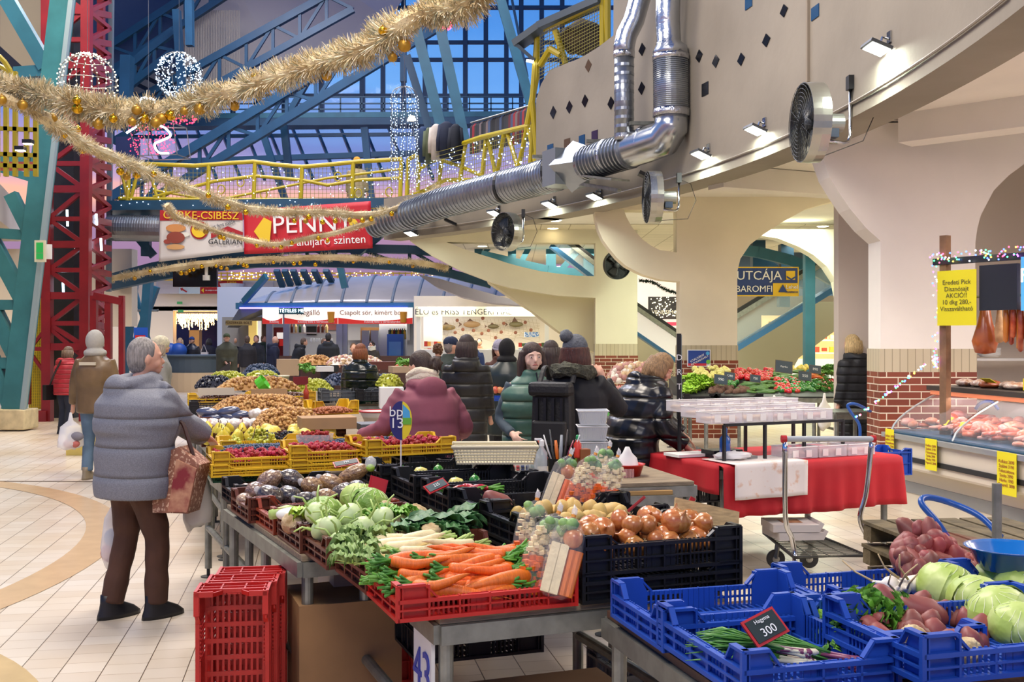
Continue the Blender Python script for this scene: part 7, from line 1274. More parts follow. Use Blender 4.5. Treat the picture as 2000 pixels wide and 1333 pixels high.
def row(p, lab, grp, x0, x1, y0, y1, Y0, Y1, n, sc=(.9, 1.1), rot='up'):
 for i in range(n): u = rnd(); w_ = rnd(); q = P(x0 + (x1 - x0) * u, y0 + (y1 - y0) * w_, Y0 + (Y1 - Y0) * (1 - w_)); put(p if not isinstance(p, list) else p[i % len(p)], q, (uni(-.5, .5), uni(-.5, .5), uni(0, 6)) if rot == 'up' else (uni(0, 6), uni(0, 6), uni(0, 6)), lab, grp, uni(*sc))
row(pear, 'yellow pear standing among the pears behind the grapes', 'pears', 398, 500, 836, 858, 7.9, 8.7, 16, (1.1, 1.4)); row(quin, 'round yellow quince behind the raspberries', 'quinces', 500, 658, 838, 858, 7.9, 8.6, 18, (1.1, 1.5)); row(grg, 'bunch of green grapes behind the raspberries', 'green grape bunches', 450, 520, 856, 872, 7.3, 7.8, 7, (1, 1.1), 'u'); row(grg, 'bunch of green grapes behind the right-hand blueberries', 'green grapes on the right', 722, 762, 846, 866, 7.4, 8, 5); row(grb, 'bunch of dark grapes behind the raspberries', 'dark grape bunches', 520, 585, 858, 868, 7.5, 7.9, 5)
for px, y, z, w_, lab, c in ((395, 874, .84, 1.3, 'brown crate row under the pears', 'brown'), (392, 838, .84, .6, 'brown crate under the bagged nuts', 'brown'), (470, 838, .84, .6, 'brown crate under the walnuts', 'brown')): yc(px, y, z, 20, lab, min(w_, .62) * 1.0, c, .075, .1)
yc(520, 866, .84, 20, 'brown crate under the quinces', .62, 'brown', .075, .1)
nut = [M('walnut_tan', '#b98a4c', .6, rand=0), M('walnut_brown', '#8f6230', .6), M('walnut_pale', '#cfa668', .6)]; wh = [M('shell_white', '#e0d4c4', .5), M('shell_pink', '#b5847a', .6), M('shell_tan', '#c9ab84', .6)]
gr('walnut_kernels', 'heap of walnut kernels behind the quinces', 'nuts', nut, 500, 838, .93, 19, .55, .4, .14, 900, .014); gr('walnut_kernels', 'heap of walnut kernels in front of the yellow chestnut crates', 'nuts', nut, 418, 806, .94, 19, .95, .5, .14, 1100, .015)
for i in range(12):
 x = 395 + (i % 6) * 21 if i < 6 else 500 + (i - 6) * 22; y = 832 if i < 6 else 812; m_ = M('bagged_%d' % (i % 3), ('#cfc0ac', '#b5806c', '#ddd0bc')[i % 3], .3, hx2='#f0ece4', vs=22, bump=.6, bs=30, coat=1)
 tag(MB().sph((0, 0, 0), (.07, .06, .05), 14, 10, lambda d: 1 + .2 * nz(d, 3, i)).build('nut_bag', m_, loc=P(x, y - 3, 8.9 if i < 6 else 9.6), smooth=True), ['knotted clear bag of shelled nuts behind the pears', 'knotted clear bag of garlic or mushrooms behind the walnuts'][i > 5], 'bag of nuts', ['bags of nuts behind the pears', 'pale bags behind the walnuts'][i > 5])
for i, (x, y, a) in enumerate(((406, 806, 5), (446, 804, -8), (415, 817, 0), (450, 815, 12), (466, 812, -5))): T = Mx.Rotation(R(a), 4, 'Y'); b = MB().sph((0, 0, 0), (.11, .045, .045), 16, 10); b.v = [tuple(T @ V(p)) for p in b.v]; tag(b.build('poppy_seed_bag', M('slate_sack', '#4a5068', .25, var=.2, vs=10, coat=1), loc=P(x, y, 9.8), smooth=True), 'long slate-coloured filled bag at the left of the stall', 'bag', 'slate-coloured bags')
o, _ = yc(368, 793, .86, 18, 'left yellow crate of chestnuts', .78, h=.08, ph=.13); o2_, _ = yc(488, 788, .86, 18, 'right yellow crate of chestnuts', .8, h=.08, ph=.13); chs = [M('chestnut', '#4c2c1c', .4), M('chestnut_2', '#6a4430', .5)]
for O, lab in ((o, 'chestnuts in the left yellow crate'), (o2_, 'chestnuts in the right yellow crate')): Q = V((O.x, O.y, 0)) + ux(18)[0] * .1; grains('chestnuts', lab, 'chestnuts', chs, Q, 18, .6, .3, .92, .05, 320, .017)
def cbox(nm, lab, px, y0, y1, Y, w_, d_, m_, rz=18, cat='box'): a, c = P(px, y1, Y), P(px, y0, Y); return tag(MB().box((0, 0, (c.z - a.z) / 2), (w_, d_, c.z - a.z)).build(nm, m_, loc=a, rz=R(rz)), lab, cat)
cardb = M('cardboard', '#a88660', .8, var=.08, vs=4); cbox('flat_carton', 'pale carton lid standing on the left chestnut crate', 422, 758, 772, 12.8, .42, .03, M('pale_card', '#c9bda8', .7)); cbox('flat_carton', 'brown carton lid behind the right chestnut crate', 526, 760, 773, 12.8, .42, .03, cardb); cbox('carton', 'cardboard box side right of the walnuts', 638, 814, 836, 8.4, .42, .3, cardb)
yc(616, 812, .98, 30, 'tipped yellow crate of almonds', .4, h=.06, ph=.12, d_=.3); gr('almonds', 'almonds in the tipped yellow crate', 'nuts', [M('almond', '#a05c34', .6)], 625, 806, 1.02, 30, .3, .25, .03, 220, .012)
t = thing('bucket', 'white printed bucket among the grapes', 'bucket', G(549, 771, .86)); MB().lathe([(.09, 0), (.115, .27), (.12, .27), (.11, .25), (.085, .01), (0, .01)], n=28).build('body', M('bucket_white', '#dedbc8', .5, hx2='#cfc480', vs=16, fac=(.6, .7)), t, smooth=True); MB().tube([(-.12, 0, .26), (-.1, -.05, .17), (0, -.12, .14), (.1, -.05, .17), (.12, 0, .26)], .004, 5).build('handle', steel, t)
for (x, y, z, w_, m_, lab, cat, n, r) in ((382, 758, 1.0, .5, M('grape_dark'), 'heap of dark grapes at the far left of the stall', 'grapes', 260, .018), (428, 762, 1.0, 1.0, nut, 'heap of walnuts in shells near the back of the stall', 'nuts', 420, .022), (404, 749, 1.05, .55, M('grape_green'), 'heap of green grapes at the back left of the stall', 'grapes', 260, .018), (478, 747, 1.05, .5, M('grape_green'), 'heap of green grapes left of the green scoop', 'grapes', 260, .018), (486, 758, 1.0, .5, M('grape_dark'), 'heap of dark grapes by the green scoop', 'grapes', 240, .018), (564, 764, .95, .6, M('grape_green'), 'large heap of pale green grapes right of the white bucket', 'grapes', 420, .02), (478, 733, 1.12, .5, blu, 'heap of plums at the back of the stall', 'plums', 200, .022), (636, 752, .98, .6, blu, 'plums in the black crate behind the scale', 'plums', 260, .02), (722, 753, .98, .45, blu, 'plums in the right black crate', 'plums', 200, .02), (585, 712, 1.2, .6, nut, 'pale heap of nuts below the beer kiosk', 'nuts', 200, .025), (640, 712, 1.2, 1.0, wh, 'pale heap of garlic below the beer kiosk', 'garlic', 260, .03), (745, 755, 1.02, .3, M('grape_green'), 'grapes on the white box', 'grapes', 120, .02)): gr('fruit_heap', lab, cat, m_, x, y, z, 17, w_, .5, .14, n, r)
row(appl, 'pale yellow apple below the kiosk counter', 'apples by the kiosk', 655, 690, 706, 712, 20, 21, 12, (1.2, 1.5), 'r'); tag(MB().lathe([(0, 0), (.09, .02), (.1, .12), (.08, .05), (0, .02)], n=14, T=Mx.Rotation(R(55), 4, 'Y')).build('scoop', M('lime_plastic', '#5cc42c', .3), loc=P(503, 757, 13)), 'bright green plastic scoop in the walnuts', 'scoop')
for i, (px, y, w_, c, lab) in enumerate(((628, 784, .62, 'grey', 'grey crate of plums behind the scale'), (696, 784, .6, 'black', 'black crate of plums left of the white box'), (370, 812, .6, 'black', 'black crate under the left chestnut crate'), (628, 797, .62, 'black', 'black crate under the grey plum crate'), (698, 798, .6, 'green', 'green crate under the black plum crate'))): yc(px, y, (.84, .84, .78, .72, .72)[i], 17, lab, w_ * 1.25, c, .12, .15)
cbox('white_box', 'white carton right of the plum crates', 764, 757, 797, 12, .26, .3, whitep, 10); cbox('red_card', 'dark red card above the green grapes', 587, 736, 752, 14.5, .2, .02, M('wine_card', '#7a141c', .5)); cbox('white_tub', 'white plastic tub at the back of the stall', 634, 716, 726, 17, .26, .2, whitep); cbox('produce_carton', 'open wooden tray with cartons at the back of the stall', 562, 702, 734, 19, .36, .3, M('crate_ply', '#b59c7c', .7)); 
row(prs, 'bunch of fresh green herbs at the back of the stall', 'herbs at the back', 585, 622, 716, 726, 17, 18, 6, (.8, 1)); row(prs, 'bunch of parsley on the wooden tray left of the pink top', 'parsley by the far tray', 783, 798, 708, 716, 14, 14.5, 4, (.8, 1)); cbox('wooden_tray', 'pale wooden tray under the parsley', 785, 716, 728, 14, .3, .3, M('crate_ply')); cbox('yellow_crate', 'yellow-edged brown counter right of the copper-haired woman', 745, 707, 722, 17, .55, .4, M('brown_red', '#5c2c20', .6)); row(appl, 'red onion or apple on the far pale tray', 'far red fruit', 772, 800, 712, 718, 14, 14.4, 8, (.8, 1), 'r')
t = thing('bowl', 'white bowl with red rims on the scale behind the pink top', 'bowl', G(735, 826, .92)); MB().lathe([(.1, 0), (.14, .1), (.15, .1), (.135, .08), (.1, .01), (0, .01)], n=28).build('body', whitep, t, smooth=True); b = MB(); [b.tube([(r_ * math.cos(a * PI / 12), r_ * math.sin(a * PI / 12), z) for a in range(24)], .007, 6, closed=True) for r_, z in ((.15, .1), (.102, .005))]; b.build('rim', M('rim_red', '#b01c24', .4), t); cbox('scale', 'grey scale under the white bowl with red rims', 740, 826, 838, 8.6, .34, .3, M('scale_grey', '#5c6066', .5))
tag(MB().lathe([(.035, 0), (.035, .1), (.012, .15), (.014, .18), (0, .18)], n=14).build('sauce_bottle', M('sauce_red', '#b03c24', .3), loc=G(598, 781, .9), smooth=True), 'red and white bottle beside the green grapes', 'bottle')
# round sign bp 13
t = thing('round_sign', 'round blue, yellow and green bp 13 sign on a clear stick', 'sign', P(783, 822, 5.55)); s_ = 5.55 / F
MB().prism([V((22 * s_ * math.cos(a * PI / 20), 0, 38 * s_ * math.sin(a * PI / 20))) for a in range(40)], (0, .004, 0)).build('disc', M('sign_indigo', '#28286c', .4), t)
hf = [V((22 * s_ * math.cos(a * PI / 20), -.003, 38 * s_ * math.sin(a * PI / 20))) for a in range(-9, 10)]; b = MB().prism(hf + [V((.008, -.003, .09)), V((.008, -.003, -.09))], (0, -.001, 0)); b.build('yellow_half', M('sign_lemon', '#e8d02c', .4), t); MB().prism([V((.01, -.005, .0)), V((.05, -.005, .0)), V((.045, -.005, .05)), V((.01, -.005, .085))], (0, -.001, 0)).build('sky_field', M('poster_sky'), t); MB().prism([V((.01, -.006, -.02)), V((.054, -.006, -.02)), V((.055, -.006, .015)), V((.01, -.006, .015))], (0, -.001, 0)).build('green_field', M('poster_green'), t)
b = MB(); b.text('bp', .075, face(0, (-.024, -.006, .045)), .002); b.text('13', .075, face(0, (-.02, -.006, -.015)), .002); b.build('lettering', wl, t); MB().cyl((.0, 0, -.1), (0, 0, -.33), .004).build('stick', clear('clear_stick', '#ffffff', .4), t)
# CENTRE TABLE
stand('table with the scale and knives behind the black crates', (-.42, 5.75), 14, 1.5, .9, .84)
def on(px, y, z): return G(px, y, z)
t = thing('scale', 'cream market scale with coloured keys carrying a cream basket', 'scale', on(985, 922, .9), R(4)); MB().box((-.0, .12, .02), (.36, .3, .07)).build('body', M('scale_cream', '#b9b69e', .4), t); MB().box((0, .12, .075), (.4, .32, .012)).build('pan', steel, t); MB().box((.1, -.045, .02), (.16, .02, .05), Mx.Rotation(R(-30), 4, 'X')).build('key_panel', M('key_panel', '#cfcdbb', .4), t)
for i in range(15): MB().box((.045 + (i % 5) * .027, -.058 - .0 * i, .035 - (i // 5) * .016), (.018, .008, .011), Mx.Rotation(R(-30), 4, 'X')).build('key', M(('key_red', 'key_red', 'key_navy', 'key_navy', 'key_green')[i % 5], ('#c04a4a', '#c04a4a', '#34406c', '#34406c', '#2c6a5a')[i % 5], .4), t)
t = thing('basket', 'long cream woven plastic basket standing on the scale', 'basket', on(967, 908, .99), R(2)); w_, d_ = .2, .1; b = MB()
for j in range(6): k_ = 1 + .02 * j; b.tube([(x * k_, y * k_ + .1, .008 + .015 * j) for x, y in ((-w_, -d_), (w_, -d_), (w_, d_), (-w_, d_))], .005, 6, closed=True)
for i in range(26): x = -w_ + 2 * w_ * i / 25; [b.bar((x, s * d_ + .1, 0), (x * 1.1, s * d_ * 1.1 + .1, .09), .006, .004) for s in (-1, 1)]
for i in range(12): y = -d_ + 2 * d_ * i / 11; [b.bar((s * w_, y + .1, 0), (s * w_ * 1.1, y * 1.1 + .1, .09), .006, .004) for s in (-1, 1)]
b.box((0, .1, .003), (2 * w_, 2 * d_, .005)); b.tube([(x * 1.13, y * 1.13 + .1, .093) for x, y in ((-w_, -d_), (w_, -d_), (w_, d_), (-w_, d_))], .009, 8, closed=True); b.build('weave', M('basket_cream', '#d3c9a8', .6), t)
def bottle(lab, px, y, z, h, r, m_, capm, grp=None, pump=False):
 t = thing('bottle', lab, 'bottle', on(px, y, z)); MB().lathe([(r * .9, 0), (r, .01), (r, h * .6), (r * .4, h * .75), (r * .4, h * .8)], n=18).build('body', m_, t, smooth=True); b = MB(); b.lathe([(r * .45, h * .8), (r * .45, h * .95), (r * .2, h)], n=12)
 if pump: b.bar((0, 0, h), (-.04, 0, h * 1.0), .012)
 b.build('cap', capm, t)
cb = clear('clear_bottle', '#dfe6e8', .4); bottle('clear spray bottle right of the cream basket', 1040, 925, .9, .17, .03, cb, whitep); bottle('clear pump bottle of gel beside the knife pot', 1058, 925, .9, .19, .032, cb, whitep, pump=True); bottle('small bottle with a red watermelon-like label among the knives', 1128, 895, .98, .13, .022, M('label_red', '#d8402c', .4), M('cap_green', '#2c9a5a', .4)); bottle('blue and clear water bottle on the red table', 1416, 890, .82, .2, .04, M('water_blue', '#2c62b0', .2, coat=1), M('cap_blue', '#4a7cc0', .4))
t = thing('knife_pot', 'black pot holding knives and scissors', 'pot', on(1092, 930, .88)); MB().lathe([(.06, 0), (.065, .1), (.06, .1), (.055, .01), (0, .01)], n=20).build('pot', blackp, t)
for i, c in enumerate(('#b04a30', '#d9d9d6', '#44484a', '#d9742c', '#9aa0a4', '#3a3430', '#8f2c44', '#c9cdd0')): a = -.5 + i * .14; MB().tube([(a * .08, 0, .05), (a * .17, 0, .14), (a * .24, 0, .2 + .03 * (i % 3))], [.007, .011, .007], 8, sq=.5).build('knife_handle', M('hnd_' + c[1:], c, .35), t, smooth=True)
t = thing('packet', 'blue packet with an orange disc leaning before the knives', 'packet', on(1088, 938, .86)); MB().box((0, 0, .05), (.06, .02, .105)).build('box', M('packet_blue', '#1f3f8c', .4), t); MB().prism([V((.022 * math.cos(a * PI / 10), -.012, .04 + .022 * math.sin(a * PI / 10))) for a in range(20)], (0, -.002, 0)).build('disc', M('packet_orange', '#d98a3c', .4), t); MB().box((0, -.001, .107), (.06, .021, .01)).build('top', M('packet_gold', '#d9a83c', .4), t)
tag(MB().box((0, 0, .04), (.06, .06, .12), .3).build('wooden_block', M('block_wood', '#8a5024', .6), loc=on(1140, 912, .93)), 'small brown wooden block beside the clear tubs', 'block')
tub = M('frosted_plastic', '#d9dcdd', .35, alpha=.75)
for k, (z, lab) in enumerate(((.86, 'lowest of the stacked frosted tubs'), (.955, 'second frosted tub from the bottom of the stack'), (1.05, 'third frosted tub from the bottom of the stack'), (1.145, 'top frosted tub of the stack'))):
 t = thing('plastic_tub', lab + ' left of the vendor', 'tub', P(1157, 880 - k * 0, 6.6)); t.location = (P(1157, 0, 6.6).x, 6.6, z - .02); b = MB(); b.lathe([(.105, 0), (.125, .085), (.13, .085), (.122, .08), (.1, .005), (0, .005)], n=4, T=Mx.Rotation(PI / 4, 4, 'Z'), sx=1, sy=1); [b.bar((x, -.078, .01), (x * 1.15, -.09, .075), .003) for x in [-.07 + .01 * i for i in range(15)]]; b.build('tub', tub, t); b = MB(); b.tube([(x * .094, y * .094, .086) for x, y in ((-1, -1), (1, -1), (1, 1), (-1, 1))], .004, 6, closed=True); b.build('rim', whitep, t)
row(lett, 'loose lettuce leaves in front of the frosted tubs', 'lettuce leaves', 1120, 1155, 905, 915, 6.1, 6.3, 2, (.8, .9), 'u')
def bowlb(nm, lab, px, y, z, r, h, m_): t = thing(nm, lab, 'bowl', on(px, y, z)); b = MB(); b.lathe([(r * .7, 0), (r, h), (r * 1.08, h), (r * .97, h * .9), (r * .66, .006), (0, .006)], n=28); b.build('shell', m_, t, smooth=True); return t
t = bowlb('basin', 'red plastic basket holding a white bag on the small wooden table', 1225, 936, .82, .1, .09, M('basin_red', '#c8281c', .3)); b = MB(); [b.box((x, -.098 + .25 * x * x, .045), (.004, .012, .05)) for x in [-.03 + .008 * i for i in range(8)]]; b.build('slots', M('slot_pink', '#e8b0a8', .5), t); carrier('white bag bunched in the red plastic basket', t.location + V((0, 0, .19)), .16, .16, mat=M('white_bag_soft', '#dcdad6', .5)); stand('small wooden-topped table under the red plastic basket', on(1172, 962, .8)[:2], 10, .42, .35, .8, mt=M('ply_top', '#a8834c', .6))
bowlb('green_bowl', 'bright green plastic bowl behind the woman with the backpack', 1170, 812, .92, .14, .13, M('bowl_green', '#35c444', .35))
cbox('blue_tub', 'blue plastic tub behind the green bowl', 1165, 768, 785, 9.6, .18, .2, cr['blue'])
# table with apples behind, crates, vegetables left of the pillar
stand('far table with the blue crate of apples', on(944, 800, .8)[:2], 8, .9, .7, .8); yc(946, 796, .84, 8, 'black crate under the apples', .75, 'black', .12, .15); yc(944, 784, .95, 8, 'blue crate of apples beyond the green vest', .75, 'blue', .04, .05); row(appl, 'red and yellow apple in the blue crate', 'apples in the blue crate', 948, 992, 756, 763, 12.6, 13, 22, (1.1, 1.3), 'r'); bowlb('red_bowl', 'small red bowl behind the apples', 953, 752, 1.1, .1, .1, M('basin_red'))
gr('cauliflower_heap', 'pale heap of cauliflower behind the raised hand', 'cauliflower', wh, 1196, 745, 1.0, 5, .8, .5, .25, 260, .05); gr('radish_heap', 'heap of red radishes below the cauliflower', 'radishes', [tomm, M('shell_pink')], 1192, 775, .9, 5, .6, .3, .12, 300, .022); gr('salad_heap', 'pale salad heap beside the green bowl', 'salad', [brl, wh[0]], 1192, 800, .85, 5, .4, .3, .1, 160, .03); stand('far table under the cauliflower', on(1185, 800, .84)[:2], 5, 1.2, .8, .82)
# PRODUCE STALL 26
sx0 = on(1335, 775, .85); t26 = stand('market table numbered 26 with colourful vegetables', sx0[:2], 0, 2.32, 1.5, .85, legs=((0, 0), (.33, 0), (.66, 0), (1, 0), (0, 1), (1, 1)), mt=dark); MB().box((1.46, -.01, .68), (.22, .02, .22)).build('number_plate', M('plate_grey', '#5c5c58', .5), t26); MB().text('26', .17, face(0, (1.46, -.025, .68)), .004).build('number', M('plate_navy', '#10141c', .5), t26)
def st26(p, lab, grp, x0, x1, y0, y1, n, sc=(.9, 1.1), rot='r'):   # sloping display: y 772 at the front to y 722 at the back
 for i in range(n): u, w_ = rnd(), (i + .5) / n; y = y0 + (y1 - y0) * w_; f_ = (772 - y) / 50; put(p if not isinstance(p, list) else p[i % len(p)], P(x0 + (x1 - x0) * u, y, 15 + 1.3 * f_), (uni(0, 6), uni(0, 6), uni(0, 6)) if rot == 'r' else ((uni(-.1, .1), uni(-.2, .2), R(rot) + uni(-.2, .2)) if rot != 'u' else (uni(-.3, .3), uni(-.3, .3), uni(0, 6))), lab, grp, uni(*sc))
MB().prism([V((0, 0, .85)), V((0, 1.4, .85)), V((0, 1.4, 1.08)), V((0, .05, .855))], (2.3, 0, 0)).build('display_slope', dark, t26)
st26(lett, 'green lettuce on stall 26', 'lettuces', 1340, 1385, 740, 768, 14, (1, 1.3), 'u'); st26(beet, 'brown beetroot on stall 26', 'beetroots', 1388, 1462, 757, 768, 44, (1, 1.2)); st26(yp, 'pale yellow pepper on stall 26', 'yellow peppers', 1355, 1425, 718, 742, 60, (1, 1.2)); st26(pep, 'light green pepper beside the yellow peppers on stall 26', 'light green peppers', 1384, 1440, 742, 756, 22, (.8, 1)); st26(tom, 'red tomato on stall 26', 'tomatoes', 1432, 1508, 722, 743, 84, (1.1, 1.3)); st26(cuc, 'cucumber on stall 26', 'cucumbers', 1448, 1515, 746, 768, 34, (1, 1.2), 160); st26(cuc, 'dark cucumber at the back of stall 26', 'dark cucumbers', 1504, 1562, 724, 740, 24, (1, 1.3), 10); st26([tom, tom, pep], 'tomato or pepper in the middle of stall 26', 'mixed tomatoes and peppers', 1515, 1562, 740, 766, 80, (1.1, 1.5)); st26(pep, 'green pepper at the front of stall 26', 'green peppers', 1556, 1602, 744, 764, 36, (1, 1.3)); st26(chil, 'long red pepper pod at the right of stall 26', 'red pepper pods', 1598, 1652, 742, 764, 60, (1.1, 1.5), 40); st26(car, 'carrot on stall 26', 'carrots on stall 26', 1588, 1615, 730, 742, 12, (.9, 1.2), 130); st26(prs, 'bunch of green parsley at the back right of stall 26', 'parsley on stall 26', 1600, 1650, 718, 736, 9, (1, 1.3), 'u'); st26(quin, 'pale vegetable at the back of stall 26', 'pale vegetables', 1545, 1575, 716, 724, 14, (.8, 1))
for i, (x, y, w_) in enumerate(((1408, 742, .2), (1425, 735, .16), (1475, 740, .16), (1531, 717, .26), (1572, 735, .2), (1592, 722, .18))): card('dark chalk price slate on stall 26, number ' .replace(', number ', '') + (' leftmost', ' second from left', ' among the tomatoes', ' largest, at the back', ' before the cucumbers', ' at the back right')[i], x, y, 15.2 + .1 * i, w_, w_ * .7, '#3c4c58', '|'.join(('990', '1290', '750', 'Paprika', '550', '890')[i:i + 1]), 75, 8, '#6c5c50', 8)
for i in range(2): crate('crate', ['black crate under the lettuces of stall 26', 'black crate under the beetroots of stall 26'][i], cr['black'], (.5, .72)[i], .4, .14, .17, on((1336, 1388)[i], 783, .8), 0, z=.72)
carrier('white carrier bag hanging at the front of stall 26, left of the number', P(1512, 772, 14.7), .28, .18, mat=plastic2); carrier('large white carrier bag hanging at the front right of stall 26', P(1610, 768, 14.6), .48, .26, mat=plastic2)
stand('bare grey side table by the brick pillar', on(1632, 806, .8)[:2], 12, .6, .6, .8, mt=steel)
def trolley(lab, pts, m_=M('hand_truck_blue', '#1d4f9c', .3)): t = thing('hand_truck', lab, 'hand truck', V((pts[0][0], pts[0][1], 0))); o = V(t.location); MB().tube(crv([V(p) - o for p in pts], 6), .016, 10).build('handle', m_, t, smooth=True); return t
trolley('blue tubular hand truck by the brick pillar', [P(1680, 860, 10.8), P(1678, 830, 10.8), P(1662, 806, 10.8), P(1656, 792, 10.8), P(1672, 790, 10.8), P(1700, 804, 11)])
# RED TABLE, RACK, TROLLEY
TR = V((1.43, 7.3, 0)); ur, vr = ux(25); tr = stand('steel table under the red cloth', TR[:2], 25, 1.5, .9, .78, mt=M('ply_top'), rails=False); MB().tube([(.03, .03, .5), (1.47, .03, .5)], .022, 10).build('cross_rail', steel, tr)
redc = M('red_cloth', '#b3121f', .75, var=.08, vs=3, bump=.1, bs=8); t = thing('tablecloth', 'bright red cloth draped over the sausage table', 'tablecloth', TR, R(25))
def cloth(u, v):
 x = -.03 + 1.6 * u; L_ = .93 + .36; q = v * L_
 f_ = .02 * math.sin(u * 34) + .012 * math.sin(u * 71 + 1)
 return V((x, .92 - q * 1.043, .79)) if q < .93 else V((x + .1 * (q - .93) * (u ** 6), -.05 - f_ * (q - .93) * 2.4, .79 - (q - .93) + (.02 * math.sin(u * 9)) * (q - .93)))
b = MB().sheet(cloth, 80, 26)
b.sheet(lambda u, v: V((1.57 + .05 * v + .02 * math.sin(u * 22) * v, .92 * u - .02, .79 - .36 * v)), 24, 8)
b.sheet(lambda u, v: V((-.03 - .02 * math.sin(u * 15) * v, .92 * u, .79 - (.2) * v)), 20, 6); b.build('cloth', redc, t, smooth=True, mods=[('solid', .004)])
t = thing('printed_cloth', 'white printed sheet hanging over the front of the red cloth', 'cloth', TR + ur * .02, R(25)); MB().sheet(lambda u, v: V((.02 + .62 * u, .3 - v * .63 if v < .6 else -.085 - .02 * math.sin(u * 12) * (v - .6), .8 if v < .6 else .8 - (v - .6) * .6)), 20, 20).build('sheet', M('print_cloth', '#e6dfd8', .8, hx2='#d9b8a0', vs=18, fac=(.58, .7)), t, smooth=True, mods=[('solid', .004)])
# black display rack with clear boxes
t = thing('display_rack', 'black two-level metal rack on the red table', 'rack', TR + ur * .1 + vr * .12 + V((0, 0, .79)), R(25)); W_ = 1.06
for x, y, h in ((0, 0, .26), (0.35, 0, .26), (.7, 0, .26), (W_, 0, .26), (0, .55, .32), (.6, .55, .32), (W_, .55, .32)): MB().bar((x, y, 0), (x, y, h), .02).build('upright', dark, t)
for y, z in ((0, .26), (.28, .29), (.55, .32)): MB().bar((0, y, z), (W_, y, z), .02).build('shelf_bar', dark, t)
cbx = clear('display_box', '#f0ecee', .35, .2); bis = M('wafer_tan', '#b98e64', .6, hx2='#e0c8a0', vs=20, rand=.15); pinkm = M('sausage_pink', '#a8685a', .4, hx2='#d0a898', vs=12, rand=.1)
def dbox(lab, O, w_, d_, h, fill, n_, tags=2):
 t = thing('display_box', lab, 'box', O, R(25)); b = MB()
 for x0, y0, x1, y1 in ((0, 0, w_, 0), (w_, 0, w_, d_), (w_, d_, 0, d_), (0, d_, 0, 0)): b.bar((x0, y0, h / 2), (x1, y1, h / 2), .004, h)
 b.box((w_ / 2, d_ / 2, .003), (w_, d_, .004)); b.build('walls', cbx, t); b = MB(); b.tube([(0, 0, h), (w_, 0, h), (w_, d_, h), (0, d_, h)], .005, 6, closed=True); b.build('rim', whitep, t)
 for i in range(tags): MB().box((.05 + i * .12, -.006, .035), (.05, .003, .05)).build('price_tag', M('tag_white', '#f2f0ea', .6), t)
 for i in range(n_): tag(MB().sph((0, 0, 0), (.018, d_ * .4, .018), 8, 6).build('packed_sausage', fill, loc=O + Mx.Rotation(R(25), 3, 'Z') @ V((w_ * (i + .5) / n_, d_ / 2, .03)), rz=R(25 + uni(-6, 6)), smooth=True), 'wrapped food roll inside a clear display box', 'food', 'rolls in the clear boxes')
for r_ in range(3):
 for c in range(4): dbox('clear display box, ' + ('front', 'middle', 'back')[r_] + ' row, ' + ('leftmost', 'second from left', 'third from left', 'rightmost')[c] + ' on the rack', TR + ur * (0 + .27 * c) + vr * (.13 + .19 * r_) + V((0, 0, 1.06 + .03 * r_)), .26, .18, .075, bis if r_ or c < 2 else pinkm, 5)
for c in range(3): dbox('clear display box of sausages standing on the red cloth, ' + ('left', 'centre', 'right')[c], TR + ur * (.62 + .27 * c) + vr * .06 + V((0, 0, .795)), .25, .2, .08, pinkm, 4)
gp = lambda a, c, z: TR + ur * a + vr * c + V((0, 0, z))
tag(MB().sph((0, 0, 0), (.07, .05, .035), 14, 8, lambda d: 1 + .1 * nz(d, 4)).build('wrapped_loaf', M('loaf_grey', '#8c8078', .3, hx2='#c9bfb4', vs=14, coat=1), loc=P(1482, 798, 8.1), smooth=True), 'grey wrapped loaf lying on top of the display boxes', 'food')
for i, (a, c, w_, d_, h, m_, lab) in enumerate(((.1, .55, .3, .2, .02, M('paper_white', '#e9e7e2', .7), 'stack of white paper by the vendor'), (.3, .42, .25, .16, .05, blackp, 'black cash box on the red table'), (.28, .2, .26, .1, .025, M('plastic_grey', '#8c8c88', .4), 'grey trays beside the white sheet'), (.22, .34, .12, .09, .02, dark, 'small dark calculator under the vendor\'s hands'))): tag(MB().box((0, 0, h / 2), (w_, d_, h)).build(('paper_stack', 'cash_box', 'tray', 'calculator')[i], m_, loc=gp(a, c, .797), rz=R(25)), lab, ('paper', 'box', 'tray', 'calculator')[i])
t = thing('crumpled_bag', 'crumpled white plastic bag on the printed sheet', 'bag', gp(.2, .16, .83)); MB().sph((0, 0, 0), (.13, .07, .03), 20, 12, lambda d: 1 + .5 * nz(d, 4)).build('film', plastic2, t, smooth=True)
t = thing('upright_board', 'tall narrow dark board with white letters behind the vendor', 'sign', P(1326, 770, 8.9)); MB().box((0, 0, 0), (.035, .03, 1.0)).build('board', M('board_black'), t); [MB().text(c, .07, face(0, (0, -.02, .3 - .12 * i))).build('lettering', wl, t) for i, c in enumerate('DRTJ')]; MB().box((.012, .02, 0), (.03, .01, .98)).build('backing', M('grey_flange'), t)
t = thing('platform_trolley', 'steel platform trolley with a tall handle in front of the red table', 'trolley', G(1600, 1118) + V((0, 0, 0))); o = V(t.location); q = lambda x, y, Y: P(x, y, Y) - o
hx = [[(1533, 858, 6.9), (1534, 1010, 6.95), (1546, 1050, 7.0), (1552, 1085, 7.0), (1553, 1115, 6.9)], [(1703, 858, 7.1), (1692, 960, 7.1), (1680, 1015, 7.1), (1700, 1060, 7.1), (1704, 1085, 7.1), (1695, 1098, 7.1)]]
for h in hx: MB().tube(crv([q(*p) for p in h], 6), .017, 12).build('upright', chrome, t, smooth=True)
MB().tube([q(1528, 858, 6.9), q(1708, 858, 7.1)], .019, 12).build('push_bar', M('bar_grey', '#a9b0b4', .4), t)
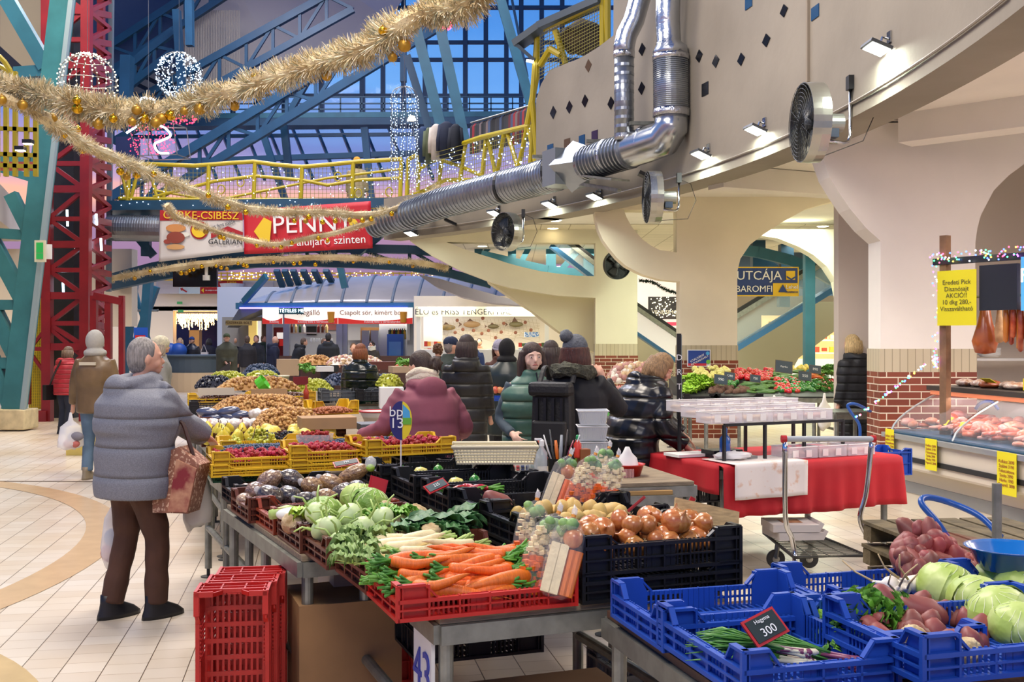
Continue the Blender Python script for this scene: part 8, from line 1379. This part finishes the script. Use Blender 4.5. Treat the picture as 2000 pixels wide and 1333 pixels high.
for x, Y in ((1531, 6.9), (1705, 7.1)): MB().tube([q(x - 5, 858, Y), q(x + 5, 858, Y)], .024, 12).build('red_cap', M('cap_red', '#b01c24', .4), t)
A, B_, C_, D_ = q(1552, 1090, 6.95), q(1692, 1086, 7.1), q(1606, 1050, 7.9), q(1492, 1042, 7.8); b = MB(); [b.cyl(A.lerp(D_, i / 16), B_.lerp(C_, i / 16), .004, n=5) for i in range(17)]; [b.cyl(A.lerp(B_, i / 4), D_.lerp(C_, i / 4), .005, n=5) for i in range(5)]; b.build('wire_deck', M('wire_grey', '#6f746c', .4, .7), t); MB().tube([A, B_, C_, D_], .012, 8, closed=True).build('deck_edge', dark, t)
for x, y, Y in ((1515, 1092, 7.7), (1580, 1092, 7.65)): w_ = MB().lathe([(.03, -.015), (.062, -.015), (.066, -.008), (.066, .008), (.062, .015), (.03, .015)], n=24, T=Mx.Translation(q(x, y, Y)) @ Mx.Rotation(R(90), 4, 'X')).build('wheel', M('tyre_grey', '#3c3e3c', .6), t, smooth=False); MB().sph(q(x, y, Y), .03, 12, 8).build('hub', M('hub_pale', '#b9b9a8', .5), w_); MB().bar(q(x, y, Y - .02), q(x + 4, 1062, Y), .03, .02).build('fork', steel, t)
for i, (z, dx, lab) in enumerate(((0, 0, 'lower pizza carton on the trolley'), (.055, -.02, 'upper pizza carton with a brown print on the trolley'))): t2 = thing('pizza_carton', lab, 'carton', P(1548, 1048, 7.5) + V((dx, 0, z)), R(8 - 6 * i)); MB().box((0, 0, .025), (.32, .32, .05)).build('box', M('carton_white', '#c9c2bc', .6), t2); MB().box((.17, 0, .03), (.03, .28, .07), Mx.Rotation(R(30), 4, 'Y')).build('flap', M('carton_white'), t2); i and MB().box((.0, 0, .052), (.14, .14, .002)).build('print', M('print_brown', '#8a5030', .6, hx2='#b98a64', vs=20), t2)
# SAUSAGE COUNTER
ce = [M('case_cream', '#d6cdb8', .4), M('case_steel', '#b9bcb8', .3, .6), clear('case_glass', '#f0f4f8', .05, .03)]
CO = V((3.74, 10.45, 0)); CE = V((4.36, 6.6, 0)); cdg = math.degrees(math.atan2(CE.y - CO.y, CE.x - CO.x)); t = thing('meat_counter', 'long cream and steel glass-fronted meat counter', 'counter', CO, R(cdg)); L_ = 4.2
# local x runs towards the camera-right along the front; local y points to the back of the counter
MB().box((L_ / 2, .45, .24), (L_, .8, .48)).build('plinth', ce[0], t); MB().box((L_ / 2, .048, .26), (L_, .01, .12)).build('grey_band', M('case_grey', '#8c8e8c', .5), t); MB().box((L_ / 2, .35, .66), (L_ + .1, .9, .36)).build('body', ce[0], t, mods=[('bevel', .03)]); MB().box((L_ / 2, -.105, .6), (L_, .02, .05)).build('bumper', dark, t); MB().box((L_ / 2, -.11, .82), (L_ + .1, .05, .05)).build('steel_edge', ce[1], t); MB().box((L_ / 2, .35, .86), (L_, .84, .03)).build('tray_bed', M('bed_blue', '#1f5070', .4), t)
for i in range(4): x0 = .04 + i * 1.05; MB().sheet(lambda u, v: V((x0 + 1.0 * u, -.08 + .5 * v ** 1.6, .86 + .42 * v)), 2, 8).build('curved_glass', ce[2], t, smooth=True, mods=[('solid', .006)]); MB().tube([(x0, -.08 + .5 * (k / 6) ** 1.6, .86 + .42 * k / 6) for k in range(7)], .01, 6).build('glass_post', ce[1], t)
MB().box((L_ / 2, .62, 1.33), (L_ + .1, .56, .05)).build('upper_shelf', M('shelf_brown', '#3a342e', .4), t); MB().box((L_ / 2, .5, 1.28), (L_, .3, .04)).build('warm_rail', M('rail_copper', '#b5623c', .4, emit='#ff9a70', es=.4), t)
RC = Mx.Rotation(R(cdg), 3, 'Z'); cl = lambda x, y, z: CO + RC @ V((x, y, z * .88)); t.scale = (1, 1, .88)
area('counter_light', cl(2.0, .35, 1.26), 18, .35, 3.6, '#ffe6e0', rot=(0, 0, R(cdg + 90))); area('stall_light', cl(2.4, 1.2, 2.6), 60, 1.5, 1.5, '#fff4ee')
meat = [M('meat_%d' % i, a, .35, hx2=c, vs=14, rand=.15, coat=.3) for i, (a, c) in enumerate((('#b8694e', '#d69a84'), ('#a8401f', '#cf6f42'), ('#cf9c8c', '#b06a60'), ('#8f3420', '#b85c3c')))]
saus = [proto('sausage', 'sausage', [(MB().tube([(-.09, .02, 0), (-.085, .018, 0), (-.05, .004, 0), (0, 0, 0), (.05, .004, 0), (.085, .018, 0), (.09, .02, 0)], [.004, .014, .019, .02, .019, .014, .004], 10), m_, 'skin')]) for m_ in meat]; ham = [proto('ham_piece', 'meat', [(MB().sph((0, 0, 0), (.08, .055, .045), 14, 10, lambda d: 1 + .12 * nz(d, 2.5)), m_, 'flesh')]) for m_ in meat[:3]]
for i in range(130): x, y = uni(.1, 3.4), uni(.02, .6); put(saus[i % 4], cl(x, y, .9 + .16 * y + .06 * rnd()), (uni(-.2, .2), uni(-.3, .1), R(cdg + 90) + uni(-.7, .7)), 'sausage lying in the glass meat counter', 'sausages in the counter', uni(.9, 1.3))
for i in range(46): x, y = uni(.05, 3.2), uni(.05, .6); put(ham[i % 3], cl(x, y, .91 + .16 * y + .05 * rnd()), (uni(-.5, .5), uni(-.5, .5), uni(0, 6)), 'cut of ham or bacon lying in the glass meat counter', 'meat cuts in the counter', uni(.8, 1.2))
yp_ = M('note_yellow', '#e8dc1c', .6); ink = M('note_ink', '#a0522c', .7)
def note(lab, x, z, w_, h, y=-.14, tx=None, tilt=0, t_=None):
 t = thing('yellow_note', lab, 'note', cl(x, y, z), R(cdg)); T = Mx.Rotation(R(tilt), 4, 'X'); MB().box((0, 0, 0), (w_, .003, h), T).build('sheet', yp_, t); MB().text(tx or 'Kolbász 2690\nSzalámi 3190\nTokaszalonna\nSonka 2990\nHurka 1990\nTepertő 3890', h * .11, T @ face(0, (0, -.004, 0)), .001).build('lettering', ink, t)
note('yellow price list at the left end of the meat counter', .12, .72, .16, .3); note('curled yellow price list in the middle of the meat counter front', .85, .7, .19, .28); note('large yellow price list at the right of the meat counter front', 1.95, .66, .25, .34)
for i in range(9): x = .3 + i * .3; put_ = MB().box((0, 0, 0), (.09, .004, .06), Mx.Rotation(R(-40), 4, 'X')).build('price_tag', yp_, loc=cl(x, uni(.1, .4), 1.0), rz=R(cdg)); tag(put_, 'small yellow price tag stuck among the sausages', 'price tag', 'yellow tags in the meat counter')
for i in range(16): tag(MB().sph((0, 0, .03), (.09, .12, .04), 12, 8, lambda d: 1 + .25 * nz(d, 3, i)).build('crackling_bag', [M('crackling', '#9c6a44', .3, hx2='#d9c4b0', vs=20, bump=.6, bs=40, coat=1), meat[3]][i % 3 == 2], loc=cl(.2 + i * .2, .6 + .06 * (i % 2), 1.36), rz=i, smooth=True), 'clear bag of smoked meat on top of the meat counter', 'bag of meat', 'bags on the counter top')
note('yellow tag lying on the bags on the counter top', .72, 1.44, .16, .08, .5, ' ', 60); note('yellow tag, left of two on the clear counter box', 1.38, 1.43, .07, .1, .42, 'Tepertő'); note('yellow tag, right of two on the clear counter box', 2.0, 1.43, .07, .1, .42, 'Kolbász')
# frame with screens, notes, lights, hanging hams
fo = P(1846, 560, 9.9); cdg = -58; RC = Mx.Rotation(R(cdg), 3, 'Z'); t = thing('stall_frame', 'dark stall frame with two screens above the meat counter', 'frame', V((fo.x, fo.y, 0)), R(cdg)); MB().box((0, 0, 1.6), (.07, .07, 2.0)).build('wooden_post', M('post_wood', '#7c5c40', .7, var=.2, vs=8), t)
MB().box((1.9, -.02, 2.36), (4.0, .05, .06)).build('top_bar', dark, t); MB().box((.56, -.02, 2.1), (.36, .05, .4)).build('dark_screen', M('screen_grey', '#2f333a', .2), t); MB().box((1.24, -.04, 2.12), (.9, .05, .46)).build('blue_screen', M('screen_blue', '#3f86b8', .3, emit='#5aa8dc', es=.7), t); MB().text('FELVÁGOTT\nMIND 50%', .17, face(0, (1.25, -.07, 2.1)), .004).build('lettering', EM('screen_text', '#f4fbff', 2), t)
tt = thing('yellow_poster', 'large handwritten yellow offer sheet on the stall frame', 'poster', V((fo.x, fo.y, 2.02)) + RC @ V((.17, -.07, 0)), R(cdg)); MB().box((0, 0, 0), (.4, .004, .5)).build('sheet', yp_, tt); MB().text('Eredeti Pick\nDisznósajt\nAKCIÓ!!\n10 dkg 280,-\nVisszaváltható', .06, face(0, (0, -.005, .02)), .001).build('lettering', M('pencil', '#5c5a2c', .7), tt)
mc = [EM('multi_%d' % i, c, 8) for i, c in enumerate(('#3a5cff', '#ff3a5c', '#3aff7c', '#ffb03a', '#c04aff', '#e8f0ff'))]
b = MB()
for i in range(330): b.mi = int(rnd() * 6); b.sph(RC @ V((uni(-.1, 3.9), -.08 + uni(-.03, .03), 2.39 + uni(-.05, .05))), .008, 5, 3)
for i in range(60): b.mi = int(rnd() * 6); b.sph(RC @ V((-.06 + uni(-.04, .02), -.05, uni(1.45, 2.35) if i < 22 else uni(1.38, 1.5))), .008, 5, 3)
for i in range(50): b.mi = int(rnd() * 6); u = rnd(); b.sph(RC @ V((-.12 + .05 * u - .45 * u, -.1 - .5 * u + uni(-.03, .03), 1.42 - .5 * u)), .009, 5, 3)
tag(b.build('coloured_lights', mc, loc=(fo.x, fo.y, 0)), 'coloured fairy lights strung along the meat stall frame', 'fairy lights', kind='stuff')
hang = lambda x, z, y=.1: V((fo.x, fo.y, z + .13)) + RC @ V((x, y, 0))
tag(MB().tube([hang(.2, 1.9), hang(3, 1.9)], .012, 8).build('hanging_rod', steel), 'rod carrying the smoked meats over the counter', 'rod')
hm_ = M('smoked_ham', '#9c4a20', .35, hx2='#b8682c', vs=5, coat=.5); 
for i, (x, z, h, r_, m_, lab) in enumerate(((.34, 1.86, .48, .12, hm_, 'large round smoked ham hanging at the left of the meats'), (.32, 1.86, .3, .06, M('rind_gold', '#c88a44', .4), 'knuckle tied above the large smoked ham'), (.48, 1.9, .42, .045, M('rind_pale', '#cfa878', .5, hx2='#a87c50', vs=14), 'pale netted bacon hanging right of the ham'), (.95, 1.9, .3, .12, M('netted_roll', '#b98258', .5, hx2='#e0c09a', vs=18), 'large netted roll hanging under the blue screen'), (1.2, 1.92, .34, .12, M('netted_roll'), 'second netted roll under the blue screen'))):
 t2 = thing('smoked_meat', lab, 'smoked meat', hang(x, z)); MB().lathe([(.01, 0), (r_ * .35, -.05), (r_ * .55, -h * .4), (r_, -h * .75), (r_ * .75, -h * .97), (0, -h)], n=20, sy=.6).build('meat', m_, t2, smooth=True); MB().cyl((0, 0, .05), (0, 0, -.04), .004, n=6).build('string', plastic2, t2)
for i in range(7): b = MB(); x = .58 + i * .035; l_ = (.34, .36, .3, .4, .42, .32, .36)[i]; b.tube([(0, 0, 0), (0, 0, -.03), (.004, 0, -l_ / 2), (0, 0, -l_), (0, 0, -l_ - .015)], [.004, .02, .026, .022, .005], 10); tag(b.build('hanging_sausage', [M('sausage_gold', '#c87a2c', .35, coat=.5), meat[3], meat[1]][i % 3], loc=hang(x, 1.84, .04 + .03 * (i % 2)), smooth=True), 'long smoked sausage hanging beside the ham', 'sausage', 'hanging sausages')
t = thing('shelf_unit', 'white shelf unit behind the hanging meats', 'shelf', V((5.1, 12.9, 0))); MB().box((0, .2, 1.1), (.5, .3, 2.2)).build('tall_cabinet', whitep, t)
for z in (.6, 1.0, 1.4, 1.8): MB().box((.9, .15, z), (1.3, .35, .03)).build('shelf', whitep, t)
for i in range(6): tag(MB().lathe([(.1, 0), (.13, .03), (.13, .035), (.09, .006), (0, .006)], n=20).build('plate', whitep, loc=(5.75, 12.95, 1.43 + i * .015), smooth=True), 'white plate in the stack on the white shelf', 'plate', 'plates on the white shelf')
# PALLETS, HAND TRUCKS, STEEL TABLE AT THE RIGHT
pl = M('old_pallet_wood', '#5c5138', .85, var=.3, vs=6, bump=.5, bs=25)
for i, (z, lab) in enumerate(((0, 'bottom weathered wooden pallet right of the trolley'), (.14, 'second weathered pallet from the floor'), (.28, 'third weathered pallet from the floor'), (.42, 'top weathered pallet of the stack right of the trolley'))):
 t = thing('pallet', lab, 'pallet', V((2.22 + .02 * (i % 2), 5.5, z)), R(4 + i)); 
 for y in (.06, .5, .94): MB().box((.45, y, .065), (.9, .1, .09)).build('bearer', pl, t)
 for k in range(6): MB().box((.06 + k * .156, .5, .125), (.13, 1.0, .02)).build('board', pl, t)
stand('pair-legged steel table at the right edge', (2.62, 4.9), -28, 1.6, .8, .8, mt=M('bench_steel', '#a9a6a4', .25, .6), rails=False)
MB()
for i, (lab, pts) in enumerate((('blue tubular hand truck leaning over the potatoes', [P(1850, 1050, 5.2), P(1830, 1020, 5.2), P(1800, 984, 5.25), P(1812, 972, 5.3), P(1860, 984, 5.3), P(1915, 1010, 5.2), P(1955, 1050, 5.1)]), ('blue hand truck arch behind the glass meat counter', [P(1905, 800, 10.5), P(1915, 788, 10.5), P(1935, 785, 10.6), P(1950, 800, 10.6)]))): trolley(lab, pts)
tag(MB().cyl(P(1947, 945, 4.6), P(1947, 1070, 4.6), .02).build('steel_upright', steel), 'square steel upright crossing the blue hand truck at the right edge', 'post')
# potatoes in red net and blue tub
t = bowlb('potato_basin', 'bright blue oval basin behind the sack of red potatoes', 1975, 1112, .93, .13, .07, M('basin_blue', '#1c6cb8', .2, coat=1)); redn = M('red_net', '#c81824', .6, alpha=.12)
for i in range(110): u, w_ = rnd(), rnd(); x, y = 1756 + 186 * u, 1140 - (108 if u < .6 else 72) * w_ ** .8 * math.sin(min(1, u * 1.3 + .25) * PI * .9) ** .5; put(rpt[i % 2], P(x, y, 3.75 + .1 * rnd() - .2 * (1 - w_)), (uni(0, 6), uni(0, 6), uni(0, 6)), 'red potato in the netted heap behind the cabbages', 'netted red potatoes', uni(.85, 1.1))
b = MB().sph((0, 0, 0), (.17, .1, .1), 24, 14, lambda d: 1 + .08 * nz(d, 3)); tag(b.build('potato_net', redn, loc=P(1850, 1100, 3.7), smooth=True), 'red net sack stretched over the red potatoes', 'net sack')
# BLUE CRATES OF THE FRONT RIGHT STALL
Pb = G(1196, 1133, .9); Pb.z = 0; ub, vb = ux(15.5); stand('front market table under the blue crates', (Pb - vb * 1.2 + ub * .02)[:2], 15.5, 1.9, 1.3, .78, mt=M('table_brown', '#5c4030', .6), rails=False)
def bc_(lab, a, c, w_, d_, z=.785, dg=15.5): o = Pb + ub * a + vb * c; crate('crate', lab, cr['blue'], w_, d_, .075, .115, o, R(dg), z=z); return o
bc_('empty blue crate at the back left of the front stall', 0, -.4, .58, .4); q1 = bc_('blue crate of spring onions with the 300 price card', .0, -.86, .42, .5, .8); q2 = bc_('blue crate of parsley in the middle of the front stall', .43, -.78, .3, .42, .79); q3 = bc_('blue crate of red potatoes and celeriac at the front right', .4, -.98, .6, .42, .84); bc_('blue crate of garlic behind the red potatoes', .6, -.32, .6, .4); bc_('blue crate under the white cabbages', 1.0, -.75, .6, .5, .84)
so = M('spring_onion_green', '#3f7a2c', .4, var=.2, vs=6, rand=.2); sw_ = M('spring_onion_white', '#d9d4b4', .4); spo = []
for k in range(2):
 a = MB(); c = MB(); c.tube([(0, 0, 0), (.01, 0, 0), (.03, 0, 0), (.09, 0, 0)], [.003, .01, .007, .005], 8); [a.tube([(.08, 0, 0), (.16, s * .008, .01), (.26, s * .02, .012 * (1 - s)), (.33, s * .035, -.004)], [.004, .0035, .003, .0008], 6) for s in (-1, 0, 1)]; spo.append(proto('spring_onion', 'spring onion', [(c, sw_ if k else M('onion_purple', '#7a3c5c', .4), 'bulb'), (a, so, 'leaves')]))
for i in range(34): p_ = P(uni(1575, 1600) if i < 20 else uni(1665, 1690), uni(1285, 1308) if i < 20 else uni(1300, 1322), 2.72); put(spo[i < 14], p_ + V((0, .0, .02 * rnd())), (uni(-.5, .5), uni(-.15, .05), R(uni(152, 172) if i < 20 else uni(138, 152))), 'spring onion in the front blue crate', 'spring onions', uni(.75, .95))
row(prs, 'bunch of flat parsley in the middle blue crate', 'parsley bunches', 1625, 1735, 1212, 1240, 2.9, 3.05, 9, (.75, 1), 'u')
for x, y, Y, s_, lab in ((1785, 1248, 2.75, .75, 'pale celeriac beside the parsley'), (1832, 1285, 2.6, .6, 'small celeriac at the edge of the front blue crate'), (1890, 1275, 2.65, .75, 'celeriac with a green crown in the front blue crate')): put(celr, P(x, y, Y), (uni(0, 2), 0, uni(0, 6)), lab, 'celeriac in the blue crates', s_)
row(rpt, 'large red potato or sweet potato between the parsley and the cabbages', 'loose red potatoes', 1700, 1925, 1185, 1270, 2.75, 3.15, 40, (1.0, 1.3), 'r'); put(rpt[0], P(1742, 1190, 3.05), (0, .75, .3), 'long red sweet potato standing out of the crate', 'long sweet potatoes', 1.7); put(rpt[0], P(1800, 1195, 3.0), (0, .35, .2), 'long red sweet potato lying beside the upright one', 'long sweet potatoes 2', 1.5)
for x, y, Y, s_, lab in ((1852, 1152, 3.3, 1.05, 'white cabbage at the left of the cabbages'), (1910, 1176, 3.1, .98, 'white cabbage second from the left, lower'), (1955, 1140, 3.4, .95, 'white cabbage at the back of the heap'), (1950, 1200, 2.95, .98, 'white cabbage in front at the right'), (1995, 1150, 3.3, .9, 'white cabbage cut by the right edge, upper'), (1990, 1225, 2.85, .85, 'white cabbage cut by the right edge, lower')): put(cab, P(x, y, Y), (uni(-.5, .5), uni(-.6, .3), uni(0, 6)), lab, 'white cabbages', s_ * .86)
for x, y in ((1738, 1142), (1752, 1152), (1764, 1148), (1782, 1140), (1790, 1144), (1745, 1155)): put(grl, P(x, y, 3.35), (uni(-1, 1), -1.2 + uni(-.4, .4), uni(0, 1)), 'white garlic bulb in the back blue crate', 'garlic bulbs', 1.05)
# UNDER THE TABLES AND THE RED CRATE STACK
def rc(lab, loc, dg, c='red', tilt=90, w_=.27, d_=.68): o = crate('crate', lab, cr[c], w_, d_, .12, .16, loc, 0); o.rotation_euler = (R(tilt), 0, R(dg)); return o
g_ = G(397, 1440); 
for i in range(3): rc(('red crate standing on end, nearest of the stack beside the table', 'red crate standing on end, second of the stack', 'red crate standing on end, furthest of the stack')[i], V((-1.23, 4.25 + .15 * i, .0)), 8)
for lab, x, Y, z, w_, d_, h, m_ in (('tall cardboard box with torn flaps under the front table', -.72, 4.55, 0, .42, .4, .58, M('cardboard_brown', '#94714c', .8, var=.1, vs=4)), ('open cardboard box under the number 43 table', .15, 3.75, 0, .5, .4, .42, M('cardboard_pale', '#8c6a48', .8, var=.06)), ('white carton printed with black bars on the shelf under the crates', -.6, 4.9, .42, .5, .4, .22, M('carton_light', '#b5aca0', .7))): tag(MB().box((0, 0, h / 2), (w_, d_, h)).build('cardboard_box', m_, loc=(x, Y, z), rz=R(20)), lab, 'box')
t = [o for o in C.objects if o.name == 'cardboard_box'][0]; MB().text('NESCAFÉ', .085, face(0, (.02, -.205, .07)), .002).build('lettering', M('print_dark', '#2c1a10', .7), t); t['haskids'] = 1
for i, (x, Y, z, c, lab) in enumerate(((-.2, 3.95, .0, 'red', 'red crate on the floor behind the number plate'), (-.35, 4.05, .42, 'black', 'black crate under the carrots'), (-1.0, 5.3, .1, 'black', 'black crate low under the second table'), (-1.25, 6.0, .4, 'black', 'black crate under the seed bags'), (-.95, 5.0, .0, 'red', 'red crate on the floor beneath the second table'), (.45, 4.3, .1, 'grey', 'grey crate standing under the onions'), (1.2, 8.4, .35, 'black', 'black crate under the red table at its left'), (1.75, 8.6, .25, 'black', 'black crate under the red table behind the legs'), (2.9, 8.9, .5, 'blue', 'blue crate behind the red table'))): crate('crate', lab, cr[c], .5, .36, .2, .22, (x, Y, 0), R(20), z=z)
for a, c in (((1.02, 3.9), (.78, 3.75)), ((.98, 3.75), (1.22, 3.95))): tag(MB().bar((a[0], a[1], .02), (c[0] + .1, c[1], .74), .03, .02).build('folding_leg_frame', dark), 'black crossed folding leg under the table corner', 'leg frame', 'crossed folding legs')
tag(MB().sph((0, 0, .1), (.1, .1, .12), 14, 10, lambda d: 1 + .3 * nz(d, 4)).build('plastic_sack', plastic, loc=G(1335, 990, .35), smooth=True), 'greyish clear plastic sack hanging under the vendor\'s end of the red table', 'sack')
for p in protos:
 if p.name not in used:
  for c in list(p.children): bpy.data.objects.remove(c)
  bpy.data.objects.remove(p)
